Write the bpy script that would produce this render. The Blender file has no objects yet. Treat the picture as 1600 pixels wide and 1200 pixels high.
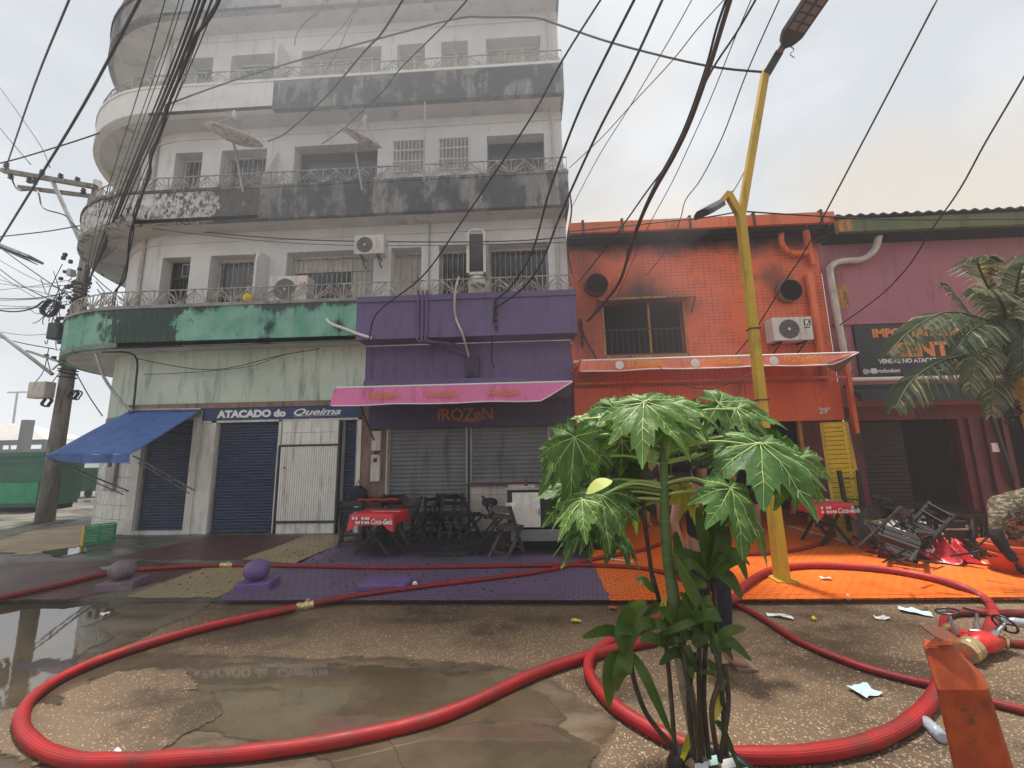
import bpy, bmesh, math, random
from mathutils import Vector, Matrix
from mathutils.geometry import delaunay_2d_cdt
R = math.radians
rnd = random.Random(7)
sc = bpy.context.scene
COL = sc.collection
# ------------------------------------------------------------------ camera
CAMH = 1.85; FPX = 601.0
yaw, pitch, roll = R(2.54), R(8.70), R(-1.14)
fw = Vector((-math.sin(yaw)*math.cos(pitch), math.cos(yaw)*math.cos(pitch), math.sin(pitch)))
r0 = Vector((math.cos(yaw), math.sin(yaw), 0)); u0 = r0.cross(fw)
cR = r0*math.cos(roll)+u0*math.sin(roll); cU = -r0*math.sin(roll)+u0*math.cos(roll)
cam = bpy.data.objects.new('camera', bpy.data.cameras.new('camera')); COL.objects.link(cam)
cam.data.sensor_width = 36; cam.data.lens = FPX/1600*36; cam.data.clip_end = 2000; cam.data.clip_start = .05
m = Matrix((cR, cU, -fw)).transposed().to_4x4(); m.translation = Vector((0, 0, CAMH)); cam.matrix_world = m
sc.camera = cam
# ------------------------------------------------------------------ sky, sun, exposure
SUN_EL, SUN_AZ = R(77), R(-22)          # azimuth measured from +Y towards +X
w = bpy.data.worlds.new('World'); sc.world = w; w.use_nodes = True
nt = w.node_tree; nt.nodes.clear()
def wn(t): return nt.nodes.new(t)
out = wn('ShaderNodeOutputWorld'); bg = wn('ShaderNodeBackground'); nt.links.new(bg.outputs[0], out.inputs[0])
sky = wn('ShaderNodeTexSky'); sky.sky_type = 'NISHITA'; sky.sun_disc = False; sky.sun_elevation = SUN_EL; sky.sun_rotation = SUN_AZ; sky.dust_density = 4
tc = wn('ShaderNodeTexCoord'); mp = wn('ShaderNodeMapping'); mp.inputs['Scale'].default_value = (1, 1, 1.8); nt.links.new(tc.outputs['Generated'], mp.inputs[0])
n1 = wn('ShaderNodeTexNoise'); n1.inputs['Scale'].default_value = 2.2; n1.inputs['Detail'].default_value = 5; n1.inputs['Roughness'].default_value = .5; nt.links.new(mp.outputs[0], n1.inputs['Vector'])
rp = wn('ShaderNodeValToRGB'); nt.links.new(n1.outputs[0], rp.inputs[0])
e = rp.color_ramp.elements; e[0].position = .38; e[0].color = (4.7, 5.0, 5.3, 1); e[1].position = .62; e[1].color = (6.5, 6.7, 6.95, 1)
# drifting tan smoke low behind the shops
sx = wn('ShaderNodeSeparateXYZ'); nt.links.new(tc.outputs['Generated'], sx.inputs[0])
n2 = wn('ShaderNodeTexNoise'); n2.inputs['Scale'].default_value = 3.1; n2.inputs['Detail'].default_value = 7; nt.links.new(tc.outputs['Generated'], n2.inputs['Vector'])
ma = wn('ShaderNodeMath'); ma.operation = 'MULTIPLY_ADD'; nt.links.new(sx.outputs[2], ma.inputs[0]); ma.inputs[1].default_value = -.72; nt.links.new(n2.outputs[0], ma.inputs[2])
r2 = wn('ShaderNodeValToRGB'); nt.links.new(ma.outputs[0], r2.inputs[0]); r2.color_ramp.elements[0].position = -0.0; r2.color_ramp.elements[0].color = (0, 0, 0, 1); r2.color_ramp.elements[1].position = .30; r2.color_ramp.elements[1].color = (1, 1, 1, 1)
ax = wn('ShaderNodeMapRange'); nt.links.new(sx.outputs[0], ax.inputs[0]); ax.inputs[1].default_value = -.25; ax.inputs[2].default_value = .35
mm = wn('ShaderNodeMath'); mm.operation = 'MULTIPLY'; nt.links.new(r2.outputs[0], mm.inputs[0]); nt.links.new(ax.outputs[0], mm.inputs[1])
mx = wn('ShaderNodeMix'); mx.data_type = 'RGBA'; nt.links.new(mm.outputs[0], mx.inputs[0]); nt.links.new(rp.outputs[0], mx.inputs[6]); mx.inputs[7].default_value = (5.6, 5.0, 4.2, 1)
mx2 = wn('ShaderNodeMix'); mx2.data_type = 'RGBA'; mx2.inputs[0].default_value = .96; nt.links.new(sky.outputs[0], mx2.inputs[6]); nt.links.new(mx.outputs[2], mx2.inputs[7])
nt.links.new(mx2.outputs[2], bg.inputs[0]); bg.inputs[1].default_value = .1
sun = bpy.data.objects.new('sun', bpy.data.lights.new('sun', 'SUN')); COL.objects.link(sun)
sun.data.energy = 5.0; sun.data.angle = R(5); sun.data.color = (1, .95, .87)
sd = Vector((math.sin(SUN_AZ)*math.cos(SUN_EL), math.cos(SUN_AZ)*math.cos(SUN_EL), math.sin(SUN_EL)))
sun.rotation_euler = sd.to_track_quat('Z', 'Y').to_euler(); sun.location = (0, 0, 30)
sc.view_settings.view_transform = 'Standard'; sc.view_settings.look = 'None'; sc.view_settings.gamma = 1; sc.view_settings.use_curve_mapping = False
sc.view_settings.exposure = 0.5
sc.cycles.max_bounces = 8; sc.cycles.volume_bounces = 1
# ------------------------------------------------------------------ measuring helpers (photo pixel -> place in the world)
def ray(x, y): return fw*FPX + cR*(x-800) + cU*(600-y)
def at(x, y, Y): d = ray(x, y); t = Y/d.y; return Vector((d.x*t, Y, CAMH+d.z*t))
def gd(x, y, z=0.0): d = ray(x, y); t = (z-CAMH)/d.z; return Vector((d.x*t, d.y*t, z))
# ------------------------------------------------------------------ materials
class G:
    def __init__(s, name):
        s.m = bpy.data.materials.new(name); s.m.use_nodes = True; s.t = s.m.node_tree
        s.b = s.t.nodes['Principled BSDF']; s._p = None; s._o = None
    def n(s, t, **kw):
        q = s.t.nodes.new(t)
        for k, v in kw.items(): setattr(q, k, v)
        return q
    def put(s, sock, v):
        if v is None: return
        if isinstance(v, bpy.types.NodeSocket): s.t.links.new(v, sock)
        else: sock.default_value = (*v, 1) if isinstance(v, (tuple, list)) and len(v) == 3 and sock.type == 'RGBA' else v
    def pos(s):
        if not s._p: s._p = s.n('ShaderNodeNewGeometry').outputs['Position']
        return s._p
    def obj(s):
        if not s._o: s._o = s.n('ShaderNodeTexCoord').outputs['Object']
        return s._o
    def xyz(s, v=None):
        q = s.n('ShaderNodeSeparateXYZ'); s.put(q.inputs[0], v or s.pos()); return q.outputs
    def scl(s, v, k):
        q = s.n('ShaderNodeMapping'); s.put(q.inputs[0], v); q.inputs['Scale'].default_value = k; return q.outputs[0]
    def noise(s, scale, v=None, detail=4, rough=.6, dist=0):
        q = s.n('ShaderNodeTexNoise'); s.put(q.inputs['Vector'], v or s.pos()); q.inputs['Scale'].default_value = scale
        q.inputs['Detail'].default_value = detail; q.inputs['Roughness'].default_value = rough; q.inputs['Distortion'].default_value = dist; return q.outputs[0]
    def vor(s, scale, v=None, feature='F1', out='Distance', rand=1):
        q = s.n('ShaderNodeTexVoronoi', feature=feature); s.put(q.inputs['Vector'], v or s.pos()); q.inputs['Scale'].default_value = scale
        q.inputs['Randomness'].default_value = rand; return q.outputs[out]
    def step(s, v, a, b):
        q = s.n('ShaderNodeMapRange'); q.interpolation_type = 'SMOOTHSTEP'; s.put(q.inputs[0], v); q.inputs[1].default_value = a; q.inputs[2].default_value = b; return q.outputs[0]
    def math(s, op, a, b=None, c=None):
        q = s.n('ShaderNodeMath', operation=op); s.put(q.inputs[0], a); s.put(q.inputs[1], b); s.put(q.inputs[2], c); return q.outputs[0]
    def mix(s, f, a, b, blend='MIX'):
        q = s.n('ShaderNodeMix', data_type='RGBA', blend_type=blend); s.put(q.inputs[0], f); s.put(q.inputs[6], a); s.put(q.inputs[7], b); return q.outputs[2]
    def bump(s, h, st=.3, d=.01):
        q = s.n('ShaderNodeBump'); s.put(q.inputs['Height'], h); q.inputs['Strength'].default_value = st; q.inputs['Distance'].default_value = d
        s.t.links.new(q.outputs[0], s.b.inputs['Normal'])
    def set(s, col=None, rough=None, metal=None, spec=None, **kw):
        s.put(s.b.inputs['Base Color'], col); s.put(s.b.inputs['Roughness'], rough); s.put(s.b.inputs['Metallic'], metal); s.put(s.b.inputs['Specular IOR Level'], spec)
        for k, v in kw.items(): s.put(s.b.inputs[k], v)
        return s.m
def dk(c, k): return tuple(x*k for x in c)
def paint(name, c, c2=None, dirt=(.03, .03, .03), amt=.35, scale=1.6, rough=.6, bump=.25, streak=True, metal=0, spec=.35, local=False, fine=40):
    g = G(name); p = g.obj() if local else g.pos()
    c2 = c2 or dk(c, .78)
    col = g.mix(g.step(g.noise(scale*.8, p), .35, .65), c, c2)
    col = g.mix(g.step(g.noise(fine*.4, p, 5, .7), .4, .8), col, dk(c, .82))
    if amt > 0:
        v = g.scl(p, (2.2, 2.2, .35)) if streak else p
        f = g.math('MULTIPLY', g.step(g.noise(scale*1.7, v, 8, .72), .58-.28*amt, .74-.1*amt), min(1, .4+amt))
        col = g.mix(f, col, dirt)
    g.set(col, g.math('MULTIPLY_ADD', g.noise(8, p), .3, rough-.15), metal, spec)
    if bump: g.bump(g.noise(fine, p, 6, .7), bump, .006)
    return g.m
def plain(name, c, rough=.5, metal=0, spec=.5, **kw): return G(name).set(c, rough, metal, spec, **kw)
MT = {}
MT['white'] = paint('weathered_white_wall', (.74, .75, .75), (.62, .63, .64), (.20, .20, .19), .12, 1.1, .8)
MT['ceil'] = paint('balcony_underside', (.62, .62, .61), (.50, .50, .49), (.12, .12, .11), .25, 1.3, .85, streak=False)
MT['pale_green'] = paint('pale_green_wall', (.56, .64, .55), (.47, .56, .48), (.12, .14, .11), .35, .9, .75)
MT['purple'] = paint('purple_paint', (.155, .112, .245), (.128, .094, .21), (.05, .04, .07), .25, 1.1, .55)
MT['dark_purple'] = paint('sooty_purple_sign', (.062, .045, .11), (.045, .035, .08), (.02, .02, .025), .3, 1.4, .6)
MT['red_gutter'] = paint('orange_red_paint', (.80, .19, .07), (.60, .14, .05), (.12, .05, .02), .3, 1.2, .55)
MT['pink_wall'] = paint('dusty_pink_wall', (.38, .155, .20), (.33, .13, .175), (.12, .06, .08), .22, .8, .75)
MT['maroon'] = paint('sooty_maroon_wall', (.16, .038, .045), (.10, .03, .035), (.02, .015, .015), .4, 1.4, .6)
MT['brown_wall'] = paint('bare_plaster_wall', (.27, .19, .15), (.20, .14, .11), (.08, .05, .04), .4, 2.5, .85)
MT['dark_metal'] = plain('dark_metal', (.04, .04, .043), .5, .3)
MT['black'] = plain('black_plastic', (.015, .015, .017), .45)
MT['void'] = plain('near_black', (.012, .012, .013), .95, 0, .1)  # near-black colour itself makes interiors, eaves, soffits, vents and plinths dark
MT['cable'] = plain('cable_rubber', (.014, .013, .016), .55)
MT['cable2'] = plain('maroon_cable', (.05, .014, .02), .55)
MT['steel'] = paint('galvanised_steel', (.42, .42, .42), None, (.15, .09, .05), .25, 3, .45, .05, metal=.6)
MT['rail'] = paint('cream_rail_paint', (.55, .52, .46), (.36, .32, .27), (.08, .06, .05), .55, 5, .6, .1, streak=False)
MT['blue_shutter'] = paint('blue_shutter_paint', (.030, .050, .105), (.024, .040, .085), (.035, .03, .035), .35, 1.4, .45, .1)
MT['grey_shutter'] = paint('grey_shutter_metal', (.20, .21, .225), (.16, .165, .18), (.06, .06, .065), .3, 1.4, .5, .1)
MT['tile'] = paint('white_glazed_tile', (.72, .72, .68), (.64, .64, .60), (.30, .24, .18), .35, 1.7, .28, .04, spec=.5)
MT['grout'] = plain('grey_grout', (.22, .20, .18), .9)
MT['blue_fabric'] = paint('blue_awning_fabric', (.045, .115, .34), (.07, .15, .40), (.03, .05, .12), .35, 1.6, .6, .1)
MT['sign_blue'] = paint('blue_sign_banner', (.028, .06, .17), (.02, .045, .12), None or (.015, .02, .05), .3, 1.5, .5, .05)
MT['pink_fabric'] = paint('pink_awning_fabric', (.74, .19, .40), (.62, .17, .36), (.30, .06, .18), .3, 1.3, .55, .08)
MT['red_fabric'] = paint('salmon_awning_fabric', (.76, .22, .14), (.66, .18, .11), (.28, .08, .05), .3, 1.3, .6, .08)
MT['ltr_white'] = plain('white_lettering', (.72, .74, .74), .6)
MT['ltr_orange'] = plain('orange_lettering', (.68, .24, .05), .6)
MT['ltr_dull'] = plain('dull_orange_lettering', (.36, .09, .045), .6)
MT['ltr_yellow'] = plain('yellow_lettering', (.80, .38, .03), .6)
MT['ltr_black'] = plain('black_lettering', (.03, .03, .03), .6)
MT['ac'] = paint('off_white_plastic', (.72, .71, .67), (.60, .58, .54), (.28, .25, .2), .3, 2, .45, .03)
MT['ac_grille'] = plain('grey_fan_grille', (.16, .16, .16), .5)
MT['conc_pole'] = paint('concrete_pole', (.30, .28, .25), (.22, .205, .185), (.08, .075, .07), .5, 2.2, .85, .5)
MT['yellow_post'] = paint('mustard_post_paint', (.58, .37, .035), (.50, .32, .04), (.16, .11, .04), .35, 2.5, .5, .12)
MT['wood_char'] = paint('charred_wood', (.020, .018, .018), (.035, .032, .031), (.012, .012, .012), .4, 5, .65, .4, streak=False, local=True)
MT['wood_ash'] = paint('ashy_wood', (.085, .075, .068), (.05, .045, .042), (.02, .02, .02), .4, 5, .7, .4, streak=False, local=True)
MT['green_stall'] = paint('green_stall_paint', (.025, .15, .085), (.02, .11, .065), (.02, .05, .03), .35, 1.2, .5, .06)
MT['yellow'] = paint('yellow_plastic', (.75, .55, .03), (.68, .50, .03), (.3, .2, .03), .2, 4, .45, .03)
MT['crate_green'] = paint('green_plastic', (.01, .30, .14), (.01, .24, .11), (.01, .1, .05), .2, 4, .4, .03)
MT['terra'] = paint('orange_plastic_bucket', (.58, .11, .03), (.48, .09, .025), (.2, .05, .02), .3, 3, .5, .05)
MT['paper'] = plain('white_paper', (.72, .72, .70), .7)
MT['mint'] = plain('mint_paper', (.45, .72, .66), .7)
MT['brass'] = paint('brass_coupling', (.62, .50, .26), (.5, .4, .2), (.2, .15, .08), .3, 20, .35, .1, metal=.75, streak=False)
MT['valve_red'] = paint('red_valve_enamel', (.62, .03, .025), (.5, .025, .02), (.15, .02, .02), .3, 9, .35, .1, streak=False)
MT['skin'] = plain('skin', (.36, .19, .13), .5, 0, .4, **{'Subsurface Weight': .1})
MT['hair'] = plain('dark_hair', (.012, .010, .009), .6)
MT['denim'] = paint('dark_jeans', (.014, .016, .028), (.022, .024, .036), (.03, .03, .04), .3, 6, .85, .3, local=True)
MT['black_cloth'] = paint('black_cloth', (.014, .015, .022), (.02, .02, .03), (.01, .01, .01), .2, 6, .85, .3, local=True)
MT['pink_cloth'] = paint('dusty_pink_cloth', (.26, .15, .15), None, (.1, .06, .06), .2, 6, .85, .3, local=True)
def red_hose(name, k):
    g = G(name); p = g.pos()
    c = g.mix(g.step(g.noise(5, p, 5), .35, .7), dk((.47, .016, .017), k), dk((.36, .018, .020), k))
    c = g.mix(g.step(g.noise(60, p, 4, .8), .62, .78), c, dk((.42, .16, .13), k))
    c = g.mix(g.math('MULTIPLY', g.step(g.noise(3.5, p, 8, .78), .48, .66), .85), c, dk((.15, .045, .035), k)); c = g.mix(g.math('MULTIPLY', g.step(g.noise(16, p, 6, .8), .55, .7), .6), c, dk((.16, .09, .06), k))
    g.set(c, g.math('MULTIPLY_ADD', g.noise(9, p), .35, .36), 0, .35); g.bump(g.noise(120, p, 3), .25, .003); return g.m
MT['hose'] = red_hose('red_ribbed_hose', 1.0); MT['hose2'] = red_hose('dusty_red_hose', .60); MT['hose_groove'] = red_hose('red_hose_groove', .60); MT['hose2_groove'] = red_hose('dusty_hose_groove', .42)
def leafmat(name, c, c2, tr=.25):
    g = G(name); p = g.obj()
    q = g.n('ShaderNodeObjectInfo')
    col = g.mix(g.step(g.noise(9, p, 4), .35, .65), c, c2)
    col = g.mix(g.math('MULTIPLY', q.outputs['Random'], .45), col, dk(c, .5)); rv = g.math('FRACT', g.math('MULTIPLY', q.outputs['Random'], 7.31)); col = g.mix(g.math('MULTIPLY', rv, .5), col, (c2[0]*2.0, c2[1]*1.5, c2[2]*1.2)); col = g.mix(g.step(g.noise(16, g.pos(), 5, .7), .58, .75), col, (c2[0]*1.8, c2[1]*1.2, c2[2]))
    col = g.mix(g.step(g.noise(120, g.pos(), 2), .70, .76), col, (.45, .5, .38))
    g.set(col, .5, 0, .35); g.bump(g.noise(28, p, 4), .6, .008)
    t = g.n('ShaderNodeBsdfTranslucent'); g.put(t.inputs[0], g.mix(1.0, col, (1.5, 1.6, .5), 'MULTIPLY'))
    x = g.n('ShaderNodeMixShader'); x.inputs[0].default_value = tr; g.t.links.new(g.b.outputs[0], x.inputs[1]); g.t.links.new(t.outputs[0], x.inputs[2])
    g.t.links.new(x.outputs[0], g.t.nodes['Material Output'].inputs[0]); return g.m
MT['leaf'] = leafmat('papaya_leaf', (.040, .108, .020), (.070, .17, .034)); MT['leaf_young'] = leafmat('young_papaya_leaf', (.12, .26, .03), (.16, .33, .04), .4)
MT['leaf_yellow'] = leafmat('yellow_leaf', (.50, .46, .05), (.42, .42, .05), .4); MT['vein'] = plain('leaf_vein', (.30, .40, .12), .5)
MT['leaf_pale'] = leafmat('pale_leaf', (.42, .50, .14), (.36, .46, .12), .35)
MT['strap'] = leafmat('strap_leaf', (.035, .085, .015), (.055, .12, .02), .3); MT['palm'] = leafmat('palm_leaflet', (.045, .075, .035), (.075, .105, .05), .2)
MT['palm_dry'] = leafmat('dry_palm_leaflet', (.30, .29, .18), (.22, .23, .13), .3)
MT['tree'] = leafmat('far_tree_leaf', (.05, .085, .035), (.07, .11, .045), .2)
MT['cane'] = paint('dark_cane', (.035, .022, .016), (.06, .05, .03), (.02, .02, .01), .3, 8, .7, .4, streak=False)
def trunkmat():
    g = G('papaya_trunk'); p = g.pos(); z = g.xyz()[2]
    green = g.mix(g.step(z, .7, 1.15), (.24, .20, .14), (.10, .16, .05))
    ring = g.math('PINGPONG', g.math('MULTIPLY_ADD', g.noise(6, p), .25, g.math('MULTIPLY', z, 9.0)), .5)
    col = g.mix(g.math('MULTIPLY', g.step(ring, .42, .5), .4), green, (.22, .24, .13)); col = g.mix(g.step(g.noise(14, p, 6, .7), .5, .75), col, (.07, .07, .045))
    g.set(col, .7, 0, .3); g.bump(ring, .5, .01); return g.m
MT['papaya_trunk'] = trunkmat()
# --- paint with history (parapets)
def parapet(name, base, base2, mould, thr, topz, xdark=None, speck=0):
    g = G(name); p = g.pos(); o = g.xyz(); st = g.scl(p, (3, 3, .45))
    c = g.mix(g.step(g.noise(1.4, p, 6), .35, .65), base, base2)
    c = g.mix(g.math('MULTIPLY', g.step(g.noise(3.2, st, 6, .7), .5, .75), .45), c, dk(base2, .6))
    n = g.math('ADD', g.noise(1.15, g.scl(p, (1, 1, .6)), 9, .68), g.math('MULTIPLY', g.noise(2.2, st, 5), .25))
    edge = g.math('MULTIPLY', g.step(o[2], topz-.28, topz), .14)
    n = g.math('ADD', n, edge)
    if xdark:
        xo = g.math('ADD', o[0], g.math('MULTIPLY_ADD', g.noise(1.8, p, 6, .7), 1.6, -.8)); n = g.math('ADD', n, g.math('MULTIPLY', g.math('MULTIPLY', g.step(xo, xdark[0], xdark[0]+.3), g.step(xo, xdark[1], xdark[1]-.5)), .22))
    mo = g.mix(g.math('MULTIPLY', g.step(g.noise(5, st, 8, .75), .48, .68), .6), mould, (mould[0]*2.6+.02, mould[1]*2.6+.02, mould[2]*2.6+.02))
    c = g.mix(g.math('MULTIPLY', g.step(n, thr, thr+.10), .93), c, mo)
    if speck: c = g.mix(g.math('MULTIPLY', g.step(g.noise(11, g.scl(p, (1, 1, .6)), 8, .78), .47, .56), g.step(g.noise(1.5, p, 3), .33, .5)), c, dk(mould, 1.2))
    g.set(c, .85, 0, .2); g.bump(g.noise(30, p, 6, .7), .4, .008); return g.m
MT['par_green'] = parapet('green_balcony_mould', (.12, .34, .26), (.25, .48, .40), (.028, .042, .04), .655, 5.0, (-9.2, -7.4))
MT['par_white'] = parapet('mouldy_white_balcony', (.70, .70, .68), (.55, .55, .53), (.06, .06, .055), .70, 7.8, (-7.3, 5), 1)
MT['par_dark'] = parapet('black_stained_balcony', (.055, .062, .07), (.085, .09, .095), (.22, .22, .215), .60, 99)
MT['par_clean'] = parapet('repainted_white_balcony', (.80, .80, .79), (.74, .74, .73), (.3, .3, .3), .84, 10.6)
MT['par_grey'] = parapet('grey_balcony', (.34, .34, .34), (.22, .22, .22), (.07, .07, .07), .66, 13.5)
def redtile():
    g = G('painted_small_tiles_wall'); p = g.pos()
    b = g.n('ShaderNodeTexBrick'); g.put(b.inputs['Vector'], g.n('ShaderNodeMapping').outputs[0])
    mpn = b.inputs['Vector'].links[0].from_node; g.put(mpn.inputs[0], p); mpn.inputs['Rotation'].default_value = (R(90), 0, 0)
    b.offset = 0.0; b.inputs['Scale'].default_value = 1; b.inputs['Brick Width'].default_value = .12; b.inputs['Row Height'].default_value = .075; b.inputs['Mortar Size'].default_value = .004; b.inputs['Mortar Smooth'].default_value = .3
    o = g.xyz()
    c = g.mix(g.step(g.noise(1.2, p, 5), .35, .65), (.78, .165, .065), (.68, .14, .06))
    c = g.mix(g.step(g.noise(5, p, 5), .5, .8), c, (.46, .10, .05))
    c = g.mix(g.math('MULTIPLY', b.outputs['Fac'], g.step(g.noise(1.1, g.scl(p, (1.3, 1, 2)), 5), .38, .6)), c, (.14, .04, .03))
    # real soot: under the eaves, over the window and round the left vent
    f = g.step(g.math('ADD', o[2], g.math('MULTIPLY', g.noise(1.3, p, 5), .8)), 6.2, 6.65)
    dx = g.math('ABSOLUTE', g.math('SUBTRACT', o[0], 2.55)); wz = g.math('ABSOLUTE', g.math('SUBTRACT', o[2], 4.75))
    f2 = g.math('SUBTRACT', 1.0, g.step(g.math('ADD', g.math('ADD', g.math('MULTIPLY', dx, .62), g.math('MULTIPLY', wz, .9)), g.math('MULTIPLY', g.noise(2.2, p, 6), .5)), .5, 1.4))
    d3 = g.math('SUBTRACT', 1.0, g.step(g.math('ADD', g.math('ABSOLUTE', g.math('SUBTRACT', o[0], 1.35)), g.math('MULTIPLY', g.noise(2, p, 6), .6)), .3, .95))
    f = g.math('MAXIMUM', f, g.math('MAXIMUM', f2, g.math('MULTIPLY', d3, .55)))
    f4 = g.math('SUBTRACT', 1.0, g.step(g.math('ADD', g.math('ADD', g.math('ABSOLUTE', g.math('SUBTRACT', o[0], 5.45)), g.math('ABSOLUTE', g.math('SUBTRACT', o[2], 5.35))), g.math('MULTIPLY', g.noise(3, p, 6), .6)), .45, .9))
    f = g.math('MAXIMUM', f, g.math('MULTIPLY', f4, .6))
    c = g.mix(g.math('MULTIPLY', f, .94), c, (.018, .016, .016))
    g.set(c, .5, 0, .4); h = g.math('SUBTRACT', g.math('MULTIPLY', g.noise(20, p, 4), .3), b.outputs['Fac']); g.bump(h, .6, .004); return g.m
MT['red_tile'] = redtile()
MT['red_wall'] = paint('orange_red_board', (.78, .15, .06), (.68, .125, .05), (.12, .03, .02), .3, 1.2, .5)
# --- grounds
def street():
    g = G('exposed_aggregate_street'); p = g.pos()
    big = g.noise(.7, p, 6, .6); v = g.vor(58, p); v2 = g.vor(95, p)
    col = g.mix(g.step(big, .35, .65), (.105, .066, .036), (.155, .103, .060))
    vc = g.n('ShaderNodeTexVoronoi'); g.put(vc.inputs['Vector'], p); vc.inputs['Scale'].default_value = 58
    rr = g.xyz(vc.outputs['Color'])
    peb = g.math('MULTIPLY', g.math('SUBTRACT', 1.0, g.step(v, .22, .42)), g.step(rr[0], .35, .65))
    pc = g.mix(g.step(rr[1], .3, .8), (.27, .19, .11), (.54, .40, .25))
    col = g.mix(peb, col, pc)
    col = g.mix(g.math('MULTIPLY', g.math('SUBTRACT', 1.0, g.step(v2, .15, .35)), .5), col, (.07, .05, .035))
    wet = g.math('MULTIPLY', g.step(g.noise(.55, g.scl(p, (1, 1.6, 1)), 7, .62), .5, .62), .75)
    col = g.mix(wet, col, (.045, .032, .021)); col = g.mix(g.math('MULTIPLY', g.step(g.noise(2.3, p, 8, .7), .6, .75), .6), col, (.06, .048, .036))
    g.set(col, g.math('MULTIPLY_ADD', wet, -.3, .62), 0, .4); g.bump(g.math('MULTIPLY_ADD', peb, .5, g.noise(30, p, 5)), .7, .008); return g.m
def dirt_ground(name, a, b, c, rough=.6, wetlim=(.45, .6), scale=1.0):
    g = G(name); p = g.pos(); v = g.scl(p, (.6, 1.5, 1))
    col = g.mix(g.step(g.noise(.9*scale, v, 7, .65), .38, .6), a, b); col = g.mix(g.step(g.noise(2.6*scale, v, 8, .72), .5, .68), col, c)
    wet = g.step(g.noise(.7*scale, v, 6, .6), wetlim[0], wetlim[1])
    col = g.mix(g.math('MULTIPLY', wet, .55), col, dk(a, .35)); col = g.mix(g.math('MULTIPLY', g.step(g.noise(70, p, 4, .8), .55, .7), .4), col, dk(b, 1.5))
    g.set(col, g.math('MULTIPLY_ADD', wet, -.4, rough), 0, .4); g.bump(g.noise(14, p, 8, .75), .5, .012); return g.m
def paving(name, a, b, soot=False, wear=None, joint=.14, rough=.55):
    g = G(name); p = g.pos()
    br = g.n('ShaderNodeTexBrick'); mpn = g.n('ShaderNodeMapping'); g.put(mpn.inputs[0], p); mpn.inputs['Rotation'].default_value = (0, 0, R(8)); g.put(br.inputs['Vector'], mpn.outputs[0])
    br.inputs['Scale'].default_value = 1; br.inputs['Brick Width'].default_value = .11; br.inputs['Row Height'].default_value = .075; br.inputs['Mortar Size'].default_value = .009; br.inputs['Mortar Smooth'].default_value = .4
    col = g.mix(g.step(g.noise(1.2, p, 6), .35, .65), a, b); col = g.mix(g.math('MULTIPLY', br.outputs['Fac'], .85), col, dk(a, .45))
    wr = g.step(g.noise(3.3, g.scl(p, (1, 1.4, 1)), 9, .75), .56, .72)
    col = g.mix(g.math('MULTIPLY', wr, .8), col, wear or dk(b, .42)); col = g.mix(g.math('MULTIPLY', g.step(g.noise(.8, p, 9, .8), .52, .68), .55), col, dk(b, .35)); col = g.mix(g.math('MULTIPLY', g.step(g.noise(9, g.scl(p, (1, 3, 1)), 8, .8), .60, .7), .5), col, dk(a, 1.5))
    col = g.mix(g.math('MULTIPLY', g.step(g.noise(25, p, 6, .8), .6, .75), .5), col, dk(a, .5))
    if soot:
        o = g.xyz(); s = g.math('ADD', o[1], g.math('MULTIPLY', g.noise(.9, p, 7), 1.6))
        f = g.math('MULTIPLY', g.step(s, 7.0, 7.5), g.step(g.math('ADD', o[0], g.math('MULTIPLY', o[1], .6)), .9, 1.4)); 
        col = g.mix(g.math('MULTIPLY', f, .95), col, (.016, .015, .018))
    g.set(col, g.math('MULTIPLY_ADD', g.noise(1.1, p, 5), -.5, rough+.2), 0, .4)
    g.bump(g.math('SUBTRACT', g.math('MULTIPLY', g.noise(18, p, 6), .7), br.outputs['Fac']), .5, .006); return g.m
MT['street'] = street()
MT['pavement'] = dirt_ground('wet_grey_pavement', (.10, .092, .08), (.165, .15, .125), (.07, .06, .052))
MT['mud'] = dirt_ground('muddy_wet_concrete', (.098, .072, .047), (.150, .112, .073), (.05, .037, .025), .5)
MT['sand'] = dirt_ground('spilled_sand', (.42, .32, .20), (.34, .26, .17), (.22, .17, .11), .8, (.7, .9))
MT['p_purple'] = paving('purple_painted_paving', (.115, .080, .145), (.15, .105, .18), True)
MT['p_orange'] = paving('orange_painted_paving', (.80, .16, .012), (.74, .135, .010), False, (.45, .09, .012))
MT['p_maroon'] = paving('maroon_painted_paving', (.105, .035, .034), (.085, .036, .034))
MT['p_ochre'] = paving('ochre_painted_paving', (.36, .27, .14), (.30, .225, .125), False, (.14, .11, .07))
MT['inside'] = dirt_ground('sooty_floor', (.03, .028, .028), (.05, .045, .042), (.02, .02, .02))
def water():
    g = G('muddy_puddle_water'); p = g.pos()
    c = g.mix(g.step(g.noise(1.3, g.scl(p, (1, 1.6, 1)), 6), .35, .65), (.060, .045, .028), (.100, .076, .048))
    g.set(c, .03, 0, 1.0, IOR=1.55); g.bump(g.noise(2.5, p, 3), .04, .02); return g.m
MT['water'] = water()
def camo():
    g = G('camouflage_cloth'); p = g.obj(); v = g.scl(p, (1, 1, 2.6))
    c = g.mix(g.step(g.noise(9, v, 3), .46, .5), (.035, .038, .022), (.075, .062, .036)); c = g.mix(g.step(g.noise(12, g.scl(p, (1.3, 1, 3.4)), 3), .53, .57), c, (.24, .18, .13)); c = g.mix(g.step(g.noise(10, v, 4), .6, .63), c, (.02, .02, .018))
    g.set(c, .85, 0, .2); g.bump(g.noise(18, p, 4), .5, .012); return g.m
MT['camo'] = camo()
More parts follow.
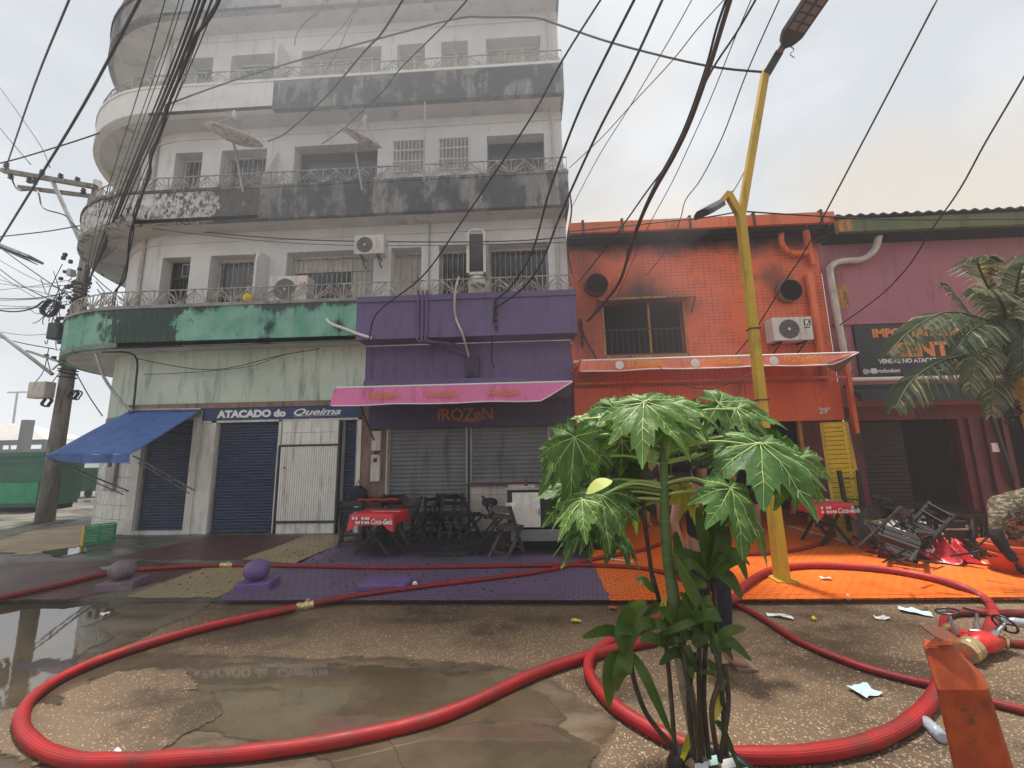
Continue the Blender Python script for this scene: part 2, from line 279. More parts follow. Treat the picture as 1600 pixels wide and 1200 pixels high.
def bollardm():
    g = G('rusty_orange_paint'); p = g.pos(); o = g.xyz()
    c = g.mix(g.step(g.noise(6, p, 6), .35, .65), (.40, .068, .012), (.25, .036, .010)); r = g.math('ADD', g.noise(9, p, 9, .75), g.math('MULTIPLY', g.step(o[2], .93, 1.04), .5))
    c = g.mix(g.step(r, .55, .70), c, (.11, .04, .02)); c = g.mix(g.math('MULTIPLY', g.step(g.noise(40, p, 6, .8), .55, .7), .5), c, (.50, .15, .06)); g.set(c, .6, .1, .35); g.bump(g.noise(25, p, 8, .75), .5, .008); return g.m
MT['bollard'] = bollardm()
def cola():
    g = G('red_printed_tablecloth'); p = g.obj()
    c = g.mix(g.step(g.noise(6, p, 4), .4, .7), (.58, .018, .028), (.46, .015, .03)); g.set(c, .35, 0, .5); g.bump(g.noise(9, p, 5), .4, .01); return g.m
MT['cloth'] = cola()
MT['teal_glass'] = plain('teal_window', (.055, .085, .09), .3); MT['tile_cream'] = paint('cream_tile', (.55, .50, .45), (.48, .44, .40), (.2, .16, .13), .3, 2, .35, .05)
MT['dark_glass'] = plain('dark_glass', (.02, .025, .03), .12)
MT['curtain'] = paint('pale_curtain', (.50, .46, .36), (.40, .37, .30), (.2, .18, .15), .3, 3, .8, .2)
MT['louvre'] = paint('pale_shutter_boards', (.58, .56, .52), (.48, .46, .42), (.2, .18, .16), .3, 3, .7, .1)
MT['sign_dark'] = paint('charcoal_sign_board', (.028, .034, .042), (.035, .042, .05), (.05, .05, .05), .2, 1.2, .55, .03)
MT['ochre_trim'] = paint('ochre_window_frame', (.50, .26, .07), (.35, .18, .06), (.05, .03, .02), .5, 5, .6, .1)
MT['green_fascia'] = paint('olive_green_fascia', (.12, .15, .06), (.10, .13, .055), (.05, .05, .03), .4, 1.5, .7, .1)
MT['roof_sheet'] = paint('fibre_cement_sheet', (.07, .07, .07), (.05, .05, .05), (.02, .02, .02), .4, 2, .9, .2)
MT['pvc'] = paint('greyish_white_pipe', (.60, .57, .53), (.5, .47, .43), (.2, .17, .14), .35, 4, .5, .05)
MT['bottle'] = plain('clear_bottle', (.62, .72, .80), .12, 0, .6, **{'Transmission Weight': .6})
MT['dish'] = paint('rusty_white_dish', (.74, .72, .70), (.66, .62, .59), (.26, .13, .09), .6, 4, .6, .1, streak=False)
MT['grey_paint'] = paint('grey_stone_paint', (.20, .15, .18), (.15, .11, .14), (.08, .06, .07), .45, 6, .6, .3, streak=False)
MT['violet'] = paint('violet_stone_paint', (.16, .10, .27), (.13, .085, .22), (.08, .05, .14), .35, 5, .5, .2, streak=False)
# ------------------------------------------------------------------ objects
def thing(name, label, cat, loc=(0, 0, 0), rz=0, group=None, scale=None):
    o = bpy.data.objects.new(name, None); COL.objects.link(o); o.empty_display_size = .2
    o.location = loc; o.rotation_euler = (0, 0, rz); o['label'] = label; o['category'] = cat
    if group: o['group'] = group
    o['_w'] = list(loc)
    return o
def tag(o, label, cat, group=None):
    o['label'] = label; o['category'] = cat
    if group: o['group'] = group
    return o
class MB:
    def __init__(s): s.v = []; s.f = []; s.mi = []; s.cur = 0
    def add(s, vs, fs):
        n = len(s.v); s.v += [tuple(x) for x in vs]; s.f += [tuple(i+n for i in q) for q in fs]; s.mi += [s.cur]*len(fs); return s
    def box(s, x0, x1, y0, y1, z0, z1):
        return s.add([(x0, y0, z0), (x1, y0, z0), (x1, y1, z0), (x0, y1, z0), (x0, y0, z1), (x1, y0, z1), (x1, y1, z1), (x0, y1, z1)],
                     [(0, 3, 2, 1), (4, 5, 6, 7), (0, 1, 5, 4), (1, 2, 6, 5), (2, 3, 7, 6), (3, 0, 4, 7)])
    def bar(s, a, b, wd, th, up=(0, 0, 1)):
        a = Vector(a); b = Vector(b); d = (b-a).normalized(); u = Vector(up)
        if abs(d.dot(u)) > .98: u = Vector((0, 1, 0))
        x = d.cross(u).normalized()*wd/2; y = x.cross(d).normalized()*th/2
        return s.add([a-x-y, a+x-y, a+x+y, a-x+y, b-x-y, b+x-y, b+x+y, b-x+y], [(0, 3, 2, 1), (4, 5, 6, 7), (0, 1, 5, 4), (1, 2, 6, 5), (2, 3, 7, 6), (3, 0, 4, 7)])
    def quad(s, *p): return s.add(p, [tuple(range(len(p)))])
    def tube(s, pts, rad, n=8, caps=True, ribs=0):
        pts = [Vector(p) for p in pts]; N = len(pts); rad = rad if isinstance(rad, (list, tuple)) else [rad]*N
        t = (pts[1]-pts[0]).normalized(); u = t.orthogonal().normalized()
        vs = []
        for i, p in enumerate(pts):
            t2 = (pts[min(i+1, N-1)]-pts[max(i-1, 0)]).normalized(); u = (u-t2*u.dot(t2)).normalized(); w_ = t2.cross(u)
            for k in range(n):
                a = 2*math.pi*k/n; r = rad[i]*(1-(.12 if ribs and k % 2 else 0)); vs.append(p+(u*math.cos(a)+w_*math.sin(a))*r)
        fs = [(i*n+k, i*n+(k+1) % n, (i+1)*n+(k+1) % n, (i+1)*n+k) for i in range(N-1) for k in range(n)]
        if ribs:
            s.add(vs, []); b0 = len(s.v)-len(vs)
            for q, f in enumerate(fs): s.f.append(tuple(i+b0 for i in f)); s.mi.append(1 if (q % n) % 2 else 0)
            return s
        if caps: fs += [tuple(range(n-1, -1, -1)), tuple((N-1)*n+k for k in range(n))]
        return s.add(vs, fs)
    def cyl(s, a, b, r, r2=None, n=16): return s.tube([a, b], [r, r if r2 is None else r2], n)
    def lathe(s, prof, c, n=20, axis='Z'):
        c = Vector(c); vs = []; N = len(prof)
        for r, h in prof:
            for k in range(n):
                a = 2*math.pi*k/n; p = (r*math.cos(a), r*math.sin(a), h) if axis == 'Z' else (r*math.cos(a), h, r*math.sin(a)); vs.append(c+Vector(p))
        fs = [(i*n+k, i*n+(k+1) % n, (i+1)*n+(k+1) % n, (i+1)*n+k) for i in range(N-1) for k in range(n)]
        return s.add(vs, fs+[tuple(range(n-1, -1, -1)), tuple((N-1)*n+k for k in range(n))])
    def build(s, name, mat, parent=None, smooth=False, kind=None, center=None, label=None):
        me = bpy.data.meshes.new(name); o = bpy.data.objects.new(name, me); COL.objects.link(o)
        vs = s.v
        if parent is None:
            if center is None:
                xs = [v[0] for v in vs]; ys = [v[1] for v in vs]; zs = [v[2] for v in vs]; center = ((min(xs)+max(xs))/2, (min(ys)+max(ys))/2, min(zs))
            off = center; o.location = off
        else:
            off = parent.get('_w', (0, 0, 0)); o.parent = parent
        o['_w'] = list(off)
        me.from_pydata([(v[0]-off[0], v[1]-off[1], v[2]-off[2]) for v in vs], [], s.f)
        for k in (mat if isinstance(mat, (list, tuple)) else [mat]): me.materials.append(MT[k] if isinstance(k, str) else k)
        if any(s.mi): me.polygons.foreach_set('material_index', s.mi)
        if smooth: me.polygons.foreach_set('use_smooth', [True]*len(me.polygons))
        me.validate(); me.update()
        if kind: o['kind'] = kind
        if label: o['label'] = label
        return o
def struct(mb, name, mat, **k): return mb.build(name, mat, kind='structure', **k)
def dup(root, loc, rz=0, rx=0, ry=0, scale=None):
    def cp(o, par):
        c = o.copy(); COL.objects.link(c); c.parent = par
        for ch in [q for q in o.children]: cp(ch, c)
        return c
    r = cp(root, None); r.location = loc; r.rotation_euler = (rx, ry, rz)
    if scale: r.scale = scale
    return r
def bev(o, wd=.01, seg=2):
    b = o.modifiers.new('bevel', 'BEVEL'); b.width = wd; b.segments = seg; b.limit_method = 'ANGLE'; return o
def text(s, size, mat, parent, loc, ext=.004, shear=0, rot=(R(90), 0, 0), sx=1, name='lettering', align='LEFT', weight=0, bend=None):
    cu = bpy.data.curves.new(name, 'FONT'); cu.body = s; cu.size = size; cu.extrude = ext; cu.shear = shear; cu.align_x = align; cu.offset = weight; cu.resolution_u = 3
    t = bpy.data.objects.new(name, cu); COL.objects.link(t); bpy.context.view_layer.update()
    me = bpy.data.meshes.new_from_object(t.evaluated_get(bpy.context.evaluated_depsgraph_get())); bpy.data.objects.remove(t); bpy.data.curves.remove(cu)
    me.materials.clear(); me.materials.append(MT[mat]); o = bpy.data.objects.new(name, me); COL.objects.link(o)
    if parent:
        o.parent = parent; w_ = parent.get('_w', (0, 0, 0)); loc = Vector(loc)-Vector(w_)
    o.location = loc; o.rotation_euler = rot; o.scale = (sx, 1, 1); return o
def fit(s, x0, x1, z, Y, size, mat, parent, **k):
    t = text(s, size, mat, parent, (x0, Y, z), **k); xs = [v.co.x for v in t.data.vertices]; f = (x1-x0)/(max(xs)-min(xs)); t.scale = (f, 1, 1); t.location.x -= min(xs)*f; return t
def spline(pts, n=8):
    P = [Vector(p) for p in pts]; o = []
    for i in range(len(P)-1):
        a = P[max(i-1, 0)]; b = P[i]; c = P[i+1]; d = P[min(i+2, len(P)-1)]
        for k in range(n):
            t = k/n; o.append(.5*((2*b)+(c-a)*t+(2*a-5*b+4*c-d)*t*t+(3*b-a-3*c+d)*t**3))
    return o+[P[-1]]
def rough_poly(pts, amp, it=4, seed=1):
    r = random.Random(seed); P = [Vector(p) for p in pts]
    for k in range(it):
        Q = []
        for i, a in enumerate(P):
            b = P[(i+1) % len(P)]; d = (b-a); n = Vector((-d.y, d.x, 0)); Q += [a, (a+b)/2+n*r.uniform(-amp, amp)]
        P = Q
    return P
SHM = {}
def faded(mat, soft):
    key = (mat, soft)
    if key in SHM: return SHM[key]
    m_ = MT[mat].copy(); m_.name = mat+'_patch'; t = m_.node_tree; L = t.links; o = t.nodes['Material Output']; src = o.inputs[0].links[0].from_socket
    at_ = t.nodes.new('ShaderNodeAttribute'); at_.attribute_name = 'fade'; ge = t.nodes.new('ShaderNodeNewGeometry'); n_ = t.nodes.new('ShaderNodeTexNoise'); n_.inputs['Scale'].default_value = 5; n_.inputs['Detail'].default_value = 8; n_.inputs['Roughness'].default_value = .7; L.new(ge.outputs['Position'], n_.inputs['Vector'])
    ad = t.nodes.new('ShaderNodeMath'); ad.operation = 'MULTIPLY_ADD'; L.new(n_.outputs[0], ad.inputs[0]); ad.inputs[1].default_value = 1.6; L.new(at_.outputs['Fac'], ad.inputs[2])
    mr = t.nodes.new('ShaderNodeMapRange'); mr.interpolation_type = 'SMOOTHSTEP'; L.new(ad.outputs[0], mr.inputs[0]); mr.inputs[1].default_value = 1.05-soft; mr.inputs[2].default_value = 1.05+soft
    tr = t.nodes.new('ShaderNodeBsdfTransparent'); mx_ = t.nodes.new('ShaderNodeMixShader'); L.new(mr.outputs[0], mx_.inputs[0]); L.new(tr.outputs[0], mx_.inputs[1]); L.new(src, mx_.inputs[2]); L.new(mx_.outputs[0], o.inputs[0]); SHM[key] = m_; return m_
def sheet(pts, z, name, mat, amp=.12, it=4, seed=1, wdt=.09, soft=.06, **kw):
    P = [Vector((p.x, p.y, 0)) for p in pts]; rs = random.Random(seed); go = True
    while go and amp:
        go = False; Q = []
        for i, a in enumerate(P):
            b = P[(i+1) % len(P)]; Q.append(a)
            if (b-a).length > 3*wdt+.12 and len(P) < 300: d = b-a; Q.append((a+b)/2+Vector((-d.y, d.x, 0))*rs.uniform(-amp, amp)); go = True
        P = Q
    P = [Vector((p.x, p.y, z)) for p in P]
    ar = sum(P[i].x*P[(i+1) % len(P)].y-P[(i+1) % len(P)].x*P[i].y for i in range(len(P)))
    if ar < 0: P = P[::-1]
    n = len(P); Q = []
    for i in range(n):
        d = (P[(i+1) % n]-P[i-1]); d = d.normalized() if d.length > 1e-6 else Vector((1, 0, 0)); nn = Vector((d.y, -d.x, 0)); Q.append((P[i], P[i]+nn*wdt*1.4))
    bm = bmesh.new(); fl = bm.verts.layers.float.new('fade'); vi = []; vo = []
    for a, b in Q:
        v = bm.verts.new(a); v[fl] = 1; vi.append(v); v = bm.verts.new(b+Vector((0, 0, -.0004-.001*rs.random()))); v[fl] = 0; vo.append(v)
    if amp or wdt:
        cv, ce, cf, _a, _b, _c = delaunay_2d_cdt([Vector((a.x, a.y)) for a, b in Q], [], [list(range(n))], 1, 1e-5)
        nv = [bm.verts.new((q.x, q.y, z)) for q in cv]
        for v in nv: v[fl] = 1
        for f in cf:
            try: bm.faces.new([nv[k_] for k_ in f])
            except ValueError: pass
        for i in range(n): bm.faces.new((vi[i], vo[i], vo[(i+1) % n], vi[(i+1) % n]))
    me = bpy.data.meshes.new(name); bm.to_mesh(me); bm.free(); me.materials.append(faded(mat, soft))
    o = bpy.data.objects.new(name, me); COL.objects.link(o); o['kind'] = kw.get('kind', 'structure'); return o
# ================================================================== GROUND
PZ = .06
KY = 4.93
struct(MB().box(-75, 75, -60, 90, -.3, 0), 'street', 'street')
mb = MB(); mb.box(-75, -9.2, KY+.35, 60, -.05, PZ-.012); mb.box(-9.2, 40, KY, 11.0, -.05, PZ); struct(mb, 'pavement', 'pavement')
k = []
G0 = lambda *a: [gd(x, y, PZ) for x, y in a]
sheet([Vector((-.0, 0, 0))+v for v in [gd(345, 937.5, PZ), gd(375, 916, PZ), gd(430, 893, PZ), gd(560, 838, PZ), Vector((-3.4, 8.3, 0)), Vector((.92, 8.3, 0)), gd(925, 880, PZ), gd(952, 937.5, PZ)]], PZ+.005, 'painted_paving_purple', 'p_purple', .0, wdt=.012, soft=.15)
sheet([gd(952, 937.5, PZ), gd(925, 880, PZ), Vector((.95, 8.3, 0)), Vector((.95, 10.5, 0)), Vector((6.6, 10.5, 0)), Vector((6.6, 8.3, 0)), Vector((14, 8.3, 0)), Vector((14, 4.94, 0))], PZ+.003, 'painted_paving_orange', 'p_orange', .0, wdt=.012, soft=.15)
sheet(G0((180, 872), (330, 838), (470, 838), (375, 873)), PZ+.002, 'painted_paving_maroon', 'p_maroon', .03, 2, wdt=.06)
sheet(G0((0, 934), (0, 882), (150, 878), (335, 886), (225, 914), (110, 934)), PZ+.003, 'painted_paving_dark_red', 'p_maroon', .03, 2, wdt=.06)
sheet(G0((205, 931), (320, 889), (425, 889), (372, 912), (340, 931)), PZ+.004, 'painted_paving_ochre', 'p_ochre', .03, 2, wdt=.06)
sheet(G0((385, 873), (480, 838), (552, 838), (470, 880)), PZ+.005, 'painted_paving_yellow', 'p_ochre', .03, 2, wdt=.06)
sheet([gd(0, 852, PZ), gd(60, 830, PZ), gd(130, 822, PZ), gd(185, 832, PZ), gd(120, 850, PZ), gd(60, 862, PZ)], PZ+.006, 'sand', 'sand', .03, 2, wdt=.25, soft=.15)
# curb face strip
mb = MB()
x = -16.0
while x < 12:
    L = rnd.uniform(.8, 1.2); cname = 'p'
    x += L
mb.box(-9.2, 12, KY-.05, KY-.003, 0, PZ-.006); struct(mb, 'kerb', 'pavement'); MB().box(-3.86, -.27+.8, KY-.056, KY-.0505, 0, PZ+.003).build('kerb_paint', 'p_purple', kind='structure') if False else None
for a_, b_, mt_ in ((-3.84, .88, 'p_purple'), (.88, 14, 'p_orange')): struct(MB().box(a_, b_, KY-.055, KY+.03, .004, PZ+.007), 'kerb_paint', mt_)
# street: smoother muddy part on the left, then puddles
sheet([gd(-900, 941, 0), gd(322, 941, 0), gd(250, 975, 0), gd(112, 1034, 0), gd(600, 1040, 0), gd(820, 1060, 0), gd(930, 1130, 0), gd(860, 1230, 0), gd(200, 1330, 0), gd(-700, 1330, 0)], .004, 'muddy_road_patch', 'mud', .02, 3, wdt=.12, soft=.25)
def puddle(px, seed, amp=.14, z=.008):
    amp = min(amp, .07)
    o = sheet([gd(x, y, 0) for x, y in px], z, 'puddle_water', 'water', amp, 2, seed, wdt=.07, soft=.12); return o
puddle([(-500, 970), (20, 947), (150, 943), (172, 962), (120, 980), (165, 1000), (125, 1015), (95, 1040), (120, 1075), (60, 1110), (-40, 1125), (-700, 1150)], 3, .12)
puddle([(260, 1052), (420, 1044), (600, 1052), (740, 1072), (830, 1090), (870, 1125), (800, 1150), (640, 1190), (560, 1200), (430, 1150), (330, 1130), (305, 1100), (350, 1085), (470, 1080), (420, 1068), (280, 1066)], 5, .10)
puddle([(620, 1160), (760, 1140), (860, 1150), (920, 1175), (900, 1210), (700, 1230)], 8, .12, .011)
puddle([(60, 1100), (120, 1092), (180, 1100), (170, 1112), (100, 1118)], 9, .14, .011)
puddle([(165, 893), (215, 885), (250, 890), (200, 900)], 14, .2, PZ+.012)
puddle([(70, 868), (110, 862), (130, 868), (95, 876)], 15, .2, PZ+.012)
def isl(px, seed, amp=.085): return sheet([gd(x, y, 0) for x, y in px], .014, 'bare_aggregate_patch', 'street', amp, 2, seed, wdt=.13, soft=.10)
isl([(130, 1080), (165, 1066), (255, 1063), (280, 1080), (215, 1092), (140, 1092)], 21)
isl([(45, 1150), (60, 1125), (160, 1105), (300, 1105), (315, 1120), (250, 1160), (120, 1175)], 22)
isl([(-60, 1150), (0, 1125), (35, 1122), (30, 1160), (-40, 1180)], 23)
# ================================================================== APARTMENT BUILDING
WY = 8.3; SY = 7.78; LX = -3.65; RX = .95
bld = thing('apartment_building', 'tall weathered white apartment block with curved corner balconies above blue and grey shop shutters', 'building', (-5, 10, 0))
WC = Vector((-8.5, 11.2, 0)); WR = 2.9; SCN = Vector((-9, 11.63, 0)); SR = 3.85
wallarc = [(WC.x-WR*math.sin(a), WC.y-WR*math.cos(a)) for a in [R(90)*i/14 for i in range(15)]]
slabarc = [(SCN.x-SR*math.sin(a), SCN.y-SR*math.cos(a)) for a in [R(90)*i/18 for i in range(19)]]
SB = [4.08, 6.99, 9.80, 12.67, 15.5, 18.3]; PT = [5.0, 7.80, 10.61, 13.48, 16.3, 18.8]
WT_ = [6.42, 9.23, 12.0, 14.85, 17.7]
OX = [(-8.73, -8.02), (-7.53, -6.36), (-5.65, -3.55), (-3.14, -2.42), (-2.01, -1.32), (-.86, .52)]
def holed(mb, x0, x1, z0, z1, Y, holes, d=.35):
    xs = sorted({x0, x1, *[h[0] for h in holes], *[h[1] for h in holes]}); 
    for i in range(len(xs)-1):
        a, b = xs[i], xs[i+1]; mid = (a+b)/2; hs = sorted([(h[2], h[3]) for h in holes if h[0] < mid < h[1]]); z = z0
        for p, q in hs+[(z1, z1)]:
            if p > z+1e-6: mb.quad((a, Y, z), (b, Y, z), (b, Y, p), (a, Y, p))
            z = q
    for a, b, p, q in holes:
        mb.quad((a, Y, p), (a, Y, q), (a, Y+d, q), (a, Y+d, p)); mb.quad((b, Y, p), (b, Y+d, p), (b, Y+d, q), (b, Y, q))
        mb.quad((a, Y, q), (b, Y, q), (b, Y+d, q), (a, Y+d, q)); mb.quad((a, Y, p), (a, Y+d, p), (b, Y+d, p), (b, Y, p))
def arcwall(mb, pts, z0, z1, back=17, off=0):
    P = pts+[(pts[-1][0], back)]
    for i in range(len(P)-1): mb.quad((*P[i], z0), (*P[i], z1), (*P[i+1], z1), (*P[i+1], z0))
# upper walls
mb = MB(); holes = []
for li in range(5):
    fl = SB[li]+.12
    for ci, (a, b) in enumerate(OX):
        zb = fl if not (ci in (3, 4) and li in (1,)) else 8.38
        holes.append((a, b, zb, WT_[li]))
mb = MB()
X0 = -8.78
holed(mb, X0, RX, 4.08, 18.8, WY, holes)
arc_up = [(x, y) for x, y in wallarc if x < X0-.02]; arc_up = [(X0, WY)]+arc_up
arcwall(mb, arc_up, 4.08, 18.8)
mb.quad((RX, WY, 4.0), (RX, 17, 4.0), (RX, 17, 18.8), (RX, WY, 18.8)); mb.quad((RX, 17, 0), (-11.4, 17, 0), (-11.4, 17, 18.8), (RX, 17, 18.8))
mb.build('upper_wall', 'white', bld)
# slabs, parapets
def path_strip(mb, P, z0, z1, th):
    # outer face, inner face, top cap, bottom
    n = len(P); N = []
    for i in range(n):
        a = Vector(P[max(i-1, 0)]); b = Vector(P[min(i+1, n-1)]); d = (b-a).normalized(); N.append(Vector((d.y, -d.x)))
    for i in range(n-1):
        o0, o1 = Vector(P[i]), Vector(P[i+1]); i0, i1 = o0-N[i]*th, o1-N[i+1]*th
        mb.quad((*o0, z0), (*o1, z0), (*o1, z1), (*o0, z1)); mb.quad((*i0, z0), (*i0, z1), (*i1, z1), (*i1, z0))
        mb.quad((*o0, z1), (*o1, z1), (*i1, z1), (*i0, z1)); mb.quad((*o0, z0), (*i0, z0), (*i1, z0), (*o1, z0))
    for q, nn in ((P[0], N[0]), (P[-1], N[-1])):
        o = Vector(q); i_ = o-nn*th; mb.quad((*o, z0), (*i_, z0), (*i_, z1), (*o, z1))
fullL = [(-12.85, 16.5)]+[slabarc[i] for i in range(18, -1, -1)]
splits = [(-3.65, 'par_green', 'purple'), (-6.05, 'par_white', 'par_dark'), (-5.93, 'par_clean', 'par_dark'), (-5.9, 'par_grey', 'par_grey'), (-5.9, 'par_grey', 'par_grey'), (-5.9, 'par_grey', 'par_grey')]
for li in range(6):
    z0, z1 = SB[li], PT[li]; sx_, ma_, mb_ = splits[li]
    bm = bmesh.new(); ring = fullL+[(RX+.02, SY), (RX+.02, WY+.02)]+[(X0, WY+.02)]+[(x, y) for x, y in arc_up[1:]]+[(-11.38, 16.5)]
    if li == 0: ring = fullL+[(LX, SY), (LX, WY+.02)]+[(X0, WY+.02)]+[(x, y) for x, y in arc_up[1:]]+[(-11.38, 16.5)]
    f = bm.faces.new([bm.verts.new((x, y, z0+.004)) for x, y in ring]); bmesh.ops.triangulate(bm, faces=[f])
    ex = bmesh.ops.extrude_face_region(bm, geom=bm.faces[:]); bmesh.ops.translate(bm, verts=[v for v in ex['geom'] if isinstance(v, bmesh.types.BMVert)], vec=(0, 0, .10))
    s = MB(); s.v = [tuple(v.co) for v in bm.verts]; bm.verts.index_update(); s.f = [tuple(v.index for v in q.verts) for q in bm.faces]; s.mi = [0]*len(s.f); bm.free()
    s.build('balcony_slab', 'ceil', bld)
    if li == 0: MB().box(LX+.002, RX+.06, SY+.004, WY+.02, z0+.004, z0+.10).build('balcony_slab', 'purple', bld)
    a = MB(); path_strip(a, fullL+[(sx_, SY)], z0, z1, .12); a.build('parapet', ma_, bld)
    b = MB(); path_strip(b, [(sx_+.001, SY-(.004 if li else .02)), (RX+(.08 if li == 0 else .04), SY-(.004 if li else .02))], z0-.002, z1+.002, .12); b.build('parapet', mb_, bld)
    if li == 0:  # coping lips
        MB().box(LX+.001, RX+.1, SY-.05, SY+.12, z1-.11, z1+.012).build('coping', 'purple', bld)
        MB().box(RX+.0, RX+.085, SY+.1, WY, z0, z1).build('parapet', 'purple', bld)
    c = MB(); path_strip(c, [(x-(.02 if x < -9 else 0), y-.02) for x, y in fullL]+[((sx_-.01) if li == 0 else RX+.05, SY-.03)], z1-.05, z1+.015, .16); c.build('coping', ['par_grey', 'par_dark', 'par_clean', 'par_grey', 'par_grey', 'par_grey'][li], bld)
    if li: MB().box(RX-.02, RX+.045, SY+.1, WY+.3, z0, z1).build('parapet', 'par_dark', bld)
# railings: one shared panel mesh, star pattern
def rail_panel(L, H):
    s = MB(); r = .008
    def b(a, c, w_=.011): s.bar((a[0], 0, a[1]), (c[0], 0, c[1]), w_, w_, (0, 1, 0))
    b((0, H), (L, H), .022); b((0, .03), (L, .03), .012); b((0, 0), (0, H), .018); b((L/2, 0), (L/2, H), .01)
    for cx, sgn in ((0, 1), (L, -1)):
        for k_ in range(5):
            t = k_/4; b((cx, .03), (cx+sgn*L*.5*min(1, t*2) if t < .5 else cx+sgn*L*.5, H if t < .5 else .03+(H-.03)*(1-(t-.5)*2)*.98+.0))
    for cx in (L/2,):
        for k_ in (-2, -1, 1, 2): b((cx, H), (cx+k_*L*.2, .03), .009)
    q = .07
    for dx in (-q, 0, q): b((L/4-q+dx*.5, H*.5+dx*.5-.02), (L/4+q+dx*.5, H*.5+dx*.5+.06), .007); b((3*L/4-q+dx*.5, H*.5-dx*.5+.06), (3*L/4+q+dx*.5, H*.5-dx*.5-.02), .007)
    return s
PL = .62
pm = None; RH = .36
for li in range(5):
    z1 = PT[li]+.015
    plc = []
    x = RX+.02
    while x-PL > -9.0: plc.append((x-PL, SY+.05, 0)); x -= PL
    plc.append((x-PL, SY+.05, 0))
    nA = 9; rr_ = SR-.05
    prev = None
    for i in range(nA):
        a0, a1 = R(4+86*i/nA), R(4+86*(i+1)/nA); p0 = Vector((SCN.x-rr_*math.sin(a0), SCN.y-rr_*math.cos(a0))); p1 = Vector((SCN.x-rr_*math.sin(a1), SCN.y-rr_*math.cos(a1)))
        d = p0-p1; plc.append((p1.x, p1.y, math.atan2(d.y, d.x)))
    for i in range(5): plc.append((SCN.x-rr_, SCN.y+PL*(i+1), -math.pi/2))
    for j, (x, y, rz) in enumerate(plc):
        if pm is None: 
            o = rail_panel(PL, RH).build('railing_panel', 'rail', bld); pm = o.data
            # local mesh: undo the offset
            w0 = bld['_w']
            for v in pm.vertices: v.co += Vector(w0)
        else: o = bpy.data.objects.new('railing_panel', pm); COL.objects.link(o); o.parent = bld
        o.location = Vector((x, y, z1))-Vector(bld['_w']); o.rotation_euler = (0, 0, rz)
# openings
def grille(mb, a, b, z0, z1, Y, step=.12, rails=1):
    n = max(2, int((b-a)/step))
    for i in range(n+1): x = a+(b-a)*i/n; mb.box(x-.007, x+.007, Y-.007, Y+.007, z0, z1)
    for z in [z0+.02, z1-.02]+[z0+(z1-z0)*k_/(rails+1) for k_ in range(1, rails+1)]: mb.box(a, b, Y-.012, Y+.012, z-.012, z+.012)
for li in range(5):
    for ci, (a, b) in enumerate(OX):
        zb = SB[li]+.12 if not (ci in (3, 4) and li == 1) else 8.38
        zt = WT_[li]; Y = WY+.30
        style = [['door', 'grille', 'mixed', 'louvre', 'grille', 'grille'], ['grille', 'grille', 'open', 'wgrille', 'wgrille', 'open'], ['teal', 'teal', 'curtain', 'curtain', 'curtain', 'curtain'], ['curtain']*6, ['curtain']*6][li][ci]
        win = MB(); 
        for q in ((a, a+.04), (b-.04, b)): win.box(q[0], q[1], Y-.03, Y+.03, zb, zt)
        win.box(a+.04, b-.04, Y-.03, Y+.03, zt-.04, zt-.001)
        wm = {'open': 'dark_metal', 'door': 'dark_metal'}.get(style, 'white')
        wo = win.build('window', wm, bld)
        pane = MB(); pane.box(a+.04, b-.04, Y+.01, Y+.028, zb, zt-.04)
        pane.build('pane', {'door': 'dark_metal', 'grille': 'dark_glass', 'mixed': 'dark_glass', 'louvre': 'louvre', 'wgrille': 'curtain', 'open': 'dark_glass', 'teal': 'teal_glass' if 'teal_glass' in MT else 'dark_glass', 'curtain': 'curtain'}[style], wo)
        gr = MB()
        if style in ('grille', 'louvre'): grille(gr, a+.02, b-.02, zb+.02, zt-.05, Y-.06, .115, 1); gr.build('grille', 'rail', wo)
        elif style == 'door':
            grille(gr, a+.3, b-.05, zt-.4, zt-.05, Y-.06, .1, 0); gr.build('grille', 'rail', wo)
            s = MB(); s.box(a+.04, a+.06, Y-.04, Y, zb, zt-.05); s.box(a+.04, b-.04, Y-.05, Y-.01, zt-.45, zt-.41)
            for k_ in range(6): s.box(a+.14+k_*.09, a+.16+k_*.09, Y-.035, Y+.005, zb, zt-.5)
            s.build('door_leaf', 'dark_metal', wo)
        elif style == 'mixed':
            grille(gr, a+.02, b-.02, zb+.02, zt-.05, Y-.06, .12, 1); gr.build('grille', 'rail', wo)
            s = MB(); s.box(a+.05, b-.05, Y-.02, Y+.005, zt-.40, zt-.06); s.build('transom', 'louvre', wo)
            s = MB(); s.box(b-.62, b-.05, Y-.02, Y+.005, zb, zt-.42); s.build('side_panel', 'louvre', wo)
        elif style == 'wgrille':
            grille(gr, a-.02, b+.02, zb-.03, zt+.0, WY-.03, .085, 2); gr.build('grille', 'white', wo)
        elif style == 'curtain':
            n = max(2, int((b-a)/.35))
            for i in range(1, n): x = a+(b-a)*i/n; gr.box(x-.02, x+.02, Y-.03, Y+.008, zb, zt-.04)
            gr.build('mullion', 'white', wo)
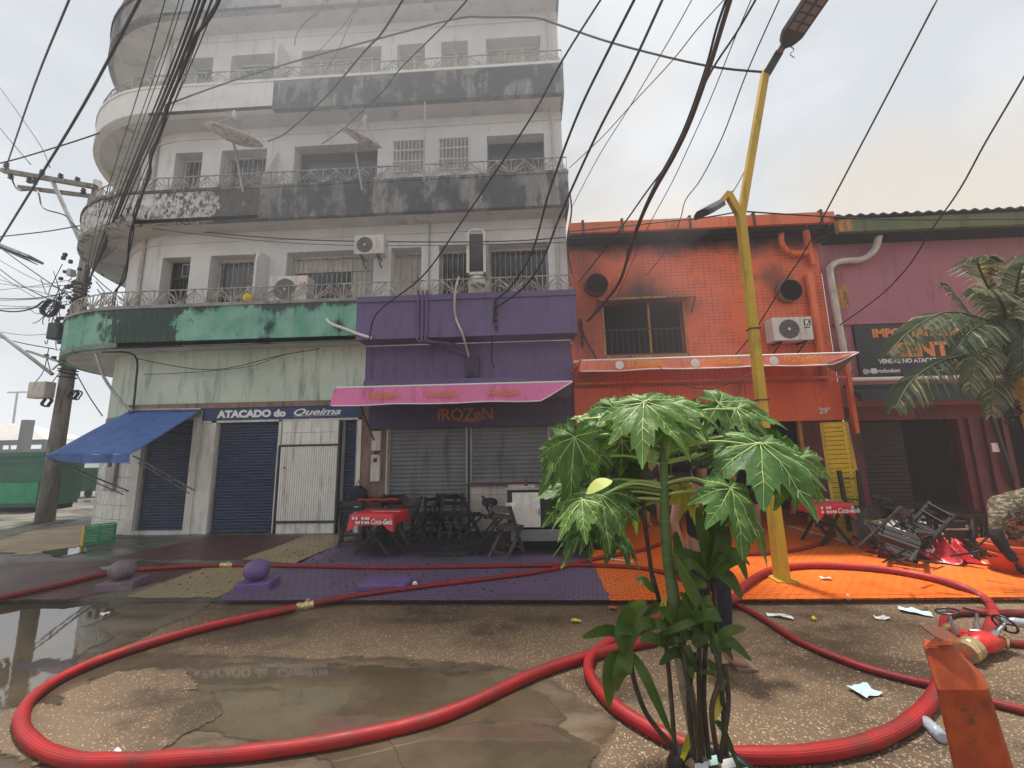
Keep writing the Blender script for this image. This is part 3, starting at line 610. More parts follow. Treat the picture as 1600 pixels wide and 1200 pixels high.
# dividers between flats, moulding, pipes
for li, xd in ((0, -6.12), (1, -6.12), (2, -6.05), (0, -1.05)):
    zf = PT[li]; s = MB(); prof = [(WY-.02, zf-.3), (SY+.12, zf-.3), (SY+.12, zf+1.05), (SY+.16, zf+1.22), (SY+.26, zf+1.32), (WY-.02, zf+1.32)]
    if li == 1: prof = [(WY-.02, zf-.3), (SY+.12, zf-.3), (SY+.12, zf+.35), (WY-.02, zf+1.3)]
    if xd < -2:
        n = len(prof); s.add([(xd, y, z) for y, z in prof]+[(xd+.05, y, z) for y, z in prof], [tuple(range(n)), tuple(range(2*n-1, n-1, -1))]+[(i, i+n, (i+1) % n+n, (i+1) % n) for i in range(n)])
        s.build('divider', 'white', bld)
        s = MB()
        for k_ in range(12): z = zf-.1+k_*.12; s.bar((xd, SY+.11, z), (xd-.05, SY+.03, z+.05), .012, .012)
        s.build('spikes', 'rail', bld, kind='stuff')
for li in range(4):
    z = SB[li+1]-.22; P = [(x, y) for x, y in arc_up[::-1]]; s = MB(); s.tube([(p[0]-.02, p[1]-.01, z) for p in P]+[(RX, WY-.02, z)], .022, 6); s.build('moulding', 'white', bld)
    s = MB(); s.tube([(-9.35, 8.38, SB[li]+.05), (-9.35, 8.38, SB[li+1])], .045, 8); s.build('downpipe', 'pvc', bld)
    s = MB(); s.tube([(RX-.22, WY-.06, SB[li]+.1), (RX-.22, WY-.06, SB[li+1])], .04, 8); s.build('downpipe', 'pvc', bld)
s = MB(); s.tube([(-2.23, WY-.04, 4.9), (-2.23, WY-.04, 7.0)], .02, 6); s.tube([(-2.23, SY-.05, 9.7), (-2.23, SY-.04, 7.7)], .018, 6); s.build('conduit', 'steel', bld)
# ---- ground floor
mb = MB(); holesG = [(-8.68, -7.42, PZ, 2.5), (-7.0, -5.45, PZ, 2.42), (-4.1, -3.74, PZ, 2.42), (-3.08, -1.34, PZ, 2.2), (-1.30, .42, 1.03, 2.2)]
holed(mb, -8.78, LX, 0, 4.08, WY, holesG[:3], .12)
arcwall(mb, arc_up, 0, 4.08); mb.build('ground_floor_wall', 'pale_green', bld)
mb = MB(); holed(mb, LX, RX, 0, 4.06, WY-.0, [h for h in holesG[3:]], .12); mb.quad((RX, WY, 0), (RX, 17, 0), (RX, 17, 4.0), (RX, WY, 4.0)); mb.build('ground_floor_wall', 'purple', bld)
def shutter(a, b, z0, z1, Y, mat, pitch=.075):
    s = MB(); n = int((z1-z0)/pitch); P = []
    for i in range(n):
        z = z0+(z1-z0)*i/n; h = (z1-z0)/n
        P += [(Y, z), (Y-.018, z+h*.22), (Y-.022, z+h*.5), (Y-.018, z+h*.78), (Y, z+h*.93)]
    P.append((Y, z1)); vs = []; 
    for y, z in P: vs += [(a, y, z), (b, y, z)]
    s.add(vs, [(2*i, 2*i+1, 2*i+3, 2*i+2) for i in range(len(P)-1)])
    o = s.build('roller_shutter', mat, bld)
    t = MB(); t.box(a, b, Y-.03, Y-.002, z0, z0+.05); t.build('bottom_rail', mat, o)
    MB().box(a-.0, a+.045, Y-.05, Y+.0, z0, z1).build('guide_rail', 'steel', o); MB().box(b-.045, b, Y-.05, Y+.0, z0, z1).build('guide_rail', 'steel', o)
    return o
shutter(-8.62, -7.5, PZ+.06, 2.5, WY+.08, 'blue_shutter', .062); shutter(-6.95, -5.47, PZ+.02, 2.42, WY+.06, 'blue_shutter', .062); shutter(-4.1, -3.76, PZ, 2.42, WY+.08, 'blue_shutter', .062)
shutter(-3.08, -1.34, PZ+.02, 2.2, WY+.06, 'grey_shutter', .085); shutter(-1.30, .42, 1.03, 2.2, WY+.06, 'grey_shutter', .085)
s = MB(); s.box(-8.7, -7.4, WY-.06, WY+.1, PZ, PZ+.07); s.build('threshold', 'tile', bld)
for a, b, z0, z1 in ((-8.80, -8.62, 0, 2.55), (-7.48, -7.32, 0, 2.55), (-7.06, -6.95, 0, 2.5), (-5.52, -5.45, 0, 2.46), (-3.74, -3.66, 0, 2.5)): MB().box(a, b, WY-.05, WY+.12, z0, z1).build('jamb', 'ac', bld)
MB().box(-7.30, -3.66, WY-.05, WY+.1, 2.42, 2.47).build('lintel', 'ac', bld)
MB().box(-9.0, -3.68, WY-.10, WY-.003, 2.74, 2.86).build('ledge', 'brown_wall', bld)
MB().box(-7.32, -7.08, WY-.02, WY-.002, 0, 2.6).build('pillar', 'tile', bld)
MB().box(-3.66, -3.10, WY-.03, WY-.002, 0, 2.7).build('pillar', 'brown_wall', bld)
MB().box(-3.10, -3.07, WY-.045, WY-.002, 0, 2.2).build('trim', 'pvc', bld)
MB().box(.42, RX-.01, WY-.03, WY-.002, 0, 2.2).build('pillar', 'brown_wall', bld)
MB().box(-3.62, RX+.02, WY-.14, WY-.003, 3.14, 3.26).build('ledge', 'purple', bld)
# tiled pieces: every tile its own part
tile_me = {}
def tile(w_, h_, loc, rz=0, mat='tile', par=None):
    key = (round(w_, 3), round(h_, 3), mat)
    par = par or bld
    if key not in tile_me:
        s = MB(); b_ = .004; s.add([(-w_/2, 0, -h_/2), (w_/2, 0, -h_/2), (w_/2, 0, h_/2), (-w_/2, 0, h_/2), (-w_/2+b_, -.008, -h_/2+b_), (w_/2-b_, -.008, -h_/2+b_), (w_/2-b_, -.008, h_/2-b_), (-w_/2+b_, -.008, h_/2-b_)], [(4, 5, 6, 7), (0, 1, 5, 4), (1, 2, 6, 5), (2, 3, 7, 6), (3, 0, 4, 7)])
        me = bpy.data.meshes.new('tile'); me.from_pydata(s.v, [], s.f); me.materials.append(MT[mat]); tile_me[key] = me
    o = bpy.data.objects.new('tile', tile_me[key]); COL.objects.link(o); o.parent = par; o.location = Vector(loc)-Vector(par['_w']); o.rotation_euler = (rnd.uniform(-.006, .006), 0, rz+rnd.uniform(-.006, .006)); return o
# corner pier tiles along the arc
MBg = MB(); 
base_arc = [(X0, WY)]+[(x, y) for x, y in arc_up[1:]]
arcwall(MBg, [(x-.012*(1 if x < -9 else .3), y-.012) for x, y in base_arc], 0, 2.62, 16.9); MBg.build('tile_backing', 'grout', bld)
tw, th_ = .205, .30
for i in range(9):
    a = (i+.5)*tw/WR+.0+.105
    for j in range(8):
        tile(tw-.006, th_-.006, (WC.x-(WR+.014)*math.sin(a), WC.y-(WR+.014)*math.cos(a), PZ+th_*(j+.5)), -a)
# white closed kiosk panels
s = MB(); s.box(-5.42, -4.12, WY-.06, WY-.004, 0, 2.42); s.build('panel_backing', 'grout', bld)
for r_ in range(2):
    for c_ in range(6): tile(.213, .252, (-5.31+.217*c_, WY-.062, 2.29-.256*r_))
for r_ in range(1):
    for c_ in range(6): tile(.213, .27, (-5.31+.217*c_, WY-.062, .14))
s = MB()
for i in range(26):
    x = -5.41+i*.05; s.box(x, x+.042, WY-.085, WY-.061, .32, 1.86)
s.build('corrugated_door', 'tile', bld)
s = MB(); s.box(-5.44, -4.10, WY-.10, WY-.055, .27, .30); s.box(-5.44, -4.10, WY-.10, WY-.055, 1.87, 1.90); s.box(-4.14, -4.10, WY-.11, WY-.003, 0, 2.42); s.box(-5.46, -5.43, WY-.10, WY-.003, 0, 1.9); s.build('door_frame', 'dark_metal', bld)
s = MB(); s.cyl((-5.3, WY-.09, 1.42), (-5.3, WY-.10, 1.42), .02, n=8); s.build('lock', 'dark_metal', bld)
# tiled sill wall under the grey window
s = MB(); s.box(-1.30, .42, WY-.02, WY-.002, 0, .98); s.build('panel_backing', 'grout', bld)
for r_ in range(5):
    for c_ in range(6): tile(.282, .184, (-1.155+.286*c_, WY-.022, .98-.095-.188*r_), mat='tile_cream' if 'tile_cream' in MT else 'tile')
MB().box(-1.36, .5, WY-.12, WY+.0, .985, 1.03).build('sill', 'maroon', bld)
MB().box(-1.345, -1.295, WY-.05, WY+.05, 0, 2.2).build('mullion', 'dark_metal', bld)
# signs on the building
sg = thing('shop_sign', 'long blue banner lettered ATACADO do Queima over the blue shutters', 'sign', (-5.5, WY, 2.5))
s = MB(); s.box(-7.30, -3.66, WY-.075, WY-.055, 2.475, 2.735); s.build('banner', 'sign_blue', sg)
fit('ATACADO do', -6.93, -5.36, 2.53, WY-.078, .21, 'ltr_white', sg, weight=.012); fit('Queima', -5.18, -4.12, 2.545, WY-.078, .20, 'ltr_white', sg, shear=.4, weight=.004)
s = MB(); s.tube([(-5.16+.012*i*8, WY-.079, 2.522+.004*math.sin(i)) for i in range(11)], .005, 4); s.build('underline', 'ltr_white', sg)
sg = thing('shop_sign', 'sooty dark purple fascia lettered FROZEN below the pink awning', 'sign', (-1.3, WY, 2.2))
s = MB(); s.box(-3.46, .88, WY-.16, WY-.033, 2.2, 2.78); s.build('board', 'dark_purple', sg)
fit('fROZeN', -1.98, -.78, 2.35, WY-.163, .36, 'ltr_dull', sg, weight=.008)
s = MB(); s.box(-1.55, -1.1, WY-.167, WY-.16, 2.315, 2.34); s.build('underline', 'ltr_dull', sg)
# ---- purple pipes & boxes on the purple balcony
pp = thing('electrical_conduits', 'purple painted conduits running down the purple balcony front', 'pipes', (-2.2, SY, 4.0))
for i, x in enumerate((-2.30, -2.21, -2.12)):
    s = MB(); s.tube(spline([(x, SY-.07, 5.1), (x, SY-.06, 4.9), (x, SY-.06, 4.2), (x+.02, SY-.03, 4.0), (x+.35+i*.1, SY+.25, 3.98), (x+1.0, WY-.06, 3.75-.05*i)], 4), .026, 6); s.build('conduit', 'purple', pp)
s = MB(); s.tube(spline([(-1.42, SY-.12, 5.35), (-1.5, SY-.14, 5.0), (-1.5, SY-.08, 4.5), (-1.35, SY-.05, 4.1), (-1.3, WY-.1, 3.7), (-1.28, WY-.05, 3.3)], 5), .024, 6); s.build('hose', 'pvc', pp)
bx = thing('meter_box', 'small dark electric box on the purple wall between the conduits', 'box', (-1.2, WY, 3.3)); o = MB().box(-1.38, -1.08, WY-.14, WY-.004, 3.28, 3.72).build('housing', 'dark_purple', bx); bev(o); MB().box(-1.30, -1.15, WY-.16, WY-.141, 3.32, 3.42).build('cover', 'black', bx)
for i, (z0, z1) in enumerate(((1.38, 1.95), (1.98, 2.5))):
    if i == 1: z0, z1 = 2.02, 2.2
for nm, lab, a, b, z0, z1 in (('meter_box', 'grey meter box with dark window on the brown pillar', -3.40, -3.20, 1.10, 1.66), ('meter_box', 'plain grey box just under the fascia on the brown pillar', -3.40, -3.20, 1.74, 2.16)):
    t = thing(nm, lab, 'box', ((a+b)/2, WY, z0)); o = MB().box(a, b, WY-.13, WY-.032, z0, z1).build('housing', 'pvc', t); bev(o, .012)
    if z0 < 1.5: MB().box(a+.06, a+.14, WY-.135, WY-.13, z1-.16, z1-.07).build('window', 'black', t)
t = thing('meter_box', 'rust stained meter box on the white tiled corner pier', 'box', (-9.4, 8.4, 1.2)); o = MB().box(-9.42, -9.22, 8.28, 8.42, .98, 1.66).build('housing', 'steel', t); MB().box(-9.37, -9.30, 8.272, 8.282, 1.5, 1.6).build('window', 'black', t)
# ---- blue awning
aw = thing('blue_awning', 'faded blue fabric awning propped over the leftmost shutter', 'awning', (-8.1, 7.6, 1.7))
A = [Vector((-9.0, 8.22, 2.72)), Vector((-7.3, 8.22, 2.70))]; B = [Vector((-8.93, 6.8, 1.80)), Vector((-7.30, 6.8, 1.78))]
s = MB(); nu, nv = 16, 12; vs = []
for j in range(nv+1):
    for i in range(nu+1):
        u, v = i/nu, j/nv; p = (A[0]*(1-u)+A[1]*u)*(1-v)+(B[0]*(1-u)+B[1]*u)*v
        p = p+Vector((0, 0, -.05*math.sin(math.pi*v)*math.sin(math.pi*u)+.012*math.sin(u*26+v*5)*v)); vs.append(p)
s.add(vs, [(j*(nu+1)+i, j*(nu+1)+i+1, (j+1)*(nu+1)+i+1, (j+1)*(nu+1)+i) for j in range(nv) for i in range(nu)]); o = s.build('canopy', 'blue_fabric', aw, True); sm = o.modifiers.new('s', 'SOLIDIFY'); sm.thickness = .004
s = MB(); vs = []
for j in range(3):
    for i in range(nu+1):
        u = i/nu; p = B[0]*(1-u)+B[1]*u; vs.append(p+Vector((0, -.01+.015*math.sin(u*20)*j/2, -.075*j*(.35+.65*min(1, u*3)))))
s.add(vs, [(j*(nu+1)+i, j*(nu+1)+i+1, (j+1)*(nu+1)+i+1, (j+1)*(nu+1)+i) for j in range(2) for i in range(nu)]); s.build('valance', 'blue_fabric', aw, True)
for x in (-8.93, -7.30):
    s = MB(); xx = x+(-.02 if x < -8 else .02); xe = -8.72 if x < -8 else -7.25
    a_, b_ = Vector((xx, 6.82, 1.76)), Vector((xe, 8.18, .98)); s.tube([a_, b_], .016, 6); s.tube([a_+Vector((0, .12, -.13)), b_+Vector((0, -.1, -.06))], .012, 6)
    for q in (.3, .55, .8): p = a_.lerp(b_, q); s.tube([p, p+Vector((0, .05, -.1))], .008, 5)
    s.build('support_arm', 'steel', aw)
s = MB(); s.tube([A[0]+Vector((0, 0, .03)), A[1]+Vector((0, 0, .03))], .03, 8); s.tube([Vector((-7.26, 8.2, 2.7)), Vector((-7.26, 8.2, .95))], .014, 6); s.build('roller_tube', 'steel', aw)
# ---- folding awnings with print
def fold_awning(t, x0, x1, Yw, zw, Yf, zf, drop, mat, texts, rfold):
    s = MB(); n = 30; vs = []
    for i in range(n+1):
        u = i/n; x = x0+(x1-x0)*u; sag = .03*math.sin(u*math.pi*5)*.4
        vs += [(x, Yw, zw), (x, Yf+.1, zf+.035+sag*.3), (x, Yf, zf+sag*.3)]
    s.add(vs, [(3*i+j, 3*i+3+j, 3*i+4+j, 3*i+1+j) for i in range(n) for j in range(2)]); s.build('canopy', mat, t, True)
    s = MB(); vs = []; m_ = 5
    for i in range(n+1):
        u = i/n; x = x0+(x1-x0)*u; k_ = min(1, max(0, (1-u)/rfold)); k2 = min(1, .15+u*14)
        for j in range(m_):
            v = j/(m_-1); vs.append((x-(.05*v if u < .02 else 0), Yf-.05*v-.02*math.sin(u*31)*v, zf-drop*v*k_-.008*math.sin(u*17)*v))
    s.add(vs, [(m_*i+j, m_*i+m_+j, m_*i+m_+j+1, m_*i+j+1) for i in range(n) for j in range(m_-1)]); s.build('valance', mat, t, True)
    s = MB(); s.tube([(x0+(x1-x0)*i/n, Yf-.052-.02*math.sin(i/n*31), zf-drop*min(1, (1-i/n)/rfold)-.008*math.sin(i/n*17)) for i in range(int(n*(1-.0))+1)], .011, 6); s.build('hem_tube', 'ltr_white', t)
    s = MB(); s.tube([(x0, Yw-.03, zw+.03), (x1, Yw-.03, zw+.03)], .035, 8); s.tube([(x0+.02, Yf+.02, zf+.02), (x1, Yf+.02, zf+.02)], .018, 6)
    s.build('roller_tube', 'ltr_white', t)
aw = thing('pink_awning', 'half folded pink awning printed FROZEN with a white hem', 'awning', (-1.4, 7.4, 2.5))
fold_awning(aw, -3.68, .80, WY-.18, 3.02, 7.05, 2.93, .33, 'pink_fabric', None, .13)
for x in (-3.0, -1.9, -.75): text('FROZEN', .15, 'ltr_orange', aw, (x, 6.965, 2.715), ext=.003, rot=(R(99), 0, 0), sx=1.0, weight=.004)
s = MB(); s.quad((-.1, 7.0, 2.62), (.80, 7.05, 2.93), (.80, 7.06, 2.90), (.55, 8.0, 2.80), (-.1, 7.1, 2.58)); s.build('fold', 'grey_shutter', aw)
s = MB(); s.tube([(-3.3, 7.1, 2.86), (-3.35, 8.2, 1.95)], .018, 6); s.tube([(-3.33, 8.24, 2.1), (-3.33, 8.24, 1.1)], .018, 6); s.tube([(.82, 7.1, 2.93), (.86, 8.2, 2.1)], .018, 6); s.build('support_arm', 'maroon', aw)
aw = thing('salmon_awning', 'salmon red awning printed El Shaddai above the orange shopfront', 'awning', (3.6, 7.6, 3.0))
fold_awning(aw, .98, 5.95, WY-.05, 3.52, 7.1, 3.33, .20, 'red_fabric', None, .09)
for x in (1.95, 3.32, 4.72):
    text('El Shaddai', .165, 'ltr_yellow', aw, (x-.16, 6.99, 3.185), ext=.003, rot=(R(103), 0, 0), shear=.2, weight=.003)
    s = MB(); s.lathe([(.01, 0), (.075, 0), (.08, .004), (.05, .006)], (x-.27, 7.04, 3.225), 9, 'Y'); s.lathe([(.005, -.004), (.03, -.004), (.03, -.002)], (x-.25, 7.03, 3.22), 7, 'Y'); s.build('emblem', 'ltr_white', aw)
s = MB(); s.quad((5.35, 7.03, 3.15), (6.0, 7.08, 3.36), (6.3, 7.9, 3.4), (6.28, 8.0, 3.12), (5.45, 7.15, 3.1)); s.build('side_flap', 'grey_shutter', aw)
s = MB(); s.box(.96, 6.45, 7.96, 8.0, 3.02, 3.06); s.box(6.42, 6.5, 7.96, 8.04, 1.9, 3.5); s.box(.93, .97, 7.3, 8.2, 3.3, 3.36); s.tube([(.98, 7.12, 3.36), (.96, 8.2, 3.0)], .02, 6); s.tube([(6.0, 7.12, 3.36), (6.44, 7.98, 3.46)], .02, 6); s.build('frame', 'red_gutter', aw)
# ================================================================== RED SHOP
rb = thing('red_shop_building', 'two storey orange red tiled shop with soot above its window', 'building', (3.7, 9, 0))
RR = 6.48
mb = MB(); holed(mb, RX+.006, RR, 2.98, 6.32, WY, [(1.70, 3.42, 3.70, 4.86)], .25); mb.build('upper_wall', 'red_tile', rb)
MB().box(RX+.006, 6.42, WY-.12, WY-.002, 2.18, 2.97).build('fascia_board', 'red_wall', rb)
for x in (2.8, 4.5): MB().box(x, x+.008, WY-.123, WY-.119, 2.18, 2.97).build('board_joint', 'black', rb)
text('29°', .17, 'ltr_white', rb, (5.93, WY-.125, 2.32), weight=.004)
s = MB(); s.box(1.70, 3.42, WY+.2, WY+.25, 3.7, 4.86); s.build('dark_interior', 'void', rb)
wf = MB(); wf.box(1.66, 1.70, WY-.03, WY+.05, 3.64, 4.86); wf.box(3.42, 3.46, WY-.03, WY+.05, 3.64, 4.86); wf.box(1.66, 3.46, WY-.04, WY+.04, 3.62, 3.68); wf.box(2.66, 2.70, WY-.02, WY+.03, 3.68, 4.86); wo = wf.build('window', 'ochre_trim', rb)
s = MB(); grille(s, 1.72, 3.40, 3.69, 4.28, WY-.01, .115, 0); s.build('grille', 'dark_metal', wo)
s = MB(); s.add([(1.55, WY, 4.98), (3.62, WY, 5.0), (3.62, WY-.32, 4.90), (1.55, WY-.32, 4.88), (1.55, WY, 4.94), (3.62, WY, 4.96), (3.62, WY-.32, 4.86), (1.55, WY-.32, 4.84)], [(0, 1, 2, 3), (7, 6, 5, 4), (3, 2, 6, 7), (0, 3, 7, 4), (1, 5, 6, 2)]); s.build('window_canopy', 'ochre_trim', rb)
s = MB(); s.tube([(3.6, WY-.3, 4.88), (3.6, WY-.02, 4.6)], .012, 5); s.build('canopy_bracket', 'dark_metal', rb)
for x, z in ((1.56, 5.28), (5.68, 4.98)):
    s = MB(); s.lathe([(.22, -.12), (.235, -.12), (.235, 0)], (x, WY, z), 24, 'Y'); s.lathe([(.235, -.16), (.25, -.16), (.25, -.003)], (x, WY, z), 24, 'Y'); o = s.build('vent_ring', 'maroon' if x < 3 else 'brown_wall', rb, True)
    s = MB(); s.lathe([(.20, -.165), (.232, -.165), (.232, -.162)], (x, WY, z), 24, 'Y'); s.build('vent_opening', 'void', rb)
    s = MB()
    for k_ in range(5):
        a = k_*R(72)+.3; s.bar((x, WY-.17, z), (x+.2*math.cos(a), WY-.168, z+.2*math.sin(a)), .07, .004, (0, 1, 0))
    s.build('fan_blades', 'void', rb)
# gutter & eaves
s = MB(); s.box(RX+.02, 6.60, WY-.42, WY-.36, 6.36, 6.60); s.box(RX+.02, 6.60, WY-.36, WY+.1, 6.36, 6.39); s.build('gutter', 'red_gutter', rb)
for x in (1.25, 2.1, 3.55, 4.9, 6.3): s = MB(); s.box(x, x+.05, WY-.44, WY-.425, 6.34, 6.64); s.box(x, x+.05, WY-.44, WY-.3, 6.62, 6.65); s.build('gutter_bracket', 'maroon', rb)
MB().box(RX+.02, 6.5, WY-.36, WY+9, 6.40, 6.47).build('roof', 'roof_sheet', rb)
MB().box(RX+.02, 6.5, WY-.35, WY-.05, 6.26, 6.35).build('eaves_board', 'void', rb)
s = MB(); s.tube(spline([(5.62, WY-.2, 6.36), (5.62, WY-.15, 6.05), (5.8, WY-.12, 5.85), (6.1, WY-.12, 5.83), (6.25, WY-.12, 5.86)], 4), .06, 8); s.tube([(6.05, WY-.3, 6.36), (6.2, WY-.12, 5.9), (6.27, WY-.1, 5.55)], .065, 8); s.build('downpipe', 'red_gutter', rb)
s = MB(); s.tube([(6.13, WY-.1, 5.35), (6.15, WY-.1, 3.0)], .075, 10); s.build('downpipe', 'red_gutter', rb)
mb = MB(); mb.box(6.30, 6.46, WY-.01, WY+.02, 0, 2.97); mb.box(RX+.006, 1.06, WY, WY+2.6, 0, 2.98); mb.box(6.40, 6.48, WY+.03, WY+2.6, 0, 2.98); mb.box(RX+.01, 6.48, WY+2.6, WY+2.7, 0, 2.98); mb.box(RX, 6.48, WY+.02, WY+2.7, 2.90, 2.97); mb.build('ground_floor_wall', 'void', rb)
MB().box(5.55, 5.62, WY-.02, WY+.05, PZ, 2.18).build('door_post', 'ochre_trim', rb)
MB().box(5.62, 6.30, WY+.0, WY+.03, PZ, 2.18).build('side_wall', 'maroon', rb)
mb = MB(); mb.box(1.1, 3.9, WY+1.5, WY+1.9, PZ, 1.0); mb.box(1.1, 3.9, WY+1.45, WY+1.95, 1.0, 1.04); mb.build('counter', 'dark_metal', rb)
s = MB(); s.quad((RX, 17, 0), (11, 17, 0), (11, 17, 6.2), (RX, 17, 6.2)); s.build('back_wall', 'void', rb)
# ================================================================== PINK SHOP
pb = thing('pink_shop_building', 'dusty pink shop with olive roof edge and burnt doorway', 'building', (10, 9, 0))
mb = MB(); holed(mb, RR+.006, 16, 2.45, 6.1, WY-.003, [], .2); mb.build('upper_wall', 'pink_wall', pb)
mb = MB(); holed(mb, RR+.006, 16, 0, 2.45, WY-.003, [(6.78, 8.72, PZ, 2.16), (9.6, 12.6, PZ, 2.2)], .25); mb.build('ground_floor_wall', 'maroon', pb)
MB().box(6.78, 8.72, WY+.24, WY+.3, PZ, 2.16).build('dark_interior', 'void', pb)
s = MB()
for k_ in range(26): s.box(6.80, 7.75, WY+.16, WY+.18+.02*(k_ % 2), PZ+k_*.08, PZ+.07+k_*.08)
s.build('burnt_shutter', 'wood_char', pb)
MB().box(9.6, 12.6, WY+.2, WY+.3, PZ, 2.2).build('dark_interior', 'void', pb)
for x in (8.86, 9.16, 9.5): MB().box(x, x+.10, WY-.06, WY-.005, PZ, 2.16).build('pilaster', 'maroon', pb)
s = MB(); s.tube([(9.28, WY-.1, 2.2), (9.45, WY-.1, .9)], .045, 6); s.build('pipe', 'dark_metal', pb)
MB().box(RR+.01, 16, WY-.06, WY-.004, 4.20, 4.30).build('moulding', 'pink_wall', pb)
MB().box(6.60, 16, WY-.5, WY-.4, 6.08, 6.36).build('roof_fascia', 'green_fascia', pb)
MB().box(6.58, 6.86, WY-.506, WY-.401, 6.085, 6.355).build('fascia_end', 'ochre_trim', pb)
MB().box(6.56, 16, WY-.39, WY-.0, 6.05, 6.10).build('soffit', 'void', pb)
s = MB(); n = 230; vs = []
for i in range(n+1):
    x = 6.5+9.5*i/n; z = 6.42+.024*math.sin(i*2*math.pi/5.5)+.010*rnd.random(); vs += [(x, WY-.56, z), (x, WY+4, z+.7), (x, WY-.56, z-.03)]
s.add(vs, [(3*i, 3*i+3, 3*i+4, 3*i+1) for i in range(n)]+[(3*i+2, 3*i+5, 3*i+3, 3*i) for i in range(n)]); s.build('roof', 'roof_sheet', pb)
s = MB(); s.tube(spline([(7.55, WY-.3, 6.1), (7.5, WY-.2, 5.8), (7.25, WY-.14, 5.62), (6.85, WY-.14, 5.6), (6.62, WY-.14, 5.5), (6.55, WY-.14, 5.2), (6.62, WY-.12, 3.2)], 5), .065, 8); s.build('downpipe', 'pvc', pb)
for r_ in range(9):
    for c_ in range(3): tile(.085, .085, (6.74+.09*c_, WY-.006, 5.35-.09*r_), mat='ochre_trim' if r_ > 2 else 'pink_wall', par=pb)
s = MB(); s.tube([(6.5, 7.98, 2.98), (12, 7.98, 2.95)], .04, 8); s.build('canopy_tube', 'ltr_white', pb)
s = MB(); s.add([(6.5, 8.2, 2.90), (12, 8.2, 2.88), (12, 7.75, 2.62), (6.5, 7.8, 2.66), (6.5, 8.2, 2.85), (12, 8.2, 2.83), (12, 7.75, 2.45), (6.5, 7.8, 2.5)], [(0, 1, 2, 3), (7, 6, 5, 4), (3, 2, 6, 7), (0, 3, 7, 4)]); s.build('door_canopy', 'sign_dark', pb)
s = MB(); s.box(8.75, 12, 7.7, 7.74, 2.38, 2.42); s.box(8.75, 8.79, 7.7, 7.74, 2.38, 2.55); s.build('canopy_frame', 'steel', pb)
sg = thing('shop_sign', 'charcoal board with orange lettering IMPORTADORA KENT on the pink wall', 'sign', (8.6, WY, 3.1))
MB().box(6.93, 10.25, WY-.06, WY-.01, 3.08, 4.17).build('board', 'sign_dark', sg)
def pf(st, pa, pb, size, mt, wgt): a, b = at(*pa, WY-.063), at(*pb, WY-.063); fit(st, a.x, b.x, a.z, WY-.063, size, mt, sg, weight=wgt)
pf('IMPORTADORA', (1364, 527), (1503, 524), .25, 'ltr_orange', .011); pf('KENT', (1392, 557), (1486, 554), .40, 'ltr_orange', .02)
pf('VENDAS NO ATACADO E VAREJO', (1373, 568), (1515, 563), .13, 'ltr_white', .004)
pf('@importadorakent', (1349, 583), (1407, 581), .12, 'ltr_white', .002); pf('.1', (1466, 579), (1473, 579), .12, 'ltr_white', .002); pf('99373-3', (1507, 578), (1537, 577), .12, 'ltr_white', .002)
s = MB(); s.box(7.14, 7.25, WY-.064, WY-.06, 3.13, 3.24); s.box(9.24, 9.35, WY-.064, WY-.06, 3.13, 3.24); s.build('icon', 'ltr_white', sg)
t = thing('notice', 'small white notice pasted on the maroon pilaster beside the dark door', 'notice', (9.35, WY-.07, 1.5)); MB().box(9.20, 9.40, WY-.075, WY-.062, 1.48, 1.66).build('sheet', 'paper', t)
# ================================================================== AC UNITS, DISHES
def ac(loc, w_, h_, d_, label, fanx, logo, lcol, panel=True, br=True):
    x, y, z = loc; t = thing('air_conditioner', label, 'air conditioner', loc)
    o = MB().box(x, x+w_, y-d_, y, z, z+h_).build('casing', 'ac', t); bev(o, .015, 2)
    r = h_*.40; cx, cz = x+fanx, z+h_*.48
    s = MB(); s.lathe([(.001, -.006), (r, -.006), (r, .0)], (cx, y-d_-.002, cz), 28, 'Y'); s.build('fan_recess', 'ac_grille', t)
    s = MB()
    for k_ in range(1, 9):
        q = r*k_/8; s.tube([(cx+q*math.cos(a), y-d_-.012, cz+q*math.sin(a)) for a in [2*math.pi*i/24 for i in range(25)]], .0028, 4, False)
    for k_ in range(8): a = k_*math.pi/4; s.bar((cx+.03*math.cos(a), y-d_-.013, cz+.03*math.sin(a)), (cx+r*math.cos(a), y-d_-.013, cz+r*math.sin(a)), .005, .004, (0, 1, 0))
    s.build('fan_grille', 'dark_metal', t)
    s = MB(); s.lathe([(.001, -.02), (.028, -.02), (.034, -.012)], (cx, y-d_, cz), 12, 'Y'); s.build('fan_hub', 'ac', t)
    if logo:
        s = MB(); lw = .12 if logo != 'K' else .12; s.box(x+w_-.17, x+w_-.03, y-d_-.003, y-d_-.0005, z+h_*.62, z+h_*.62+(.06 if logo != 'K' else .13)); s.build('badge', lcol, t)
        if logo == 'K': text('K', .13, 'ltr_white', t, (x+w_-.145, y-d_-.005, z+h_*.62+.02), ext=.001, weight=.006); text('KIVA', .05, 'ltr_black', t, (x+w_-.165, y-d_-.004, z+h_*.5), ext=.001, weight=.002)
        else: text(logo, .05, 'ltr_white', t, (x+w_-.155, y-d_-.005, z+h_*.62+.013), ext=.001, weight=.002)
    if br:
        for q in (.15, w_-.15): s = MB(); s.bar((x+q, y-d_, z-.02), (x+q, y+.05, z-.02), .03, .03); s.bar((x+q, y-d_+.03, z-.03), (x+q, y+.05, z-.2), .02, .02); s.build('bracket', 'dark_metal', t)
    return t
MT['badge_red'] = plain('red_badge', (.45, .03, .04), .5); MT['badge_navy'] = plain('navy_badge', (.04, .05, .08), .5); MT['badge_teal'] = plain('teal_badge', (.05, .4, .45), .5)
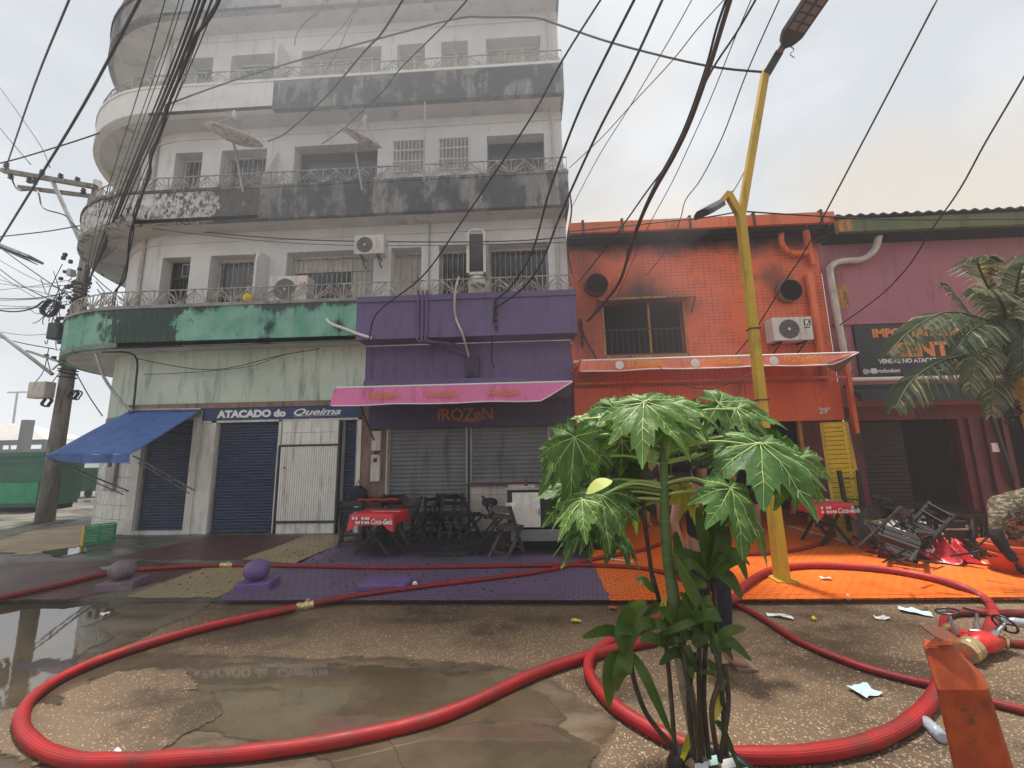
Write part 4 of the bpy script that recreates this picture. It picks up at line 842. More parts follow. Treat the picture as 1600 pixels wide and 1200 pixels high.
MT['teal_glass'] = plain('teal_window', (.08, .16, .16), .3); MT['tile_cream'] = paint('cream_tile', (.55, .50, .45), (.48, .44, .40), (.2, .16, .13), .3, 2, .35, .05)
p0 = at(423, 478, 7.95); ac((p0.x, 8.15, 5.02), .86, .60, .30, 'large white outdoor unit with a red badge on the green balcony', .36, 'TCL', 'badge_red', br=False)
ac((-3.74, 7.95, 5.98), .66, .44, .26, 'small white outdoor unit hung high between first floor windows', .24, '', 'badge_teal', br=1)
ac((5.10, WY-.04, 3.83), .80, .50, .28, 'white outdoor unit with a navy K badge on the orange red wall', .32, 'K', 'badge_navy', br=1)
t = thing('air_conditioner', 'window unit in a pale upright housing above the purple balcony', 'air conditioner', (-1.1, 8.2, 5.4))
s = MB(); s.box(-1.30, -1.24, 7.9, 8.28, 5.55, 6.5); s.box(-.93, -.87, 7.9, 8.28, 5.55, 6.5); s.tube(spline([(-1.27, 7.95, 6.45), (-1.2, 7.95, 6.56), (-.97, 7.95, 6.56), (-.9, 7.95, 6.45)], 4), .035, 6); s.box(-1.24, -.93, 7.93, 8.28, 5.52, 5.58); s.build('housing', 'ac', t)
MB().box(-1.24, -.93, 7.98, 8.28, 5.58, 6.5).build('unit', 'dark_metal', t); s = MB(); s.lathe([(.16, 0), (.17, .02), (.17, .18)], (-1.08, 8.1, 5.32), 14); s.build('drip_bucket', 'ac', t)
def dish(c, r, ax_, away, label, foot, mast):
    t = thing('satellite_dish', label, 'satellite dish', c); c = Vector(c)
    v_ = (c-Vector((0, 0, CAMH))).normalized(); a_ = Vector(ax_).normalized(); n_ = a_.cross(v_).normalized(); n_ = n_ if n_.z > 0 else -n_; n_ = (n_+v_*away).normalized(); a_ = (a_-n_*a_.dot(n_)).normalized(); M_ = Matrix((a_, n_.cross(a_), n_)).transposed().to_4x4()
    s = MB(); rings = 7; n = 28; vs = []
    for j in range(rings+1):
        q = r*j/rings
        for k_ in range(n): a = 2*math.pi*k_/n; vs.append(c+M_ @ Vector((q*math.cos(a), q*math.sin(a)*.95, .5*q*q/r*.5)))
    s.add(vs, [(j*n+k_, j*n+(k_+1) % n, (j+1)*n+(k_+1) % n, (j+1)*n+k_) for j in range(rings) for k_ in range(n)])
    o = s.build('reflector', 'dish', t, True); q = o.modifiers.new('s', 'SOLIDIFY'); q.thickness = .014
    tip = c+M_ @ Vector((0, -r*.1, r*.95))
    s = MB(); s.tube([c+M_ @ Vector((0, -r*.9, r*.2)), tip], .012, 6); s.tube([c+M_ @ Vector((r*.8, r*.3, r*.2)), tip], .008, 6); s.tube([c+M_ @ Vector((-r*.8, r*.3, r*.2)), tip], .008, 6); s.build('feed_arm', 'steel', t)
    s = MB(); d = (M_ @ Vector((0, 0, 1)).to_4d()).to_3d() if False else (M_.to_3x3() @ Vector((0, 0, 1))); s.cyl(tip-d*.06, tip+d*.10, .045, .03, 10); s.build('receiver', 'ac', t)
    s = MB(); s.tube([Vector(foot), Vector(mast), c+M_ @ Vector((0, 0, -.02))], .028, 8); s.build('mast', 'steel', t)
p = at(365, 222, 7.3); q1 = at(380, 300, 7.68); q2 = at(370, 245, 7.5); dish(p, .55, (.91, 0, -.42), .22, 'weathered white satellite dish tilted on the left of the second balcony', q1, q2)
p = at(561, 222, 7.3); q1 = at(566, 297, 7.68); q2 = at(556, 240, 7.45); dish(p, .46, (.83, 0, -.55), .09, 'thin edge-on satellite dish on the dark middle of the second balcony', q1, q2)
s = MB(); s.tube(spline([(-4.3, SY-.02, 4.55), (-4.15, SY-.1, 4.42), (-3.9, SY-.1, 4.32), (-3.6, SY-.05, 4.2), (-3.3, SY-.03, 4.1)], 4), .03, 8); tag(s.build('drain_pipe', 'ltr_white'), 'white plastic drain bent out of a hole in the green balcony', 'pipe')
s = MB(); s.lathe([(.001, -.11), (.06, -.095), (.1, -.05), (.11, 0), (.1, .05), (.06, .095), (.001, .11)], at(388, 466, 7.86), 16); tag(s.build('ball', 'yellow', None, True), 'yellow ball behind the railing of the green balcony', 'ball')
# ================================================================== UTILITY POLE
up = thing('utility_pole', 'tall grey concrete utility pole hung with cable coils and boxes at the street corner', 'utility pole', (-12.75, 9.9, 0))
UX = -12.75
s = MB(); s.tube([(UX, 9.9, 0), (UX, 9.9, 3.5), (UX, 9.9, 9.85)], [.185, .155, .10], 14); s.build('shaft', 'conc_pole', up, True)
e1 = at(5, 262, 9.75); e2 = Vector((UX+.15, 9.75, 9.55))
s = MB(); s.bar(e1+Vector((0, 0, -.1)), e2, .12, .12); s.bar(e1+Vector((.1, .35, -.4)), e2+Vector((0, .3, -.15)), .1, .1); s.build('crossarm', 'conc_pole', up)
s = MB(); m1 = e1.lerp(e2, .52); s.tube([m1, (UX-.15, 9.8, 7.9)], .05, 6); s.build('brace', 'steel', up)
for q in (.03, .1, .3, .36, .42, .62, .8, .88):
    p = e1.lerp(e2, q); s = MB(); dn = -1 if q in (.3, .36, .88, .1) else 1
    s.lathe([(.03, 0), (.07, .03), (.035, .06), (.07, .10), (.035, .13), (.06, .17), (.02, .2)], p+Vector((0, 0, .0 if dn > 0 else -.32)), 8); s.build('insulator', 'dark_metal', up)
s = MB(); s.tube(spline([e1.lerp(e2, .08)+Vector((0, 0, -.1)), e1.lerp(e2, .2)+Vector((0, 0, -.6)), e1.lerp(e2, .4)+Vector((0, 0, -.5)), e1.lerp(e2, .5)+Vector((0, 0, -1.0)), e1.lerp(e2, .75)+Vector((0, 0, -1.1)), e1.lerp(e2, .95)+Vector((0, 0, -1.6))], 5), .02, 5); s.build('jumper_cable', 'cable', up)
# cable wraps and coils
rq = random.Random(3)
s = MB()
for k_ in range(26):
    z = 3.9+k_*.11+rq.uniform(-.03, .03); r = .165-.009*(z-3.5)+rq.uniform(.0, .035); n = 14; tl = rq.uniform(-.07, .07)
    s.tube([(UX+r*math.cos(a), 9.9+r*math.sin(a), z+tl*math.cos(a)) for a in [2*math.pi*i/n for i in range(n+1)]], .02, 5, False)
s.build('cable_wrap', 'cable', up)
def coil(c, R_, loops, name='cable_coil', sd=1):
    r = random.Random(sd); s = MB()
    for k_ in range(loops):
        ox, oy, rr = r.uniform(-.03, .03), r.uniform(-.05, .05), R_*r.uniform(.88, 1.06)
        s.tube([(c[0]+ox+rr*math.cos(a), c[1]+oy+.02*math.sin(3*a), c[2]+rr*math.sin(a)*1.02) for a in [2*math.pi*i/22 for i in range(23)]], .018, 5, False)
    s.build(name, 'cable', up)
coil(at(77, 481, 9.55), .23, 9, sd=2); coil(at(72, 628, 9.5), .12, 5, sd=3); coil(at(117, 617, 9.6), .12, 5, sd=4)
c = at(92, 519, 9.55); o = MB().box(c.x-.17, c.x+.17, 9.4, 9.7, c.z-.22, c.z+.24).build('splice_box', 'black', up); bev(o, .03)
c = at(67, 610, 9.5); o = MB().box(c.x-.24, c.x+.24, 9.35, 9.6, c.z-.22, c.z+.22).build('junction_box', 'pvc', up); bev(o, .03)
c = at(113, 427, 9.5); o = MB().box(c.x-.06, c.x+.06, 9.4, 9.55, c.z-.1, c.z+.1).build('junction_box', 'pvc', up); bev(o, .02)
s = MB()
for k_ in range(60):
    a = rq.uniform(0, 6.28); z = rq.uniform(4.2, 7.4); r = rq.uniform(.15, .38); p = Vector((UX+r*math.cos(a), 9.7+.25*math.sin(a), z)); s.box(p.x-rq.uniform(.02, .06), p.x+.04, p.y-.03, p.y+.03, p.z-.04, p.z+rq.uniform(.02, .08))
s.build('cable_clamp', 'black', up, kind='stuff')
s = MB()
for k_ in range(34):
    a = rq.uniform(0, 6.28); z = rq.uniform(4.0, 7.2); p = Vector((UX+.26*math.cos(a), 9.65+.2*math.sin(a), z)); q = p+Vector((rq.uniform(-.7, .55), rq.uniform(-.2, .1), rq.uniform(-1.1, .6)))
    s.tube(spline([p, (p+q)/2+Vector((rq.uniform(-.2, .2), 0, rq.uniform(-.45, -.1))), q], 5), .009, 4, False)
s.build('loose_wires', 'cable', up, kind='stuff')
c = at(95, 566, 9.5); s = MB(); s.tube([(UX-.2, 9.7, c.z-.15), c], .02, 6); c2 = at(45, 549, 9.3); s.bar(c, c2, .18, .05); s.build('street_light_arm', 'steel', up)
c = at(82, 585, 9.6); c2 = at(-20, 506, 9.2); s = MB(); s.tube([c, c2], .045, 6); s.build('stay_arm', 'steel', up)
t = thing('street_light', 'flat grey lamp head seen from below at the left edge of the photo', 'street light', at(-5, 385, 8))
s = MB(); a_, b_ = at(-30, 372, 8.2), at(56, 406, 8.0); s.bar(a_, b_, .30, .06, (0, .2, 1)); s.build('lamp_head', 'steel', t); s = MB(); s.bar(a_-Vector((0, 0, .04)), b_-Vector((.1, 0, .04)), .24, .02, (0, .2, 1)); s.build('lens', 'dark_metal', t)
# ================================================================== YELLOW LAMP POST
lp = thing('lamp_post', 'mustard yellow square lamp post with a forked top standing on the orange paving', 'lamp post', gd(1222, 906, PZ))
base = gd(1222, 906, PZ); fork = at(1157, 335, base.y); top = at(1196, 112, base.y-.1)
def sqtube(s, pts, ws):
    N = len(pts); vs = []
    for p, w_ in zip(pts, ws): p = Vector(p); vs += [p+Vector((a*w_/2, b*w_/2, 0)) for a, b in ((-1, -1), (1, -1), (1, 1), (-1, 1))]
    s.add(vs, [(4*i+k_, 4*i+(k_+1) % 4, 4*i+4+(k_+1) % 4, 4*i+4+k_) for i in range(N-1) for k_ in range(4)]+[(3, 2, 1, 0), tuple(4*(N-1)+k_ for k_ in range(4))])
s = MB(); sqtube(s, [base, base+Vector((0, 0, 1.9)), fork], [.15, .118, .112]); o = s.build('shaft', 'yellow_post', lp); bev(o, .02, 2)
MB().box(base.x-.13, base.x+.13, base.y-.13, base.y+.13, PZ, PZ+.02).build('base_plate', 'yellow_post', lp)
s = MB(); s.bar(fork-Vector((0, 0, .05)), top, .10, .10, (0, 1, 0)); o = s.build('upper_arm', 'yellow_post', lp); bev(o, .012)
t2 = at(1216, 84, base.y-.2); s = MB(); s.bar(top-Vector((0, 0, .06)), t2, .115, .115, (0, 1, 0)); s.build('tape_wrap', 'black', lp)
t3 = at(1227, 66, base.y-.35); s = MB(); s.bar(t2, t3, .09, .09, (0, 1, 0)); s.build('spigot', 'brown_wall', lp)
f1 = at(1137, 302, base.y-.02); f2 = at(1121, 322, base.y-.05); s = MB(); s.bar(fork-Vector((0, 0, .04)), f1, .085, .085, (0, 1, 0)); s.bar(f1+Vector((.01, 0, .0)), f2, .075, .075, (0, 1, 0)); o = s.build('lower_arm', 'yellow_post', lp)
for z in (2.35, 3.35): MB().box(base.x-.068+(fork.x-base.x)*(z/5.3), base.x+.068+(fork.x-base.x)*(z/5.3), base.y-.068, base.y+.068, z, z+.018).build('strap', 'dark_metal', lp)
def luminaire(a, b, w_, th, name, panels):
    a = Vector(a); b = Vector(b); d = (b-a).normalized(); x = d.cross(Vector((0, 0, 1))).normalized(); n = x.cross(d).normalized(); L = (b-a).length
    s = MB(); N = 14; prof = []
    for i in range(N+1):
        u = i/N; hw = w_/2*min(1, (u*5)**.5 if u < .2 else 1)*(1 if u < .9 else 1-(u-.9)*3); prof.append((a+d*L*u, hw))
    vs = []
    for p, hw in prof: vs += [p-x*hw-n*th*.5, p+x*hw-n*th*.5, p+x*hw+n*th*.1, p+x*hw*.55+n*th*.5, p-x*hw*.55+n*th*.5, p-x*hw+n*th*.1]
    s.add(vs, [(6*i+k_, 6*i+(k_+1) % 6, 6*i+6+(k_+1) % 6, 6*i+6+k_) for i in range(N) for k_ in range(6)]+[(5, 4, 3, 2, 1, 0), tuple(6*N+k_ for k_ in range(6))])
    o = s.build(name, 'dark_metal', lp)
    for i in range(panels):
        for sg_ in (-1, 1):
            u0 = .28+.62*i/panels; u1 = u0+.62/panels*.78; s = MB(); q0 = a+d*L*u0-n*(th*.5+.004); q1 = a+d*L*u1-n*(th*.5+.004)
            s.quad(q0+x*sg_*.02, q0+x*sg_*w_*.4, q1+x*sg_*w_*.4, q1+x*sg_*.02); s.build('led_panel', 'grey_led', o)
MT['grey_led'] = plain('grey_led_lens', (.13, .13, .14), .3)
luminaire(at(1222, 74, base.y-.3), at(1298, -40, base.y-1.0), .34, .12, 'lamp_head', 5)
luminaire(at(1123, 318, base.y-.05), at(1096, 334, base.y-.55), .26, .10, 'lamp_head', 2)
s = MB(); p = at(1233, 72, base.y-.4); s.tube(spline([p, p+Vector((.06, 0, -.06)), p+Vector((.0, 0, -.14)), p+Vector((.05, 0, -.2))], 4), .006, 4); s.build('loose_wires', 'cable', lp)
# ================================================================== WIRES
def wire(pts, r, label, mat='cable', group=None, ext=0, name='overhead_cable', cat='cable'):
    P = [at(*p) for p in pts]
    if ext: P = P+[P[-1]+(P[-1]-P[-2]).normalized()*ext]
    s = MB(); s.tube(spline(P, 5) if len(P) > 2 else [P[0].lerp(P[1], i/12)+Vector((0, 0, -.25*math.sin(math.pi*i/12)*min(1, (P[1]-P[0]).length/8))) for i in range(13)], r, 5)
    o = s.build(name, mat, None, True); return tag(o, label, cat, group)
def W(pts, Y0, Y1, *a, **k):     # distances eased from Y0 to Y1 along the list
    n = len(pts)-1; L = [0]
    for i in range(n): L.append(L[-1]+math.hypot(pts[i+1][0]-pts[i][0], pts[i+1][1]-pts[i][1]))
    out = []
    for i, p in enumerate(pts):
        u = L[i]/L[-1]; iy = (1/Y0)*(1-u)+(1/Y1)*u; out.append((p[0], p[1], 1/iy))
    return wire(out, *a, **k)
W([(8, 266), (55, 130), (108, 0), (140, -80)], 9.7, 4.6, .016, 'wire climbing from the crossarm tip to the top left of the picture')
W([(-30, 425), (40, 312), (130, 165), (218, 0), (250, -60)], 9.5, 4.4, .020, 'thick wire running up the left sky and out above the curved balcony')
W([(-40, 80), (0, 137), (60, 222), (78, 262)], 12, 9.7, .014, 'upper of two wires coming in from the left to the crossarm')
W([(-40, 145), (0, 200), (48, 257)], 12, 9.7, .014, 'lower of two wires coming in from the left to the crossarm')
W([(-40, 262), (0, 255), (55, 240), (160, 206), (270, 160), (420, 108), (630, 50), (720, 28), (760, 27), (835, 28), (870, 38), (960, 68), (1100, 102), (1198, 113)], 9, 5.5, .017, 'long sagging cable crossing the whole facade to the top of the lamp post')
W([(-30, 373), (70, 362), (137, 351), (190, 349), (300, 361), (460, 374), (640, 378), (790, 377), (884, 371)], 8.6, 7.7, .014, 'cable strung across the second balcony underside from the left sky')
W([(190, 350), (300, 365), (460, 380), (640, 384), (884, 379)], 8.0, 7.7, .008, 'thin cable just below the one strung across the second balcony underside')
W([(888, 362), (970, 354), (1040, 346), (1100, 340), (1158, 330)], 7.8, 5.5, .012, 'cable between the white block corner and the fork of the lamp post')
W([(1157, 330), (1250, 336), (1400, 343), (1640, 342)], 5.5, 6.5, .012, 'cable from the lamp post fork out to the right edge')
T = [(258, 145), (280, 152), (287, 158), (305, 160), (312, 165), (320, 168), (331, 172), (339, 180), (330, 190)]
for i, (a, b) in enumerate(T):
    r = (.007, .006, .006, .012, .017, .020, .014, .008, .006)[i]
    P = [(132+i*2, 462-i*6), (b, 375), (b+(a-b)*.30, 262), (b+(a-b)*.68+2, 120), (a, 0), (a+25, -80)]
    W(P, 9.6, 4.2, r, ['leftmost thin strand of the black cable bundle rising from the pole', 'second thin strand from the left in the rising cable bundle', 'third thin strand from the left in the rising cable bundle', 'medium cable on the left side of the rising black bundle', 'thick cable on the left of the core of the rising bundle', 'thickest cable in the core of the rising black bundle', 'thick cable on the right of the core of the rising bundle', 'thin cable right of the core of the rising bundle', 'rightmost thin strand of the rising black cable bundle'][i], group='cables rising from the utility pole')
W([(176, 500), (178, 460), (196, 432), (203, 370), (214, 330), (231, 275), (238, 240), (252, 203), (262, 170), (269, 148), (288, 105), (303, 60), (330, 25), (352, -20)], 8.6, 4.3, .020, 'kinked twisted cable hanging in front of the curved balconies')
W([(176, 498), (182, 458), (192, 430), (208, 368), (210, 328), (235, 275), (234, 240), (255, 200), (258, 170), (272, 146), (284, 105), (306, 60), (326, 25), (355, -20)], 8.55, 4.35, .012, 'thin strand wound round the kinked twisted cable')
W([(508, 0), (498, 18), (480, 32), (465, 50), (460, 72)], 7.6, 7.9, .012, 'short loose cable dangling at the top floor partition')
W([(566, -10), (545, 30), (515, 62), (488, 92)], 7.0, 8.2, .007, 'fine wire dropping onto the third balcony, left one')
W([(568, -10), (545, 40), (528, 80), (508, 112)], 7.0, 8.2, .007, 'fine wire dropping onto the third balcony, right one')
W([(640, -18), (597, 51), (569, 81), (512, 148), (462, 195), (440, 212), (418, 221)], 4.6, 7.9, .015, 'cable ending in a loop at the dish partition of the second balcony')
W([(740, -12), (705, 28), (666, 67), (625, 108), (594, 147), (534, 203), (503, 225)], 4.6, 8.2, .011, 'cable ending on the white wall left of the second dish')
W([(948, -15), (880, 92), (835, 175), (770, 275), (719, 350), (660, 432), (590, 488), (577, 530)], 4.4, 7.7, .014, 'long cable slanting down to the left end of the purple balcony')
W([(1000, -18), (945, 90), (900, 185), (858, 300), (832, 392), (800, 445), (773, 470)], 4.2, 7.7, .020, 'left of the two dark cables joining at the purple balcony bracket')
W([(1040, -12), (985, 108), (930, 215), (878, 330), (846, 410), (815, 452), (776, 480)], 4.2, 7.7, .020, 'right of the two dark cables joining at the purple balcony bracket')
W([(1145, -15), (1128, 40), (1108, 105), (1078, 190), (1052, 245), (1022, 298), (1000, 345), (982, 398), (968, 440), (945, 472), (918, 502)], 3.6, 8.1, .030, 'thick maroon sheathed cable descending to the orange wall', 'cable2')
W([(1140, -15), (1120, 42), (1103, 105), (1074, 188), (1050, 240), (1020, 295), (998, 345), (978, 398)], 3.6, 8.0, .016, 'black cable lying along the thick maroon one')
W([(1086, -10), (1050, 55), (985, 165), (935, 245), (893, 325)], 4.6, 8.0, .008, 'fine wire from the top sky to the corner of the white block')
W([(1138, -8), (1090, 45), (1050, 95), (990, 160), (940, 215), (890, 262)], 4.6, 8.0, .009, 'fine wire meeting the white block above the fine one from the top sky')
W([(1186, -10), (1150, 52), (1112, 110), (1076, 185), (1050, 245), (1010, 300), (960, 370), (905, 440)], 4.0, 8.1, .015, 'medium cable passing behind the maroon one to the orange wall')
W([(1176, -6), (1148, 60), (1112, 150), (1078, 225), (1050, 285), (1005, 370), (962, 470)], 4.0, 8.1, .007, 'fine wire passing the orange window canopy at left')
W([(1222, -10), (1167, 113), (1129, 213), (1095, 280), (1071, 313), (1062, 345), (1040, 392), (1010, 430)], 4.0, 8.1, .009, 'fine kinked wire dropping past the small lamp head')
W([(1470, -12), (1370, 180), (1261, 386), (1229, 436), (1174, 524), (1128, 578)], 3.8, 8.0, .011, 'wire crossing the right sky down to the salmon awning')
W([(1640, 45), (1600, 120), (1540, 222), (1500, 295), (1455, 360), (1420, 415), (1375, 462), (1312, 508)], 4.4, 8.1, .012, 'rightmost wire curving down the pink wall')
W([(1180, 230), (1162, 270), (1145, 300)], 5.6, 5.5, .008, 'short wire hanging beside the small lamp head')
# left fan of wires to the pole
LW = [((-20, 200), (110, 440)), ((-20, 372), (120, 470)), ((-20, 395), (112, 458)), ((-20, 430), (100, 466)), ((-20, 466), (118, 455)), ((-20, 470), (112, 462)), ((-20, 476), (108, 470)), ((-20, 483), (104, 476)), ((-20, 440), (112, 445)), ((-20, 455), (112, 437)), ((-20, 405), (82, 470)), ((-20, 415), (60, 468)), ((-20, 515), (95, 520)), ((-20, 522), (84, 545))]
for i, (a, b) in enumerate(LW[1:]):
    W([a, ((a[0]+b[0])/2, (a[1]+b[1])/2+(6 if i % 2 else 2)), b], 11+i*.1, 9.7, .009+.007*(i % 3 == 0), ['topmost', 'second from top', 'fourth steep', 'sixth', 'seventh', 'eighth', 'ninth', 'fifth', 'low crossing', 'steeply falling', 'third', 'lowest but one', 'lowest'][i]+' telecom cable fanning from the left edge to the utility pole', group='telecom cables left of the pole')
W([(-20, 482), (20, 487), (50, 482), (68, 470)], 10, 9.6, .022, 'thick drooping cable feeding the big coil on the pole')
for i, (a, b) in enumerate((((140, 425), (195, 470)), ((150, 440), (195, 488)), ((152, 452), (190, 500)), ((120, 585), (160, 650)))):
    W([a, ((a[0]+b[0])/2, (a[1]+b[1])/2+3), b], 9.6, 8.6, .012, ['uppermost service drop from the pole to the curved balcony', 'middle service drop from the pole to the curved balcony', 'lowest service drop from the pole to the curved balcony', 'thin drop cable below the green curved balcony'][i])
W([(212, 560), (330, 578), (440, 555), (500, 545)], 8.15, 7.9, .010, 'cable looping along the pale green wall under the balcony')
W([(225, 585), (280, 583), (350, 578), (400, 570), (445, 553)], 8.2, 8.2, .007, 'thin cable sagging across the pale green wall')
W([(160, 550), (210, 555), (212, 600), (205, 660)], 8.1, 8.15, .022, 'dark conduit elbow at the corner of the pale green wall', name='conduit', cat='pipe')
W([(150, 552), (163, 590), (190, 628), (208, 642)], 7.9, 8.1, .03, 'grey diagonal pole stay in front of the curved corner', 'steel', name='awning_strut', cat='strut')
W([(905, 500), (915, 530), (935, 565)], 8.2, 8.15, .02, 'bunched cables clipped down the orange wall', name='cable_bunch')
W([(890, 300), (893, 330), (886, 380), (893, 430), (888, 470)], 8.0, 8.2, .02, 'knotted cable running down the block corner by the orange shop', name='cable_bunch')
W([(773, 470), (770, 520), (768, 560), (772, 575)], 7.6, 8.1, .018, 'cable running down the purple balcony from the bracket', name='cable_bunch')
W([(1303, 470), (1312, 505), (1318, 530), (1328, 560)], 8.2, 8.2, .022, 'black cable knot on the pink wall beside the white downpipe', name='cable_bunch')
W([(1025, 568), (1060, 598), (1110, 608), (1160, 590), (1180, 577)], 7.0, 7.0, .006, 'blue grey wire drooping under the salmon awning')
for nm, a, lab in (('wall_bracket', at(775, 478, 7.74), 'dark iron cable bracket on the purple balcony'), ('wall_bracket', at(908, 505, 8.24), 'dark iron cable bracket on the orange wall')):
    t = thing(nm, lab, 'bracket', a); s = MB(); s.box(a.x-.02, a.x+.02, a.y-.05, a.y, a.z-.55, a.z+.1)
    for k_ in range(4): s.lathe([(.02, 0), (.04, .02), (.02, .05)], (a.x, a.y-.07, a.z-.5+k_*.14), 8)
    s.build('rack', 'black', t)
# ================================================================== HOSES
def hose(px, r, label, mat='hose', n=20, zl=None, ends=None, name='fire_hose', ribs=1):
    P = []
    for i, p in enumerate(px):
        z = (p[2] if len(p) > 2 else 0) + (PZ if gd(p[0], p[1], 0).y > KY-.02 else 0); q = gd(p[0], p[1], z+r); P.append(q)
    s = MB(); P = spline(P, 7); ph = px[0][0]; s.tube(P, [r*(1+.035*math.sin(i*.9+ph)+.02*math.sin(i*2.3)) for i in range(len(P))], n, True, ribs); o = s.build(name, [mat, mat+'_groove'] if ribs else mat, None, True); return tag(o, label, 'hose'), P
hA, PA = hose([(1062, 985), (1030, 998), (960, 1014), (850, 1047), (700, 1114), (560, 1150), (420, 1172), (300, 1183), (190, 1189), (110, 1186), (55, 1163), (33, 1128), (52, 1090), (110, 1052), (200, 1016), (330, 978), (462, 950)], .041, 'thick bright red hose looping round the muddy puddle in the foreground', n=44)
PA = PA
h2, P2 = hose([(470, 948), (560, 930), (680, 914), (780, 902), (860, 890), (935, 872), (1000, 860), (1035, 848), (1062, 832), (1060, 815)], .030, 'slimmer red hose leading from the coupling across the purple paving to the shop', 'hose2')
h3, P3 = hose([(1146, 940), (1168, 912), (1200, 893), (1240, 885), (1300, 884), (1380, 890), (1450, 902), (1505, 918), (1540, 937), (1552, 958), (1545, 985), (1530, 1003)], .043, 'thick red hose arching over the orange paving to the divider valve', n=44)
h4, P4 = hose([(1510, 1019), (1490, 1036), (1470, 1062), (1458, 1090), (1420, 1128), (1360, 1158), (1280, 1175), (1190, 1180), (1100, 1172), (1020, 1140), (955, 1098), (922, 1055), (925, 1025), (960, 1000), (1010, 975), (1050, 960), (1100, 950), (1150, 936)], .043, 'thick red hose curling round the foot of the papaya plant', n=44)
h5, P5 = hose([(-40, 942), (0, 934), (90, 915), (180, 894), (262, 887), (345, 883)], .031, 'red hose entering from the left edge past the grey stone ball', 'hose2')
h6, P6 = hose([(355, 883), (450, 884), (600, 887), (760, 885), (900, 883), (985, 886), (1030, 893), (1062, 903), (1090, 922), (1120, 935), (1150, 945), (1190, 966), (1250, 1003), (1330, 1036), (1400, 1057), (1468, 1073), (1540, 1095), (1640, 1120)], .029, 'long thin dusty red hose crossing the paving and passing behind the plant', 'hose2')
h7, P7 = hose([(1478, 992), (1474, 972), (1484, 960), (1510, 957), (1560, 958), (1660, 958)], .033, 'dark red hose turning back behind the divider valve to the right edge', 'hose2')
h8, P8 = hose([(1572, 1004), (1600, 1007), (1680, 1010)], .03, 'short dark hose leaving the right outlet of the divider valve', 'hose2')
h9, P9 = hose([(1150, 866), (1200, 864), (1250, 858), (1285, 848), (1300, 838), (1306, 822)], .03, 'dark dirty hose curving on the orange paving under the red table', 'hose2')
h10, P10 = hose([(1320, 800), (1318, 822), (1332, 838), (1370, 848), (1430, 858)], .027, 'dark maroon hose snaking among the burnt chairs', 'hose2')
def coupling(P, k_, r, label):
    a = P[k_]; b = P[k_+1]; d = (b-a).normalized(); t = thing('hose_coupling', label, 'coupling', a); s = MB()
    s.tube([a-d*.10, a-d*.095, a-d*.05, a-d*.045, a-d*.01, a, a+d*.04, a+d*.045, a+d*.09, a+d*.095], [r*1.0, r*1.22, r*1.22, r*1.05, r*1.05, r*1.38, r*1.38, r*1.1, r*1.1, r*.95], 14); s.build('body', 'brass', t)
    s = MB()
    for k2 in range(2):
        u = d.orthogonal().normalized(); u.rotate(Matrix.Rotation(k2*math.pi+.6, 3, d)); s.bar(a+d*.02+u*r*1.2, a+d*.02+u*r*1.7, .03, .03)
    s.build('lug', 'brass', t)
coupling(P2, 1, .042, 'brass coupling joining the thick and slim red hoses near the violet ball')
coupling(P6, 0, .034, 'brass coupling in the long thin hose left of the violet ball')
# divider valve
c = gd(1527, 1010, .10); vt = thing('hose_divider', 'red three way hose divider with handwheels lying on the street', 'valve', (c.x, c.y, 0))
def vp(x, y, z): return gd(x, y, z)
s = MB(); a, b = vp(1508, 1016, .09), vp(1560, 1000, .09)
s.tube([vp(1518, 1012, .09), vp(1540, 1002, .1), vp(1562, 1000, .09)], [.06, .085, .05], 14)
s.tube([vp(1530, 1006, .1), vp(1512, 998, .09), vp(1494, 988, .09)], [.06, .052, .05], 14)
s.tube([vp(1530, 1006, .1), vp(1524, 990, .1)], [.05, .045], 12)
s.build('body', 'valve_red', vt, True)
for a, b, r in ((vp(1520, 1011, .09), vp(1508, 1020, .085), .075), (vp(1492, 990, .085), vp(1483, 985, .085), .06), (vp(1562, 1000, .085), vp(1576, 1004, .08), .055)):
    s = MB(); d = (b-a); s.tube([a, a+d*.05, a+d*.3, a+d*.35, a+d*.6, a+d*.65, b], [r*.9, r*1.1, r*1.1, r*.95, r*.95, r*1.12, r*1.0], 18); s.build('outlet_ring', 'brass', vt)
for a, b in ((vp(1496, 990, .13), at(1480, 955, gd(1496, 990, .13).y+.02)), (vp(1526, 990, .13), at(1526, 956, gd(1526, 990, .13).y+.02)), (vp(1545, 1000, .12), at(1570, 975, gd(1545, 1000, .12).y+.05))):
    s = MB(); s.tube([a, a.lerp(b, .5)], .022, 8); s.tube([a.lerp(b, .5), b], .012, 8); s.build('stem', 'steel', vt)
    s = MB(); d = (b-a).normalized(); u = d.orthogonal().normalized(); v = d.cross(u); R_ = .075
    s.tube([b+(u*math.cos(q)+v*math.sin(q))*R_ for q in [2*math.pi*i/16 for i in range(17)]], .009, 5, False)
    for q in (0, 2.1, 4.2): s.tube([b, b+(u*math.cos(q)+v*math.sin(q))*R_], .008, 5)
    s.build('handwheel', 'black', vt)
s = MB(); s.tube(spline([vp(1516, 985, .16), vp(1540, 988, .17), vp(1560, 998, .12)], 4), .01, 6); s.build('carry_handle', 'steel', vt)
